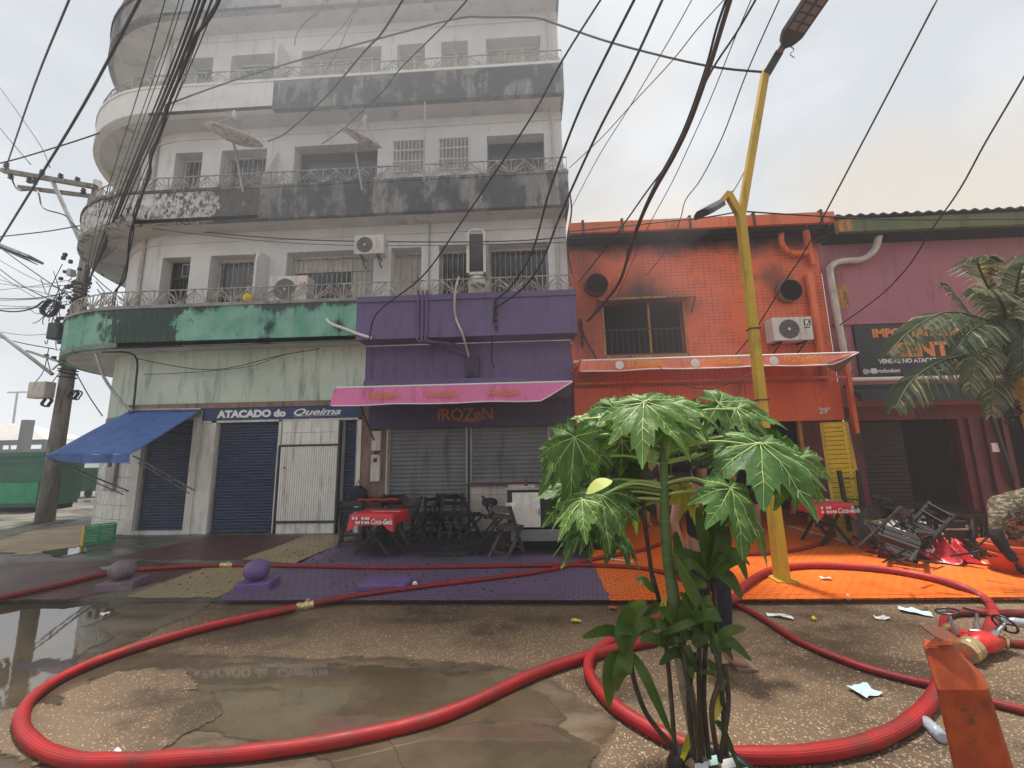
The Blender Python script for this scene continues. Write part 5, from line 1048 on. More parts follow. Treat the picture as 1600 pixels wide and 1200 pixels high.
# ================================================================== ROUND STONES, BOLLARD, CRATE
def stone(px, r, mat, label, rz):
    p = gd(*px, PZ); t = thing('stone_ball', label, 'stone ball', p); bm = bmesh.new(); bmesh.ops.create_icosphere(bm, subdivisions=4, radius=r)
    for v in bm.verts: v.co *= 1+.03*math.sin(v.co.x*14+v.co.y*9)*math.cos(v.co.z*11); v.co.z *= .88; v.co.x *= 1.04
    s = MB(); bm.verts.index_update(); s.add([v.co+p+Vector((0, 0, .09+r*.86)) for v in bm.verts], [tuple(q.index for q in f.verts) for f in bm.faces]); bm.free(); s.build('ball', mat, t, True)
    s = MB(); c, q = math.cos(rz), math.sin(rz); L, Wd = .21, .16
    def cc(x, y, z): return (p.x+.03+x*c-y*q, p.y+x*q+y*c, PZ+z)
    s.add([cc(-L, -Wd, 0), cc(L, -Wd, 0), cc(L, Wd, 0), cc(-L, Wd, 0), cc(-L, -Wd, .095), cc(L, -Wd, .095), cc(L, Wd, .095), cc(-L, Wd, .095)], [(4, 5, 6, 7), (0, 1, 5, 4), (1, 2, 6, 5), (2, 3, 7, 6), (3, 0, 4, 7)]); o = s.build('plinth', mat, t); bev(o, .012); return t
stone((188, 917), .145, 'grey_paint', 'round stone ball of flaking grey purple paint on its plinth, the left of two', .25)
stone((399, 918), .15, 'violet', 'round stone ball painted bright violet on its plinth', .2)
p = gd(603, 918, PZ); o = MB().box(p.x-.30, p.x+.30, p.y-.17, p.y+.17, PZ, PZ+.09).build('empty_plinth', 'violet'); bev(o, .015); tag(o, 'violet plinth without its ball on the purple paving', 'plinth')
bo = thing('bollard', 'rusty orange square bollard with a pinched crushed top in the right foreground', 'bollard', (1.95, 1.85, 0))
s = MB(); Yb = 1.85
tl, tr = at(1466, 1018, Yb), at(1507, 1018, Yb); sl, sr = at(1463, 1078, Yb), at(1546, 1078, Yb); bl, br_ = at(1500, 1250, Yb), at(1600, 1250, Yb)
def ring4(l, r, dep): return [l, r, r+Vector((dep*.88, dep, 0)), l+Vector((dep*.88, dep, 0))]
dn = (bl-sl)/((sl.z-bl.z)); b0l = sl+dn*sl.z; b0r = sr+((br_-sr)/(sr.z-br_.z))*sr.z
gl = ring4(b0l, b0r, .13)+ring4(sl, sr, .13)+ring4(tl+Vector((0, .07, 0)), tr+Vector((0, .07, 0)), .05)
s.add(gl, [(0, 1, 5, 4), (1, 2, 6, 5), (2, 3, 7, 6), (3, 0, 4, 7), (4, 5, 9, 8), (5, 6, 10, 9), (6, 7, 11, 10), (7, 4, 8, 11), (8, 9, 10, 11)])
o = s.build('post', 'bollard', bo); bev(o, .028, 4)
s = MB(); cl = at(1462, 995, Yb+.06); cr = at(1502, 1000, Yb+.06); 
s.add([tl+Vector((0, .06, -.01)), tr+Vector((0, .06, -.01)), cr, (cl+cr)/2+Vector((.01, -.03, -.008)), cl, cl+Vector((.02, .09, .01)), cr+Vector((.01, .08, .015))], [(0, 1, 2, 3), (0, 3, 4), (4, 3, 2, 6, 5)]); o = s.build('crushed_cap', 'bollard', bo); q = o.modifiers.new('s', 'SOLIDIFY'); q.thickness = .006
# toppled plastic crate
cr_ = thing('plastic_crate', 'green slatted plastic crate with a yellow end lying by the tiled corner', 'crate', gd(150, 852, PZ))
a, b = gd(128, 853, PZ), gd(178, 846, PZ); L = (b-a).length; dx = (b-a).normalized(); dy = Vector((-dx.y, dx.x, 0))
def cq(u, v, z): return a+dx*u+dy*v+Vector((0, 0, z))
s = MB(); H = .33
for k_ in range(7): z = .015+k_*.045; s.bar(cq(.02, 0, z), cq(L, 0, z), .012, .032); s.bar(cq(.02, .28, z), cq(L, .28, z), .012, .032); s.bar(cq(L, 0, z), cq(L, .28, z), .012, .032)
for u in (.02, L*.5, L): s.bar(cq(u, .008, 0), cq(u, .008, H), .02, .02); s.bar(cq(u, .272, 0), cq(u, .272, H), .02, .02)
s.bar(cq(.0, 0, H), cq(L, 0, H), .035, .022); s.bar(cq(.0, .28, H), cq(L, .28, H), .035, .022); s.bar(cq(L, 0, H), cq(L, .28, H), .03, .022); s.quad(cq(.02, 0, .01), cq(L, 0, .01), cq(L, .28, .01), cq(.02, .28, .01)); s.quad(cq(.02, .01, .3), cq(L, .01, .3), cq(L, .27, .3), cq(.02, .27, .3)); s.build('body', 'crate_green', cr_)
s = MB()
for k_ in range(7): z = .02+k_*.045; s.bar(cq(0, -.005, z), cq(0, .285, z), .018, .036)
s.bar(cq(0, 0, 0), cq(0, 0, H), .03, .03); s.bar(cq(0, .28, 0), cq(0, .28, H), .03, .03); s.build('end_panel', 'yellow', cr_)
# ================================================================== LEFT BACKGROUND
def stall(px0, px1, Y, h, label):
    x0, x1 = px0, px1; t = thing('green_kiosk', label, 'kiosk', ((x0+x1)/2, Y, 0))
    dp = 1.0 if x1 > -16 else .4; MB().box(x0, x1, Y, Y+dp, .18, h*.93).build('body', 'green_stall', t); s = MB(); s.box(x0-.06, x1+.06, Y-.08, Y+dp+.1, h*.93, h); s.build('roof_edge', 'green_stall', t)
    for z in (.22, .95, h*.82): s = MB(); s.box(x0, x1, Y-.04, Y-.001, z, z+.05); s.build('trim_rail', 'green_stall', t)
    s = MB(); s.box(x0+.2, x1-.05, Y-.025, Y-.002, .3, .93); s.build('lower_panel', 'crate_green', t)
    MB().box(x0+.02, x1-.02, Y+.05, Y+dp-.05, 0, .18).build('plinth', 'void', t)
stall(-22.5, -15.25, 11.6, 1.86, 'long green market kiosk cut by the left edge of the picture'); stall(-17.0, -16.55, 13.4, 1.7, 'narrow green kiosk directly behind the utility pole'); 
t = thing('green_cart', 'small green cart on wheels between pole and tiled corner', 'cart', (-17.4, 14.6, 0)); o = MB().box(-18.2, -17.2, 14.8, 15.6, .3, 1.2).build('body', 'green_stall', t); s = MB()
for x in (-18.0, -17.4): s.lathe([(.12, -.03), (.16, -.02), (.16, .02), (.12, .03)], (x, 14.78, .22), 12, 'Y')
s.build('wheels', 'black', t)
t = thing('pavilion', 'far open pavilion with pale hipped roof beyond the green kiosks', 'building', (-54, 37, 0))
s = MB(); s.add([(-60, 36, 3.1), (-47.6, 36, 3.1), (-47.6, 40, 3.1), (-60, 40, 3.1), (-56, 38, 4.9), (-53, 38, 4.9)], [(0, 1, 5, 4), (1, 2, 5), (2, 3, 4, 5), (3, 0, 4), (3, 2, 1, 0)]); s.build('roof', 'pvc', t)
for x in (-58, -55.5, -53, -50.5, -48.2): MB().box(x, x+.35, 36.2, 36.5, 0, 3.09).build('column', 'dark_metal', t)
MB().box(-59, -48, 37, 39.5, 0, 2.2).build('wall', 'dark_metal', t); MB().box(-59.4, -48, 36.55, 36.9, 2.6, 3.09).build('beam', 'dark_metal', t)
t = thing('far_tower', 'dark grey concrete block rising at the left edge behind the kiosks', 'building', (-52, 31, 0)); MB().box(-58, -48.2, 31, 32, 0, 8.2).build('wall', 'conc_pole', t)
for z in (3.5, 4.7, 5.9, 6.9): MB().box(-50.5, -48.6, 30.9, 30.98, z, z+.6).build('window', 'dark_glass', t)
t = thing('light_mast', 'thin twin armed light mast far behind the green kiosk', 'light mast', at(22, 680, 40)); a = at(20, 680, 40); b = at(27, 614, 40); s = MB(); s.tube([(a.x, 40, 0), (b.x, 40, b.z)], .09, 6); s.box(b.x-1.1, b.x+1.1, 39.9, 40.1, b.z, b.z+.15); s.build('mast', 'steel', t)
t = thing('chimney', 'short dark chimney stack behind the green kiosk', 'chimney', at(38, 680, 34)); a = at(38, 656, 34); MB().box(a.x-.3, a.x+.3, 34, 34.6, 0, a.z).build('stack', 'dark_metal', t)
def far_tree(c, R_, h, label, seed, n=900):
    r = random.Random(seed); t = thing('tree', label, 'tree', (c[0], c[1], 0)); s = MB(); s.tube([(c[0], c[1], 0), (c[0]+.2, c[1], h*.6), (c[0], c[1], h)], [.25, .16, .06], 7)
    for k_ in range(5): a = k_*1.25; s.tube([(c[0], c[1], h*.5), (c[0]+R_*.6*math.cos(a), c[1]+R_*.6*math.sin(a), h*.85)], [.09, .03], 5)
    s.build('trunk', 'cane', t); s = MB()
    cl = [Vector((c[0]+r.gauss(0, R_*.5), c[1]+r.gauss(0, R_*.4), h+r.uniform(-R_*.55, R_*.4))) for _ in range(16)]
    for k_ in range(n):
        q = r.choice(cl)+Vector((r.gauss(0, R_*.2), r.gauss(0, R_*.2), r.gauss(0, R_*.16))); d1 = Vector((r.gauss(0, 1), r.gauss(0, 1), r.gauss(0, 1))).normalized()*.22; d2 = d1.orthogonal().normalized()*.12; s.quad(q-d1, q+d2, q+d1, q-d2)
    s.build('crown', 'tree', t)
far_tree((-41.5, 48), 2.6, 3.6, 'low dark tree seen beyond the pole, the left of two', 4); far_tree((-37.2, 50), 2.8, 3.2, 'low dark tree seen just left of the blue awning', 6)
s = MB(); s.box(-75, -30, 55, 56, 0, 2.1); tag(s.build('market_wall', 'conc_pole'), 'low grey wall closing the far end of the side street', 'wall')
# ================================================================== PAPAYA PLANT
YP = 2.45
pot = thing('tyre_planter', 'old tyre planter full of wet litter at the foot of the papaya', 'planter', gd(1110, 1215, 0))
pc = Vector((.93, 2.36, 0))
s = MB(); s.lathe([(.17, .0), (.22, .0), (.245, .04), (.245, .09), (.21, .12), (.17, .115), (.16, .08), (.16, .0)], pc, 30); s.build('tyre', 'black', pot, True)
s = MB(); s.lathe([(.001, .09), (.10, .10), (.165, .08), (.165, .02)], pc, 16); s.build('soil', 'mud', pot, True)
for k_ in range(7):
    a = k_*.9; q = pc+Vector((.10*math.cos(a)+.02, .08*math.sin(a)-.02, .11)); s = MB(); s.quad(q+Vector((-.04, -.02, 0)), q+Vector((.03, -.03, .02)), q+Vector((.045, .02, .03)), q+Vector((-.02, .03, .01))); s.build('litter', 'paper' if k_ % 2 else 'mint', pot)
pap = thing('papaya_plant', 'young papaya plant with big lobed green leaves in the right foreground', 'plant', (.86, 2.5, 0))
tb = [Vector((.90, 2.46, .10)), at(1068, 1050, YP), at(1052, 930, YP), at(1042, 860, YP), at(1038, 780, YP), at(1037, 720, YP), at(1036, 670, YP)]
s = MB(); s.tube(spline(tb, 7), [.043-.023*(i/42) for i in range(43)], 14); s.build('trunk', 'papaya_trunk', pap, True)
def lobes_r(th, lob):
    r = .10
    for a, L, w_ in lob:
        d = (th-a+math.pi) % (2*math.pi)-math.pi; k_ = max(0, 1-abs(d)/w_)
        r = max(r, L*(.25+.75*k_**.95) if k_ > 0 else 0)
        for off, L2 in ((.20, .80), (-.20, .80), (.34, .62), (-.34, .62)):
            k2 = max(0, 1-abs(d-off)/.09); 
            if k2 > 0: r = max(r, L*(L2*.70+L2*.30*k2))
    return r
def leaf(A, T, wdt, mat='leaf', droop=.35, nhint=(0, -.55, .85), seed=0, name='leaf', label=None):
    rr_ = random.Random(seed); A = Vector(A); T = Vector(T); L = (T-A).length; d = (T-A).normalized(); nh = Vector(nhint); x = d.cross(nh).normalized(); n = x.cross(d).normalized()
    lob = [(0, 1, .38), (.66, .93, .36), (-.66, .93, .36), (1.28, .80, .36), (-1.28, .80, .36), (1.92, .58, .42), (-1.92, .58, .42), (2.55, .36, .42), (-2.55, .36, .42)]
    lob = [(a+rr_.uniform(-.07, .07), l*rr_.uniform(.88, 1.06), w_) for a, l, w_ in lob]
    NT_, NR = 132, 6; vs = [A]; 
    def P(r, th):
        X = r*math.sin(th)*wdt; Yv = r*math.cos(th); near = min(abs((th-a+math.pi) % (2*math.pi)-math.pi) for a, l, w_ in lob)
        z = .05-droop*(r*r)*(.35+.65*abs(math.sin(th))**1.2 if abs(th) < 1.57 or True else 1)+.26*r*min(near, .35)-.035*math.sin(7*th+seed)*r+.02*math.sin(13*r+th*3+seed)
        return A+(x*X+d*Yv+n*z)*L+Vector((0, 0, -.17*L*r*r*(1 if abs(th) < 2 else .6)+.03*L*math.sin(5*r+4*th+seed*2)*r))
    for j in range(1, NR+1):
        for i in range(NT_):
            th = -math.pi+2*math.pi*i/NT_; vs.append(P(lobes_r(th, lob)*j/NR, th))
    fs = [(0, 1+i, 1+(i+1) % NT_) for i in range(NT_)]+[(1+j*NT_+i, 1+(j+1)*NT_+i, 1+(j+1)*NT_+(i+1) % NT_, 1+j*NT_+(i+1) % NT_) for j in range(NR-1) for i in range(NT_)]
    s = MB(); s.add(vs, fs); s.cur = 1
    for a, l, w_ in lob[:7]:
        pts = []
        for k_ in range(7):
            q = P(l*k_/6*.97, a)+n*.006; pts.append(q)
        for k_ in range(6):
            wv = .0028*(1.25-k_/6); sd_ = (pts[k_+1]-pts[k_]).cross(n).normalized()*wv; s.quad(pts[k_]-sd_, pts[k_]+sd_, pts[k_+1]+sd_*.8, pts[k_+1]-sd_*.8)
        for k_ in (2, 3, 4):
            for o_ in (-.16, .16):
                p0 = pts[k_]; p1 = P(l*(k_+1.0)/6*.9, a+o_*.8)+n*.006; sd_ = (p1-p0).cross(n).normalized()*.0011; s.quad(p0-sd_, p0+sd_, p1+sd_, p1-sd_)
    o = s.build(name, [mat, 'vein'], pap, True, label=label); return o
LV = [ # attach px, attach Y, tip px, tip Y, width, material, droop
 ((1006, 632), 2.42, (1008, 712), 2.15, 1.05, 'leaf', .25), ((1046, 634), 2.50, (1097, 672), 2.25, 1.0, 'leaf', .3), ((985, 636), 2.6, (915, 668), 2.55, .9, 'leaf', .25),
 ((1122, 634), 2.6, (1228, 650), 2.55, .8, 'leaf', .25), ((1150, 640), 2.55, (1170, 690), 2.4, .9, 'leaf', .35), ((1186, 697), 2.38, (1196, 772), 2.12, 1.15, 'leaf', .3),
 ((1205, 700), 2.5, (1297, 760), 2.45, .75, 'leaf', .3), ((1137, 766), 2.22, (1168, 872), 2.0, .95, 'leaf', .3), ((1160, 790), 2.4, (1215, 885), 2.3, .8, 'leaf', .4),
 ((912, 783), 2.30, (862, 838), 2.2, .95, 'leaf', .35), ((936, 776), 2.32, (958, 864), 2.15, .85, 'leaf', .35), ((948, 770), 2.45, (1006, 812), 2.4, .9, 'leaf', .3),
 ((890, 690), 2.45, (852, 738), 2.4, .9, 'leaf', .4), ((898, 684), 2.4, (886, 790), 2.35, .75, 'leaf', .5), ((922, 690), 2.5, (935, 745), 2.4, 1.0, 'leaf', .4),
 ((940, 655), 2.65, (893, 685), 2.6, .9, 'leaf', .3), ((1048, 666), 2.35, (1082, 716), 2.25, .95, 'leaf_young', .3), ((1054, 662), 2.4, (1034, 690), 2.35, .9, 'leaf_young', .3), ((1066, 762), 2.6, (1092, 822), 2.6, .9, 'leaf_yellow', .3),
 ((960, 640), 2.75, (905, 712), 2.7, 1.0, 'leaf', .5), ((1020, 625), 2.7, (1060, 612), 2.8, .9, 'leaf', .3), ((1080, 640), 2.75, (1130, 690), 2.7, 1.0, 'leaf', .5), ((1215, 720), 2.6, (1262, 790), 2.55, .8, 'leaf', .5), ((870, 700), 2.6, (905, 760), 2.55, .9, 'leaf', .5), ((1120, 770), 2.55, (1088, 800), 2.5, .9, 'leaf', .4), ((1160, 700), 2.6, (1122, 726), 2.6, .9, 'leaf', .4), ((925, 790), 2.5, (905, 860), 2.4, .8, 'leaf', .5), ((1000, 640), 2.8, (1030, 690), 2.75, 1.0, 'leaf', .5),
 ((1120, 662), 2.75, (1108, 730), 2.7, .9, 'leaf_young', .3), ((1248, 715), 2.5, (1240, 790), 2.4, .7, 'leaf', .4), ((975, 668), 2.7, (985, 725), 2.7, .95, 'leaf', .4), ((905, 655), 2.7, (930, 640), 2.8, .9, 'leaf', .3)]
rl = random.Random(31)
for k_ in range(20):
    cx_, cy_, rx_, ry_ = rl.choice([(975, 670, 75, 30), (1090, 655, 60, 22), (900, 730, 35, 45), (1200, 730, 60, 45), (1150, 800, 50, 45), (930, 800, 45, 35)])
    a = (cx_+rl.uniform(-1, 1)*rx_, cy_+rl.uniform(-1, 1)*ry_); g_ = rl.uniform(-1, 1); LV.append((a, rl.uniform(2.45, 2.8), (a[0]+g_*45+(a[0]-1040)*.12, a[1]+rl.uniform(30, 62)), rl.uniform(2.35, 2.75), rl.uniform(.7, 1), rl.choice(['leaf', 'leaf', 'leaf', 'leaf_young']), rl.uniform(.3, .6)))
for i, (a, ya, t_, yt, wd, mt, dr) in enumerate(LV):
    A = at(*a, ya); T = at(*t_, yt); T = A+(T-A)*rnd.uniform(.85, 1.12); leaf(A, T, wd, mt, dr+.12, (rnd.uniform(-.6, .6), rnd.uniform(-1.0, -.2), rnd.uniform(.4, .9)), i)
    top_ = tb[6].lerp(tb[4], min(1, max(0, (a[1]-640)/160))); mid = (A+top_)/2+Vector((0, 0, .05))
    s = MB(); s.tube(spline([top_, mid, A], 5), [.011-.0005*q for q in range(11)], 6); s.build('petiole', 'vein' if i % 3 else 'papaya_trunk', pap, True)
s = MB(); A = at(916, 772, 2.2); B_ = at(957, 752, 2.2); d = B_-A; n_ = Vector((-.2, -.5, .8)); sd_ = d.cross(n_).normalized(); vs = []
for k_ in range(9): u = k_/8; wv = .045*math.sin(math.pi*min(1, u*1.0))**.7*(1 if u < 1 else 0)+.002; q = A+d*u+Vector((0, 0, .02*math.sin(u*3))); vs += [q-sd_*wv, q+sd_*wv]
s.add(vs, [(2*i, 2*i+1, 2*i+3, 2*i+2) for i in range(8)]); s.build('leaf', 'leaf_pale', pap, True, label='small pale yellow green leaf')
# cordyline
cp = thing('cordyline_plant', 'cluster of dark canes with long strap leaves growing round the papaya trunk', 'plant', (1.0, 2.4, .1))
def strap(A, mid, T, w_, mat='strap', par=None):
    P = spline([A, mid, T], 7); n = len(P); s = MB(); vs = []
    for i, p in enumerate(P):
        u = i/(n-1); d = (P[min(i+1, n-1)]-P[max(i-1, 0)]).normalized(); sd_ = d.cross(Vector((.1, -.85, .5))).normalized(); nn = sd_.cross(d); ww = w_*(math.sin(math.pi*(u*.93+.05))**.75)
        vs += [p-sd_*ww, p-nn*ww*.35, p+sd_*ww]
    s.add(vs, [(3*i+j, 3*i+j+1, 3*i+j+4, 3*i+j+3) for i in range(n-1) for j in range(2)]); return s.build('leaf', mat, par or cp, True)
canes = [[(1108, 1185, 2.35), (1100, 1090, 2.4), (1103, 1000, 2.45), (1108, 900, 2.5)], [(1135, 1180, 2.3), (1128, 1080, 2.35), (1120, 980, 2.45), (1112, 860, 2.5)], [(1095, 1190, 2.3), (1082, 1100, 2.3), (1070, 1040, 2.35), (1062, 980, 2.4)], [(1050, 1165, 2.3), (1010, 1115, 2.25), (990, 1060, 2.25), (985, 1020, 2.25)], [(1022, 925, 2.5), (1012, 850, 2.5), (1006, 800, 2.5), (1002, 740, 2.5)], [(1055, 1180, 2.4), (1046, 1060, 2.5), (1034, 960, 2.5), (1020, 900, 2.5)], [(1120, 1175, 2.25), (1112, 1110, 2.2), (1125, 1060, 2.2), (1118, 1020, 2.2)], [(1125, 1190, 2.3), (1138, 1100, 2.3), (1132, 1040, 2.3)], [(1098, 1180, 2.35), (1092, 1060, 2.4), (1096, 960, 2.45)], [(1085, 1185, 2.35), (1076, 1090, 2.35), (1088, 1020, 2.4)]]
for c_ in canes: s = MB(); s.tube(spline([at(*p) for p in c_], 5), .013, 7); s.build('cane', 'cane', cp, True)

ST = [((1108, 905), (1085, 870), (1052, 865), .035), ((1110, 900), (1100, 840), (1090, 792), .04), ((1110, 900), (1130, 850), (1128, 800), .045), ((1105, 915), (1070, 895), (1056, 830), .045), ((1108, 930), (1095, 960), (1062, 925), .035), ((1112, 900), (1150, 870), (1168, 905), .04), ((1112, 890), (1142, 905), (1160, 935), .045), ((1110, 880), (1150, 865), (1172, 882), .035), ((1105, 960), (1085, 930), (1056, 870), .04), ((1108, 900), (1112, 840), (1100, 760), .035), ((1110, 895), (1126, 830), (1140, 770), .03),
 ((985, 1022), (975, 990), (990, 938), .05), ((985, 1015), (955, 985), (910, 996), .028), ((984, 1020), (955, 1040), (952, 1105), .04), ((985, 1010), (972, 1050), (965, 1080), .045), ((985, 1010), (1000, 975), (1044, 975), .03), ((980, 1000), (985, 960), (1010, 940), .035), ((988, 1020), (1010, 1060), (1050, 1150), .028),
 ((1108, 1010), (1140, 1002), (1174, 1032), .03), ((1110, 1005), (1140, 985), (1166, 982), .025), ((1105, 1030), (1125, 1055), (1128, 1080), .03), ((1062, 985), (1045, 995), (1026, 1004), .03), ((1062, 980), (1075, 950), (1085, 910), .045), ((1064, 985), (1040, 950), (1018, 935), .04), ((1062, 990), (1072, 1030), (1082, 1060), .03), ((1022, 925), (1008, 908), (994, 906), .022), ((1104, 990), (1112, 960), (1100, 930), .05), ((1085, 1010), (1098, 985), (1090, 955), .045), ((1118, 1070), (1125, 1090), (1112, 1130), .025), ((1110, 1120), (1130, 1140), (1160, 1215), .018), ((1090, 1130), (1075, 1160), (1062, 1200), .02), ((1040, 930), (1035, 960), (1040, 990), .02)]
rl = random.Random(77)
for k_ in range(26):
    cx_, cy_ = rl.choice([(1108, 905), (1108, 960), (1112, 1020), (1064, 985), (1090, 1050), (1118, 1090), (1040, 1010)]); a_ = rl.uniform(-2.6, -.4) if k_ % 3 else rl.uniform(-3.6, .5); L_ = rl.uniform(35, 85)
    ST.append(((cx_, cy_), (cx_+math.cos(a_)*L_*.55, cy_+math.sin(a_)*L_*.6), (cx_+math.cos(a_)*L_*1.05, cy_+math.sin(a_)*L_*.75+rl.uniform(5, 30)), rl.uniform(.012, .028)))
for i, (a, b, c_, w_) in enumerate(ST):
    ya = 2.4 if a[0] > 1030 else 2.25; strap(at(*a, ya), at(*b, ya-.05*(i % 3)), at(*c_, ya-.12+.1*(i % 4)), w_, 'leaf_yellow' if i in (30, 31, 28) else 'strap')
# dark broad leaves hanging behind the crown
for i, (a, b, c_, w_) in enumerate([((1000, 690), (985, 740), (960, 700), .05), ((1000, 700), (990, 760), (1018, 800), .05), ((985, 700), (975, 760), (990, 800), .06), ((1003, 690), (1000, 740), (1008, 790), .06), ((996, 690), (960, 720), (930, 700), .05)]): strap(at(*a, 2.7), at(*b, 2.7), at(*c_, 2.65), w_, 'strap')
# ================================================================== COCONUT PALM
pt = thing('coconut_palm', 'coconut palm with arching fronds in front of the dark sign at the right edge', 'palm tree', (6.9, 6.2, 0))
pcn = at(1572, 520, 6.1)
s = MB(); s.tube(spline([(pcn.x+.25, 6.15, 0), (pcn.x+.2, 6.15, 1.4), at(1594, 600, 6.1), pcn], 5), [.12-.003*i for i in range(16)], 10); s.build('trunk', 'yellow_post', pt, True)
s = MB(); rq = random.Random(9)
for k_ in range(30): q = at(1578+rq.uniform(-14, 14), 640+rq.uniform(-18, 18), 6.0); s.tube([q, q+Vector((rq.uniform(-.12, .12), -.03, rq.uniform(-.12, .05)))], .016, 4)
s.build('fibre', 'wood_char', pt)
def frond(pts, ll, dry=0, seed=0, n=64):
    rq = random.Random(seed); P = spline([at(*p) for p in pts], 10); N = len(P); s = MB(); s.tube(P, [.022*(1-i/N)+.004 for i in range(N)], 6); r = s.build('frond', 'palm', pt, True); mats = []
    s = MB()
    for i in range(n):
        u = .12+.86*i/n; k_ = min(N-2, int(u*(N-1))); p = P[k_].lerp(P[k_+1], u*(N-1)-k_); d = (P[k_+1]-P[k_]).normalized(); side = d.cross(Vector((0, -.4, 1))).normalized()
        for sg_ in (-1, 1):
            L = ll*math.sin(math.pi*(u*.75+.2))*rq.uniform(.8, 1.1); dr = (side*sg_*.75+d*.75+Vector((0, 0, rq.uniform(-.35, 0)))).normalized(); a = p; w_ = .016
            m1 = a+dr*L*.5+Vector((0, 0, -.05*L)); m2 = a+dr*L*.85+Vector((0, 0, -.38*L)); e_ = dr.cross(Vector((rq.uniform(-.5, .5), -1, .3))).normalized()*w_; s.cur = 1 if rq.random() < dry else 0
            s.add([a-e_*.4, a+e_*.4, m1+e_, m1-e_, m2+e_*.3, m2-e_*.3], [(0, 1, 2, 3), (3, 2, 4, 5)])
    s.build('leaflets', ['palm', 'palm_dry'], r, False, kind='stuff')
FR = [([(1574, 520, 6.1), (1540, 500, 5.95), (1480, 488, 5.8), (1425, 515, 5.6), (1385, 555, 5.5)], .62), ([(1574, 525, 6.1), (1530, 550, 5.9), (1470, 565, 5.7), (1425, 595, 5.6), (1398, 640, 5.5)], .55),
      ([(1574, 515, 6.1), (1555, 470, 6.0), (1535, 430, 5.9), (1528, 405, 5.7), (1548, 398, 5.5)], .5), ([(1574, 515, 6.1), (1585, 470, 6.0), (1592, 430, 5.8), (1600, 410, 5.6)], .5), ([(1574, 520, 6.1), (1600, 480, 6.0), (1640, 450, 5.8), (1700, 460, 5.6)], .6),
      ([(1574, 525, 6.1), (1560, 560, 5.8), (1552, 600, 5.7), (1548, 650, 5.6)], .35), ([(1574, 525, 6.1), (1600, 540, 5.8), (1640, 560, 5.6), (1690, 620, 5.5)], .6), ([(1574, 520, 6.1), (1540, 525, 6.5), (1500, 470, 6.6), (1475, 440, 6.6)], .5), ([(1574, 525, 6.1), (1545, 540, 5.7), (1525, 560, 5.4), (1515, 610, 5.3)], .35), ([(1574, 515, 6.1), (1568, 480, 5.7), (1550, 455, 5.4), (1515, 450, 5.2)], .42)]
FR += [([(1574, 520, 6.1), (1550, 505, 5.8), (1520, 515, 5.5), (1495, 545, 5.4)], .45), ([(1574, 520, 6.1), (1590, 500, 5.7), (1600, 530, 5.5), (1598, 590, 5.4)], .45), ([(1574, 515, 6.1), (1560, 480, 6.3), (1568, 430, 6.4), (1590, 400, 6.4)], .5)]
for i, (p, l) in enumerate(FR): frond(p, l, .3 if i in (2, 5, 8) else .08, i)
# ================================================================== FURNITURE
def chair_proto(mat, label):
    t = thing('folding_chair', label, 'chair', (0, 0, 0))
    W_ = .40
    for sx_ in (-1, 1):
        x = sx_*W_/2; s = MB(); s.bar((x, .20, 0), (x, -.16, .80), .03, .055, (1, 0, 0)); s.build('leg', mat, t)      # front foot to back top
        s = MB(); s.bar((x*.88, -.24, 0), (x*.88, .19, .44), .03, .05, (1, 0, 0)); s.build('leg', mat, t)
    for k_ in range(5): MB().box(-.19, .19, -.14+k_*.075, -.078+k_*.075, .435, .453).build('seat_slat', mat, t)
    for z, y in ((.74, -.133), (.62, -.08)): s = MB(); s.bar((-.2, y, z), (.2, y, z),   .02, .095 if z > .7 else .07, (0, .4, 1)); s.build('back_slat', mat, t)
    s = MB(); s.bar((-.2, .145, .12), (.2, .145, .12), .02, .025); s.bar((-.18, -.17, .08), (.18, -.17, .08), .02, .025); s.build('stretcher', mat, t)
    return t
ch0 = chair_proto('wood_char', 'x'); ch1 = chair_proto('wood_ash', 'x')
used = set()
def chair(px, rz, label, p0=ch0, tilt=(0, 0), z=PZ, group=None, Y=None):
    if p0.name not in used: o = p0; used.add(p0.name)
    else: o = dup(p0, (0, 0, 0))
    o.location = gd(px[0], px[1], z) if Y is None else at(px[0], px[1], Y); o.rotation_euler = (tilt[0], tilt[1], R(rz)); o['label'] = label
    if group: o['group'] = group
    return o
GC = 'dark folding chairs outside the grey shutter'
chair((549, 850), 15, 'black folding chair half hidden left of the red clothed table', group=GC)
chair((612, 838), -170, 'black folding chair behind the red clothed table', group=GC)
chair((636, 846), 60, 'folding chair with pale worn back right of the red clothed table', ch1, group=GC)
chair((664, 838), -120, 'black folding chair tipped against the grey shutter', tilt=(-.45, 0), group=GC)
chair((693, 838), 170, 'upright black folding chair facing the grey shutter with its slatted back to us', group=GC)
chair((706, 838), 178, 'black folding chair stacked behind the upright one at the shutter', tilt=(-.12, 0), group=GC)
chair((735, 842), -70, 'black folding chair sideways at the right jamb of the grey shutter', group=GC)
chair((768, 846), -80, 'black folding chair below the cream tiled sill, facing left', group=GC)
chair((792, 868), -35, 'nearest dark folding chair with a white rag beside the cabinet', ch1, group=GC)
chair((652, 842), 100, 'black folding chair leaning in the dark between two others', tilt=(.3, 0), group=GC)
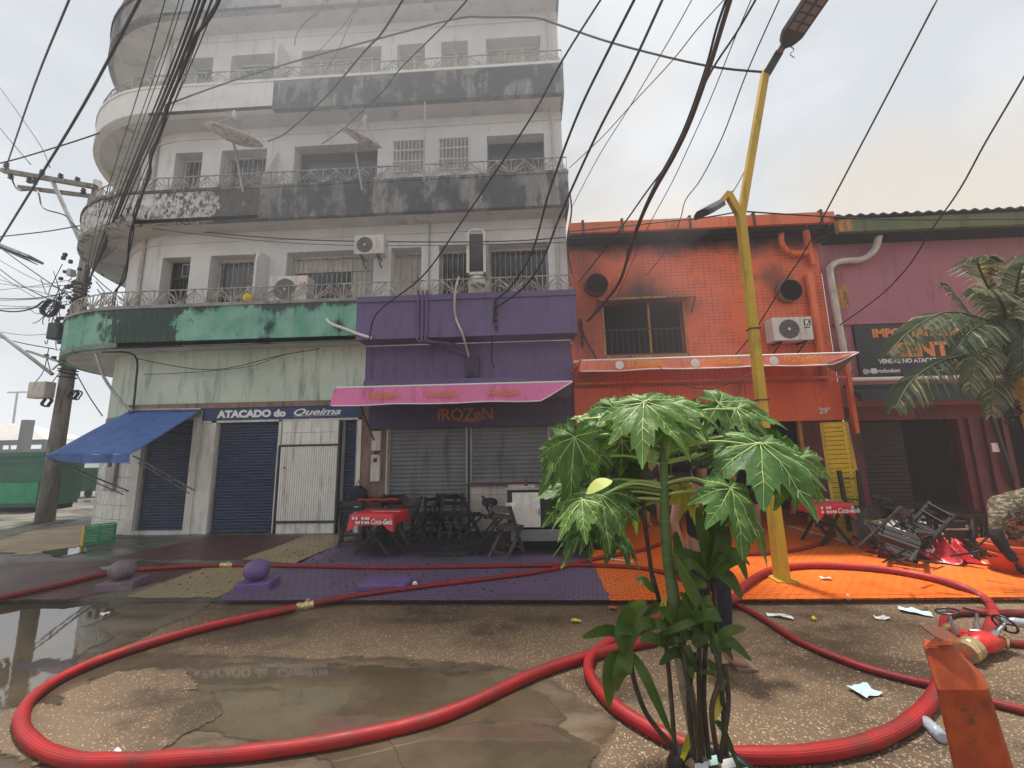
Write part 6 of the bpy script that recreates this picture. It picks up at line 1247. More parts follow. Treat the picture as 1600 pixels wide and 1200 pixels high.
# chair debris on the floor
t = thing('broken_chair', 'collapsed burnt folding chair lying flat on the purple paving', 'chair', gd(700, 868, PZ))
p = gd(700, 868, PZ)
for k_ in range(9): s = MB(); a = p+Vector((-.05+k_*.085, -.05+rnd.uniform(-.02, .02), .045)); s.bar(a, a+Vector((.12, .35, .02)), .03, .02); s.build('slat', 'wood_char', t)
s = MB(); s.bar(p+Vector((-.35, -.07, .04)), p+Vector((.35, -.1, .04)), .05, .07); s.bar(p+Vector((-.25, .25, .03)), p+Vector((.6, .3, .03)), .04, .03); s.build('frame', 'wood_char', t)
def cloth_table(px, w_, d_, h, rz, label, lab2, slog=True, drops=(.17, .22)):
    b = gd(px[0], px[1], PZ); t = thing('folding_table', label, 'table', b, R(rz)); t['_w'] = [0, 0, 0]
    MB().box(-w_/2, w_/2, -d_/2, d_/2, h-.03, h).build('tabletop', 'wood_char', t)
    for sy in (-1, 1):
        for sx_ in (-1, 1): s = MB(); s.bar((sx_*w_*.42, sy*d_*.38, 0), (-sx_*w_*.35, sy*d_*.38, h-.03), .045, .025, (0, 1, 0)); s.build('leg', 'wood_char', t)
    s = MB(); s.bar((0, -d_*.38, h*.48), (0, d_*.38, h*.48), .025, .025); s.build('stretcher', 'wood_char', t)
    c = thing('tablecloth', lab2, 'tablecloth', b+Vector((0, 0, h)), R(rz)); c['_w'] = [0, 0, 0]
    N = 40; s = MB(); per = []
    for i in range(N):
        u = i/N*4; k_ = int(u); f = u-k_; cs = [(-1, -1), (1, -1), (1, 1), (-1, 1)]; a = cs[k_]; q = cs[(k_+1) % 4]; per.append(((a[0]*(1-f)+q[0]*f)*w_/2, (a[1]*(1-f)+q[1]*f)*d_/2, min(f, 1-f)))
    vs = [(0, 0, .006)]+[(x*1.01, y*1.01, .006) for x, y, f in per]; n0 = 1
    for lv in (1, 2, 3):
        for i, (x, y, f) in enumerate(per):
            cor = max(0, 1-f*5); q = lv/3; dr = (drops[0]+cor*drops[1]*.5+.015*math.sin(i*2.3)); o_ = 1.01+.05*q+(.06*cor*q)+.015*math.sin(i*1.7)*q; vs.append((x*o_, y*o_, .006-dr*q))
    fs = [(0, 1+i, 1+(i+1) % N) for i in range(N)]+[(n0+j*N+i, n0+(j+1)*N+i, n0+(j+1)*N+(i+1) % N, n0+j*N+(i+1) % N) for j in range(3) for i in range(N)]
    s.add(vs, fs); s.build('sheet', 'cloth', c, True)
    y = -d_/2*1.075-.012
    text('Coca-Cola', .115, 'ltr_white', c, (w_*.02, y, -.14), ext=.002, shear=.3, weight=.002, sx=.75)
    s = MB()
    for qx in [-.42, -.34, -.28, -.2, -.12, -.06, .36, .42]:
        for qz in (-.05, -.115):
            if rnd.random() < .8: a = qx*w_; s.box(a, a+.035, y-.003, y, qz-.022, qz+.018)
    s.build('printed_squares', 'ltr_white', c)
    text('Coca-Cola', .12, 'ltr_white', c, (-.15, -.05, .009), ext=.001, shear=.3, rot=(0, 0, 0))
    return b
cloth_table((592, 862), .74, .62, .66, -6, 'small dark folding table under the red printed cloth near the brown pillar', 'red printed cloth on the left table by the brown pillar')
b2 = cloth_table((1291, 848), .62, .55, .68, 4, 'small dark folding table under a red cloth beside the yellow slatted panel', 'red printed cloth on the right table beside the yellow panel')
b = gd(596, 838, PZ); t = thing('folding_table', 'dark table with a rumpled red edge behind the left clothed table', 'table', b); o = MB().box(b.x-.45, b.x+.45, b.y-.25, b.y+.25, PZ+.70, PZ+.73).build('tabletop', 'wood_char', t)
for sx_ in (-1, 1): s = MB(); s.bar(b+Vector((sx_*.35, -.2, 0)), b+Vector((-sx_*.3, -.2, .7)), .04, .03, (0, 1, 0)); s.build('leg', 'wood_char', t)
s = MB(); s.tube([b+Vector((-.4+.08*i, -.27+.01*math.sin(i*2), .745+.012*math.sin(i*1.7))) for i in range(11)], .018, 6); s.build('cloth_edge', 'cloth', t)
s = MB(); s.lathe([(.02, 0), (.07, .005), (.075, .03), (.06, .032)], b2+Vector((.05, 0, .69)), 12); tag(s.build('bowl', 'ac'), 'small pale bowl on the right red table', 'bowl')
s = MB(); s.lathe([(.02, 0), (.05, .005), (.05, .05), (.01, .06)], b2+Vector((-.14, .05, .69)), 12); tag(s.build('food_packet', 'terra'), 'orange packet on the right red table', 'packet')
# black bag hanging at the narrow shutter
b = at(559, 778, 8.05); s = MB(); s.lathe([(.03, 0), (.16, .03), (.20, .14), (.17, .27), (.10, .34), (.04, .36)], (b.x, b.y, b.z-.12), 12); s.tube([(b.x-.05, b.y, b.z+.22), (b.x, b.y, b.z+.36), (b.x+.06, b.y, b.z+.2)], .01, 5); tag(s.build('black_bag', 'black_cloth', None, True), 'black bag heaped by the narrow blue shutter', 'bag')
# white cabinet
b0 = gd(800, 872, PZ); cb = thing('counter_cabinet', 'black counter with white sliding doors in front of the cream tiled sill', 'counter', (.2, 6.9, PZ))
x0 = at(800, 800, 6.75).x; x1 = at(905, 800, 6.75).x; xr = at(975, 870, 6.75).x; ztop = at(840, 765, 6.75).z
o = MB().box(x0-.08, xr, 6.80, 7.35, PZ+.36, ztop).build('body', 'black', cb); bev(o, .01)
MB().box(x0-.1, xr+.02, 6.74, 7.4, ztop, ztop+.03).build('worktop', 'steel', cb)
a = at(800, 770, 6.76); c = at(845, 824, 6.76); o = MB().box(a.x, c.x, 6.765, 6.797, c.z, a.z).build('door', 'ac', cb); bev(o, .006); s = MB(); s.box(c.x-.03, c.x-.015, 6.75, 6.764, c.z+.2, c.z+.3); s.build('handle', 'black', o)
a = at(880, 770, 6.76); c = at(975, 826, 6.76); o = MB().box(a.x, c.x, 6.765, 6.797, c.z, a.z).build('door', 'ac', cb); bev(o, .006)
MB().box(x0-.03, xr, 6.76, 6.80, PZ+.16, PZ+.34).build('skirting', 'grey_shutter', cb); MB().box(x0-.05, xr, 6.82, 7.3, PZ, PZ+.36).build('plinth', 'void', cb)
s = MB(); q = Vector((x0+.1, 7.0, ztop+.03)); s.box(q.x-.15, q.x+.3, 6.85, 7.2, q.z, q.z+.012); tag(s.build('tray', 'pvc'), 'thin pale board lying on the black counter', 'board')
for i, (px_, h, mt, lab) in enumerate(((822, .16, 'maroon', 'small maroon bottle on the black counter'), (876, .18, 'bottle', 'clear bottle on the black counter beside the papaya leaves'))):
    q = at(px_, 762, 6.95); s = MB(); s.lathe([(.03, 0), (.032, .1), (.012, .13), (.012, h), (.001, h)], (q.x, 6.95, ztop+.03), 10); tag(s.build('bottle', mt, None, True), lab, 'bottle')
q = at(797, 800, 6.55); s = MB(); vs = []
for j in range(6):
    for i in range(6): vs.append((q.x-.08+.032*i*(1-.1*j)+.01*math.sin(j*2), 6.6-.03*math.sin(i*1.4+j), q.z+.14-.05*j))
s.add(vs, [(j*6+i, j*6+i+1, j*6+i+7, j*6+i+6) for j in range(5) for i in range(5)]); tag(s.build('white_rag', 'paper', None, True), 'white rag hanging over the nearest dark chair', 'rag')
s = MB(); q = gd(762, 800, PZ); t = None
b = at(765, 786, 7.2); s = MB(); s.lathe([(.02, 0), (.13, .02), (.15, .08), (.1, .13), (.02, .14)], (b.x, 7.2, b.z-.05), 12); tag(s.build('black_hat', 'black_cloth', None, True), 'black crumpled cloth on a chair back left of the counter', 'cloth')
# yellow slatted panel leaning
yp = thing('slatted_panel', 'yellow slatted metal panel leaning on the shop pillar beside the number 29', 'panel', gd(1320, 842, PZ))
tl, tr = at(1283, 662, 7.9), at(1322, 660, 7.9); bl, br2 = at(1302, 790, 7.55), at(1348, 790, 7.55)
dl = (bl-tl); bl = tl+dl*((tl.z-PZ)/(tl.z-bl.z)); dr_ = (br2-tr); br2 = tr+dr_*((tr.z-PZ)/(tr.z-br2.z))
n_ = 24; 
for k_ in range(n_):
    u = (k_+.5)/n_; a = tl.lerp(bl, u); b = tr.lerp(br2, u); s = MB(); s.bar(a+Vector((.03, 0, 0)), b-Vector((.03, 0, 0)), .02, (tl-bl).length/n_*.82, (0, -.2, 1)); s.build('slat', 'yellow', yp)
s = MB(); s.bar(tl, bl, .05, .05); s.bar(tr, br2, .05, .05); s.bar(tl, tr, .04, .04); s.build('frame', 'yellow_post', yp)
s = MB(); s.bar(tl+Vector((0, .03, 0)), bl+Vector((0, .03, 0)), .3, .004); s.build('latch', 'dark_metal', yp) if False else None
t = thing('folded_chair', 'burnt folded chair leaning against the foot of the yellow slatted panel', 'chair', gd(1335, 845, PZ))
for a, b in (((1311, 735), (1328, 830)), ((1341, 735), (1352, 830))): s = MB(); s.bar(at(*a, 7.5), at(*b, 7.4), .06, .05); s.build('leg', 'wood_char', t)
s = MB(); s.bar(at(1320, 748, 7.5), at(1344, 748, 7.5), .03, .02); s.bar(at(1322, 780, 7.5), at(1348, 780, 7.5), .03, .02); s.build('stretcher', 'wood_ash', t)
# right pile of chairs and tables
GR = 'burnt furniture heaped on the orange paving'
t = thing('folded_table', 'folded grey slatted table leaning left of the heap', 'table', gd(1345, 850, PZ), group=GR)
a, b, c, d = at(1322, 792, 7.0), at(1374, 792, 6.95), at(1345, 846, 6.7), at(1385, 846, 6.7)
for k_ in range(7): u = (k_+.5)/7; s = MB(); s.bar(a.lerp(b, u), c.lerp(d, u), .075, .02, (0, 1, .3)); s.build('slat', 'wood_ash', t)
s = MB(); s.bar(a-Vector((.03, 0, 0)), b+Vector((.03, 0, 0)), .03, .03); s.bar(c, d, .03, .03); s.build('frame', 'wood_char', t)
t = thing('broken_table', 'tipped table top with grey slats and a reddish rim in the heap', 'table', gd(1410, 865, PZ), group=GR)
a, b, c, d = at(1352, 818, 6.5), at(1408, 800, 6.7), at(1385, 850, 6.1), at(1450, 822, 6.3)
b = at(1452, 800, 6.7); d = at(1455, 832, 6.2)
for k_ in range(12): u = (k_+.5)/12; s = MB(); s.bar(a.lerp(b, u), c.lerp(d, u)+Vector((.05, 0, -.02)), .045, .02, (0, .3, 1)); s.build('slat', 'pvc' if k_ > 5 else 'steel', t)
s = MB(); s.bar(a, b, .035, .03); s.bar(c, d, .035, .03); s.build('rim', 'ochre_trim', t)
for i, (px, rz, tl_, lab, pr) in enumerate([((1375, 868), 30, (.25, .2), 'burnt chair with bare legs at the near left of the heap', ch1), ((1405, 872), -50, (.9, .3), 'burnt chair tipped over in the middle of the heap', ch0), ((1432, 868), 80, (.15, -.3), 'burnt chair standing askew left of the crumpled red cloth', ch0), ((1445, 850), -120, (.5, .2), 'burnt chair buried behind the tipped table top', ch0), ((1530, 850), 100, (1.2, .1), 'burnt chair lying on the dark table by the bending man', ch1), ((1418, 852), 10, (-.6, .1), 'burnt chair leaning back under the tipped table top', ch1)]):
    chair(px, rz, lab, pr, tl_, group=GR)
t = thing('burnt_table', 'long charred table top resting on the heap in front of the dark doorway', 'table', gd(1500, 868, PZ), group=GR)
a, b = at(1400, 788, 6.6), at(1538, 802, 6.4)
for k_ in range(4): o_ = Vector((0, .13*k_, .012*k_)); s = MB(); s.bar(a+o_, b+o_, .10, .03, (0, .1, 1)); s.build('plank', 'wood_char', t)
s = MB(); s.bar(at(1445, 797, 6.35), at(1540, 810, 6.25), .03, .07, (0, .1, 1)); s.build('apron', 'wood_ash', t)
for p_, q_ in (((1450, 800), (1458, 880)), ((1521, 812), (1523, 887)), ((1538, 808), (1536, 870)), ((1420, 795), (1428, 865))): s = MB(); s.bar(at(*p_, 6.35), at(*q_, 6.1 if q_[1] > 880 else 6.3), .045, .045, (0, 1, 0)); s.build('leg', 'wood_char', t)
t = thing('burnt_cooker', 'black box shaped cooker with a pale handle under the charred table', 'cooker', gd(1495, 872, PZ), group=GR)
a = at(1462, 815, 6.3); b = at(1528, 885, 6.3); o = MB().box(a.x, b.x, 6.3, 6.8, PZ, a.z).build('body', 'black', t); bev(o, .01)
s = MB(); q = at(1470, 827, 6.27); r_ = at(1512, 827, 6.27); s.bar(q, r_, .02, .03, (0, 1, 0)); s.bar(q, q+Vector((0, 0, .06)), .02, .02, (0, 1, 0)); s.bar(r_, r_+Vector((0, 0, .06)), .02, .02, (0, 1, 0)); s.build('handle', 'curtain', t)
s = MB(); rq = random.Random(4)
for k_ in range(26):
    q = gd(rq.uniform(1365, 1555), rq.uniform(838, 880), PZ+rq.uniform(.02, .5)); s.bar(q, q+Vector((rq.uniform(-.3, .3), rq.uniform(-.2, .2), rq.uniform(-.05, .2))), rq.uniform(.015, .04), .015)
o = s.build('charred_sticks', 'wood_char', kind='stuff'); tag(o, 'loose charred sticks among the heaped chairs', 'debris')
# crumpled red cloth
def crumple(px, Y, w_, h, label, seed):
    rq = random.Random(seed); c = gd(*px, PZ); s = MB(); N = 14; vs = []
    for j in range(N+1):
        for i in range(N+1):
            u, v = i/N-.5, j/N-.5; z = h*max(0, 1-3.2*(u*u+v*v))*(.65+.6*math.sin(u*17+seed)*math.cos(v*13)+rq.uniform(-.12, .12))+.02; vs.append(c+Vector((u*w_*(1+.1*math.sin(v*9)), v*w_*.8+.06*math.sin(u*11), max(.015, z))))
    s.add(vs, [(j*(N+1)+i, j*(N+1)+i+1, (j+1)*(N+1)+i+1, (j+1)*(N+1)+i) for j in range(N) for i in range(N)]); t = thing('crumpled_tablecloth', label, 'tablecloth', c); s.build('sheet', 'cloth', t, True)
    s = MB()
    for k_ in range(16):
        i, j = rq.randrange(1, N-1), rq.randrange(1, N//2); a = vs[j*(N+1)+i]; b = vs[j*(N+1)+i+1]; d = vs[(j+1)*(N+1)+i]; n_ = (b-a).cross(d-a).normalized()*.006; s.quad(a+n_, a.lerp(b, .7)+n_, a.lerp(b, .7)+(d-a)*.7+n_, d.lerp(a, .3)+n_)
    s.build('printed_squares', 'ltr_white', t)
crumple((1478, 875), 6, .62, .34, 'crumpled red printed tablecloth dropped on the orange paving', 2); crumple((1390, 866), 6, .45, .08, 'flat scrap of red printed cloth under the burnt chairs', 5)
# orange bucket
c = gd(1583, 893, PZ); t = thing('bucket', 'big orange plastic bucket under the bending man at the right edge', 'bucket', c); s = MB(); s.lathe([(.17, 0), (.25, .30), (.26, .31), (.27, .34), (.265, .36), (.245, .36), (.235, .31), (.16, .02), (.001, .02)], c, 24); s.build('pail', 'terra', t, True)
s = MB(); s.lathe([(.262, .24), (.272, .25), (.262, .26)], c, 24); s.build('rim_band', 'terra', t)
# ================================================================== PEOPLE
def skin(par, name, J, E, mat, sub=2, root=0):
    me = bpy.data.meshes.new(name); w_ = Vector(par['_w']); me.from_pydata([Vector(j[:3])-w_ for j in J], E, []); o = bpy.data.objects.new(name, me); COL.objects.link(o); o.parent = par
    me.materials.append(MT[mat]); m_ = o.modifiers.new('skin', 'SKIN'); m_.use_smooth_shade = True; me.skin_vertices[0]
    for i, j in enumerate(J):
        r = j[3] if isinstance(j[3], tuple) else (j[3], j[3]); me.skin_vertices[0].data[i].radius = r; me.skin_vertices[0].data[i].use_root = (i == root)
    q = o.modifiers.new('sub', 'SUBSURF'); q.levels = sub; q.render_levels = sub; return o
def hand(par, wr, d, pn, s_=1, mat='skin'):
    wr = Vector(wr); d = Vector(d).normalized(); pn = Vector(pn).normalized(); x = d.cross(pn).normalized(); pn = x.cross(d)
    J = [(*wr, .026*s_), (*(wr+d*.05*s_), (.036*s_, .018*s_)), (*(wr+d*.085*s_), (.034*s_, .016*s_))]; E_ = [(0, 1), (1, 2)]
    for k_, (o_, L) in enumerate(((-.030, .062), (-.010, .075), (.010, .070), (.030, .054))):
        b = wr+(d*.082+x*o_)*s_; n = len(J); J += [(*(b), .0095*s_), (*(b+(d*L*.5+x*o_*.3-pn*.008)*s_), .009*s_), (*(b+(d*L+x*o_*.4-pn*.028)*s_), .0075*s_)]; E_ += [(2, n), (n, n+1), (n+1, n+2)]
    n = len(J); J += [(*(wr+(d*.035-x*.035)*s_), .012*s_), (*(wr+(d*.065-x*.062)*s_), .010*s_), (*(wr+(d*.09-x*.07-pn*.01)*s_), .008*s_)]; E_ += [(1, n), (n, n+1), (n+1, n+2)]
    return J, E_
def person(label, pelvis, head, feet, hands, facing, parts, shoes='black'):
    pass
# woman behind the plant
F1 = gd(1128, 1046, 0); pw = thing('person', 'person in black top and dark jeans behind the papaya, hand raised', 'person', F1)
x, y = F1.x-.02, F1.y+.08
J = [(x, y, .93, (.15, .10)), (x, y, 1.10, (.12, .085)), (x, y, 1.30, (.16, .095)), (x, y-.01, 1.42, (.12, .07)), (x, y-.01, 1.49, .048), (x, y-.03, 1.58, (.075, .085)), (x, y-.035, 1.67, (.07, .08)),
     (x-.17, y, 1.38, .052), (x-.24, y+.0, 1.13, .040), (x-.20, y-.05, .92, .030),
     (x+.17, y, 1.40, .052), (x+.36, y+.02, 1.28, .038), (x+.30, y-.02, 1.47, .030),
     (x-.09, y, .84, .088), (x-.10, y+.01, .48, .060), (x-.10, y+.06, .09, .038), (x-.08, y-.02, .045, .036), (x-.06, y-.13, .035, .028),
     (x+.09, y, .84, .088), (x+.10, y-.03, .48, .060), (x+.09, y-.01, .09, .038), (x+.14, y-.05, .045, .036), (x+.24, y-.08, .035, .028)]
E_ = [(0, 1), (1, 2), (2, 3), (3, 4), (4, 5), (5, 6), (3, 7), (7, 8), (8, 9), (3, 10), (10, 11), (11, 12), (0, 13), (13, 14), (14, 15), (15, 16), (16, 17), (0, 18), (18, 19), (19, 20), (20, 21), (21, 22)]
skin(pw, 'body', J, E_, 'skin')
Jh, Eh = hand(pw, J[12][:3], (-.15, -.1, 1), (0, -1, .2)); skin(pw, 'hand', Jh, Eh, 'skin'); Jh, Eh = hand(pw, J[9][:3], (.2, -.1, -1), (0, -1, 0)); skin(pw, 'hand', Jh, Eh, 'skin')
def grow(J, ids, k_): return [(j[0], j[1], j[2], (j[3][0]+k_, j[3][1]+k_) if isinstance(j[3], tuple) else j[3]+k_) for j in (J[i] for i in ids)]
ids = [0, 13, 14, 15, 18, 19, 20]; skin(pw, 'jeans', grow(J, ids, .016), [(0, 1), (1, 2), (2, 3), (0, 4), (4, 5), (5, 6)], 'denim')
ids = [0, 1, 2]; skin(pw, 'black_top', grow(J, ids, .014)+[(x-.1, y, 1.38, .05), (x+.1, y, 1.38, .05)], [(0, 1), (1, 2), (2, 3), (2, 4)], 'black_cloth')
skin(pw, 'hair', [(x, y-.055, 1.69, (.088, .085)), (x, y-.075, 1.60, (.09, .07)), (x, y-.075, 1.50, (.08, .05)), (x, y-.03, 1.735, (.09, .09)), (x-.08, y+.0, 1.62, .045), (x+.08, y+.0, 1.62, .045)], [(0, 1), (1, 2), (0, 3), (0, 4), (0, 5)], 'hair')
s = MB()
for sx_ in (-1, 1): s.box(x+sx_*.025-.012, x+sx_*.025+.012, y+.05, y+.06, 1.625, 1.635)
s.build('eyes', 'hair', pw)
s = MB(); s.lathe([(.005, 0), (.012, .006), (.008, .03)], (x, y+.065, 1.59), 6); s.build('nose', 'skin', pw, True)
for q in ((x-.07, y-.08), (x+.18, y-.06)):
    s = MB(); s.box(q[0]-.05, q[0]+.06 if q[0] < x else q[0]+.11, q[1]-.06, q[1]+.09, .003, .02); s.build('sandal', 'brown_wall', pw)
# bending man, right edge
F2 = gd(1640, 880, PZ); pm_ = thing('person', 'man in a camouflage shirt bending over the orange bucket at the right edge', 'person', F2)
x, y = F2.x, F2.y
def PT_(px_, py_, Yv): q = at(px_, py_, Yv); return (q.x, q.y, q.z)
hip = PT_(1655, 775, 5.95); c1 = PT_(1622, 782, 5.9); c2 = PT_(1590, 790, 5.85); sh = PT_(1562, 800, 5.8); nk = PT_(1556, 826, 5.7); hd = PT_(1566, 846, 5.6); s1 = PT_(1560, 806, 5.6); e1_ = PT_(1556, 838, 5.55); w1 = PT_(1588, 880, 5.45); s2_ = PT_(1566, 795, 6.1); e2_ = PT_(1590, 850, 6.05); w2 = PT_(1600, 875, 5.9)
J = [(*hip, (.15, .17)), (*c1, (.17, .19)), (*c2, (.17, .19)), (*sh, (.13, .14)), (*nk, .055), (*hd, (.085, .095)), (*s1, .075), (*e1_, .052), (*w1, .032), (*s2_, .07), (*e2_, .05), (*w2, .032), (hip[0]+.05, hip[1]-.1, .80, .10), (hip[0]+.02, hip[1]-.12, .45, .065), (hip[0]+.1, hip[1]-.1, .12, .045), (hip[0]+.05, hip[1]+.15, .80, .10), (hip[0]+.05, hip[1]+.18, .45, .065), (hip[0]+.1, hip[1]+.2, .12, .045)]
E_ = [(0, 1), (1, 2), (2, 3), (3, 4), (4, 5), (3, 6), (6, 7), (7, 8), (3, 9), (9, 10), (10, 11), (0, 12), (12, 13), (13, 14), (0, 15), (15, 16), (16, 17)]
skin(pm_, 'body', J, E_, 'skin')
skin(pm_, 'camouflage_shirt', grow(J, [0, 1, 2, 3, 6, 7, 9, 10], .02), [(0, 1), (1, 2), (2, 3), (3, 4), (4, 5), (3, 6), (6, 7)], 'camo')
skin(pm_, 'sleeve', [(*s1, .06), (*e1_, .078), (*w1, .05)], [(0, 1), (1, 2)], 'black_cloth'); skin(pm_, 'sleeve', [(*e2_, .06), (*w2, .042)], [(0, 1)], 'black_cloth')
Jh, Eh = hand(pm_, w1, (.3, 0, -1), (-1, 0, 0)); skin(pm_, 'glove', Jh, Eh, 'black'); Jh, Eh = hand(pm_, w2, (.1, 0, -1), (-1, 0, 0)); skin(pm_, 'glove', Jh, Eh, 'black')
skin(pm_, 'hair', [(hd[0]-.01, hd[1], hd[2]-.02, (.095, .10)), (hd[0]-.03, hd[1], hd[2]+.06, .07)], [(0, 1)], 'hair')
skin(pm_, 'trousers', grow(J, [0, 12, 13, 14, 15, 16, 17], .018), [(0, 1), (1, 2), (2, 3), (0, 4), (4, 5), (5, 6)], 'black_cloth')
def small_person(F, label, H_, top, bottom, shirt=True, hat=None, lean=0):
    t = thing('person', label, 'person', F); x, y, z = F; k_ = H_/1.7
    J = [(x, y, .93, (.14, .10)), (x+lean*.3, y, 1.12, (.125, .09)), (x+lean*.6, y, 1.32, (.16, .10)), (x+lean*.8, y, 1.42, (.10, .07)), (x+lean, y, 1.49, .05), (x+lean, y, 1.58, (.075, .085)), (x+lean, y, 1.66, .07), (x-.18+lean*.7, y, 1.37, .05), (x-.23+lean, y-.02, 1.12, .04), (x-.2+lean, y-.12, .92, .03), (x+.18+lean*.7, y, 1.37, .05), (x+.23+lean, y-.02, 1.12, .04), (x+.2+lean, y-.12, .95, .03), (x-.09, y, .84, .085), (x-.1, y, .48, .06), (x-.1, y+.03, .09, .04), (x-.1, y-.13, .04, .035), (x+.09, y, .84, .085), (x+.12, y, .48, .06), (x+.13, y+.03, .09, .04), (x+.15, y-.12, .04, .035)]
    J = [(a, b, z+c*k_, r) for a, b, c, r in J]
    E_ = [(0, 1), (1, 2), (2, 3), (3, 4), (4, 5), (5, 6), (3, 7), (7, 8), (8, 9), (3, 10), (10, 11), (11, 12), (0, 13), (13, 14), (14, 15), (15, 16), (0, 17), (17, 18), (18, 19), (19, 20)]
    skin(t, 'body', J, E_, 'skin', 1)
    for i_, w_ in ((9, -1), (12, 1)): Jh, Eh = hand(t, J[i_][:3], (0, -.3, -1), (0, -1, 0)); skin(t, 'hand', Jh, Eh, 'skin', 1)
    if top: skin(t, 'shirt', grow(J, [0, 1, 2, 3, 7, 8, 10, 11][:6] if False else [0, 1, 2, 7, 10], .015), [(0, 1), (1, 2), (2, 3), (2, 4)], top, 1)
    skin(t, 'shorts', grow(J, [0, 13, 14, 17, 18], .018), [(0, 1), (1, 2), (0, 3), (3, 4)], bottom, 1)
    if hat: s = MB(); s.lathe([(.19, 0), (.18, .01), (.09, .03), (.08, .10), (.02, .12)], (x+lean, y, z+1.62*k_), 14); s.build('hat', hat, t)
    else: skin(t, 'hair', [(x+lean, y+.02, z+1.68*k_, .085), (x+lean, y+.04, z+1.60*k_, .075)], [(0, 1)], 'hair', 1)
    return t
small_person(at(1022, 838, 8.9)*1.0 if False else Vector((at(1020, 800, 8.6).x, 8.6, PZ)), 'bare legged person standing in the dark red shop seen left of the papaya trunk', 1.6, 'black_cloth', 'black_cloth')
small_person(Vector((at(1188, 760, 8.0).x, 8.0, PZ)), 'person in a dusty pink shirt standing just behind the lamp post', 1.72, 'pink_cloth', 'denim')
small_person(Vector((-16.9, 15.6, PZ)), 'distant person in a straw hat between the utility pole and the tiled corner', 1.55, 'paper', 'denim', hat='curtain')
# ================================================================== LITTER
def litter(px, sz, mat, label, kind='paper', group=None):
    c = gd(px[0], px[1], (PZ+.008) if gd(px[0], px[1], 0).y > KY else .006); rq = random.Random(int(px[0])); s = MB(); N = 5; vs = []
    for j in range(N):
        for i in range(N): vs.append(c+Vector(((i/(N-1)-.5)*sz[0]+rq.uniform(-.01, .01), (j/(N-1)-.5)*sz[1]+rq.uniform(-.01, .01), rq.uniform(.003, .03))))
    s.add(vs, [(j*N+i, j*N+i+1, (j+1)*N+i+1, (j+1)*N+i) for j in range(N-1) for i in range(N-1)]); o = s.build(kind, mat); tag(o, label, 'litter', group); o.rotation_euler = (0, 0, rq.uniform(-.6, .6)); return o
litter((1430, 957), (.24, .13), 'mint', 'mint green and white paper sheet on the street under the orange paving'); litter((1378, 967), (.13, .06), 'paper', 'small white scrap left of the mint green sheet'); litter((1350, 1081), (.17, .13), 'mint', 'pale blue wrapper in the middle of the right hose loop')
litter((1218, 964), (.22, .06), 'paper', 'narrow white strip of paper right of the standing person'); litter((1580, 936), (.28, .10), 'paper', 'white papers by the kerb at the right edge'); litter((1272, 968), (.06, .04), 'yellow', 'tiny yellow wrapper on the street')
litter((163, 961), (.08, .05), 'paper', 'white scrap on the muddy patch by the puddle'); litter((176, 1181), (.06, .04), 'paper', 'white scrap just inside the big hose bend'); litter((958, 952), (.09, .05), 'terra', 'orange scrap on the street beside the kerb'); litter((1290, 905), (.12, .07), 'paper', 'crumpled pale scrap on the orange paving'); litter((900, 972), (.1, .05), 'yellow', 'yellow scrap on the street left of the hose crossing')
def ball(px, r, mat, label): c = gd(*px, PZ if gd(*px, 0).y > KY else 0); s = MB(); s.lathe([(.001, 0), (r*.7, r*.2), (r, r*.7), (r*.95, r*1.3), (r*.6, r*1.8), (.001, r*1.95)], c, 12); tag(s.build('crushed_cup', mat, None, True), label, 'litter')
ball((1325, 938), .035, 'paper', 'white plastic cup lying at the orange kerb edge'); ball((648, 917), .035, 'paper', 'white cup on the purple paving by the slim hose')
def bottle(px, rz, label): 
    c = gd(*px, .035); d = Vector((math.cos(rz), math.sin(rz), 0)); s = MB(); s.tube([c-d*.1, c-d*.095, c+d*.04, c+d*.075, c+d*.10], [.02, .035, .035, .014, .013], 12); t = thing('plastic_bottle', label, 'bottle', c); s.build('shell', 'bottle', t, True); s = MB(); s.tube([c+d*.10, c+d*.118], .016, 8); s.build('cap', 'badge_teal', t)
bottle((1455, 1135), 1.3, 'crushed clear bottle beside the thick hose near the bollard'); bottle((1593, 972), 2.6, 'clear bottle lying by the valve at the right edge')
s = MB(); s.tube([gd(1222, 858, PZ+.02), gd(1333, 842, PZ+.02)] if False else [gd(1232, 822, PZ+.02), gd(1335, 850, PZ+.02)], .014, 6); tag(s.build('stick', 'pvc'), 'thin pale rod lying on the orange paving', 'rod')
s = MB(); s.tube([gd(930, 870, PZ+.02), gd(990, 878, PZ+.02)], .012, 6); tag(s.build('stick', 'pvc'), 'short pale rod near the end of the counter', 'rod')
s = MB(); rq = random.Random(12)
for k_ in range(420):
    if k_ < 150: px_, py_ = rq.gauss(520, 55), rq.uniform(845, 882)
    elif k_ < 300: px_, py_ = rq.gauss(650, 80), rq.uniform(862, 925)
    elif k_ < 340: px_, py_ = rq.uniform(250, 420), rq.uniform(895, 930)
    else: px_, py_ = rq.uniform(960, 1500), rq.uniform(850, 925)
    c = gd(px_, py_, PZ+.004); r = rq.uniform(.006, .022) if k_ < 340 else rq.uniform(.004, .011); a = rq.uniform(0, 3)
    s.add([c+Vector((r*math.cos(a+t_)*rq.uniform(.7, 1.3), r*math.sin(a+t_)*rq.uniform(.7, 1.3), 0)) for t_ in (0, 2.1, 4.2)]+[c+Vector((0, 0, r*.8))], [(0, 1, 3), (1, 2, 3), (2, 0, 3)])
o = s.build('charcoal_bits', 'wood_char', kind='stuff'); tag(o, 'scattered charcoal crumbs on the painted paving', 'debris')
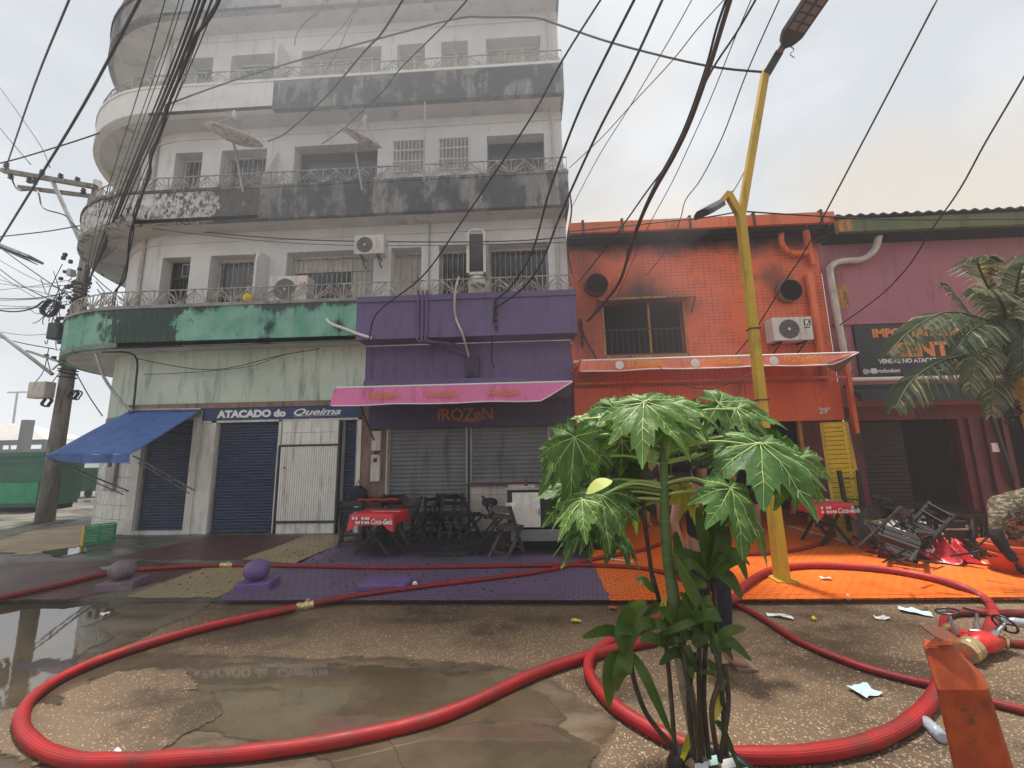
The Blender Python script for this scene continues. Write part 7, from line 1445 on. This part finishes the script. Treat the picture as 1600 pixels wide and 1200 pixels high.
# loose aggregate pebbles near the camera
s = MB(); rq = random.Random(21)
for k_ in range(6000):
    px_ = rq.uniform(250, 1640); py_ = 955+245*rq.random()**.7
    c = gd(px_, py_, 0)
    if px_ < 900 and py_ > 1036 and not (px_ < 320 and py_ < 1170): continue
    r = rq.uniform(.003, .008); a = rq.uniform(0, 6.28); 
    s.add([c+Vector((r*math.cos(a+t_)*rq.uniform(.7, 1.4), r*math.sin(a+t_)*rq.uniform(.7, 1.4), .0)) for t_ in (0, 1.57, 3.14, 4.71)]+[c+Vector((r*.2, 0, r*.45))], [(0, 1, 4), (1, 2, 4), (2, 3, 4), (3, 0, 4)])
MT['pebble'] = paint('tan_pebbles', (.40, .30, .19), (.19, .13, .08), (.1, .07, .05), .5, 22, .6, 0, streak=False, fine=90)
o = s.build('street_pebbles', 'pebble', kind='stuff'); tag(o, 'tan pebbles set in the street surface', 'gravel')
# ================================================================== HAZE (thin smoke)
g = bpy.data.materials.new('thin_smoke'); g.use_nodes = True; g.node_tree.nodes.clear(); ou = g.node_tree.nodes.new('ShaderNodeOutputMaterial'); pv = g.node_tree.nodes.new('ShaderNodeVolumePrincipled')
pv.inputs['Color'].default_value = (.90, .94, 1, 1); pv.inputs['Density'].default_value = .0035; pv.inputs['Anisotropy'].default_value = .2; g.node_tree.links.new(pv.outputs[0], ou.inputs['Volume'])
MT['haze'] = g; o = MB().box(-78, 78, -63, 93, -1.3, 24).build('haze', 'haze', kind='stuff'); o['label'] = 'thin grey smoke hanging in the street'; o['category'] = 'smoke'
def smoke(c, r, dens, col, seed, label, wob=.18):
    m_ = g.copy(); m_.name = 'drifting_smoke'; n_ = [q for q in m_.node_tree.nodes if q.type == 'PRINCIPLED_VOLUME'][0]; n_.inputs['Density'].default_value = dens; n_.inputs['Color'].default_value = (*col, 1); MT['sm%d' % seed] = m_
    bm = bmesh.new(); bmesh.ops.create_icosphere(bm, subdivisions=4, radius=1)
    from mathutils import noise as mn
    for v in bm.verts: k_ = 1+wob*mn.noise(v.co*1.7+Vector((seed*3.1, 0, 0)))*2; v.co *= k_
    s = MB(); bm.verts.index_update(); s.add([(c[0]+v.co.x*r[0], c[1]+v.co.y*r[1], c[2]+v.co.z*r[2]) for v in bm.verts], [tuple(q.index for q in f.verts) for f in bm.faces]); bm.free()
    o = s.build('smoke_cloud', 'sm%d' % seed, None, True, kind='stuff'); tag(o, label, 'smoke')
smoke((-2.2, 6.4, 9.2), (6.2, 1.9, 4.6), .050, (.90, .94, 1), 1, 'thin pale smoke drifting in front of the upper floors of the white block')
smoke((1.5, 7.2, 3.4), (2.8, 1.0, 2.2), .035, (.88, .92, 1), 2, 'thin smoke hanging before the purple and orange shopfronts')
smoke((7, 24, 11), (7, 5, 6), .055, (.80, .68, .50), 3, 'tan smoke plume rising behind the orange roof', .3)
smoke((17, 28, 9.5), (8, 5, 5), .048, (.76, .66, .52), 4, 'brownish smoke plume drifting behind the pink roof', .3)
for o in bpy.data.objects:
    if '_w' in o: del o['_w']
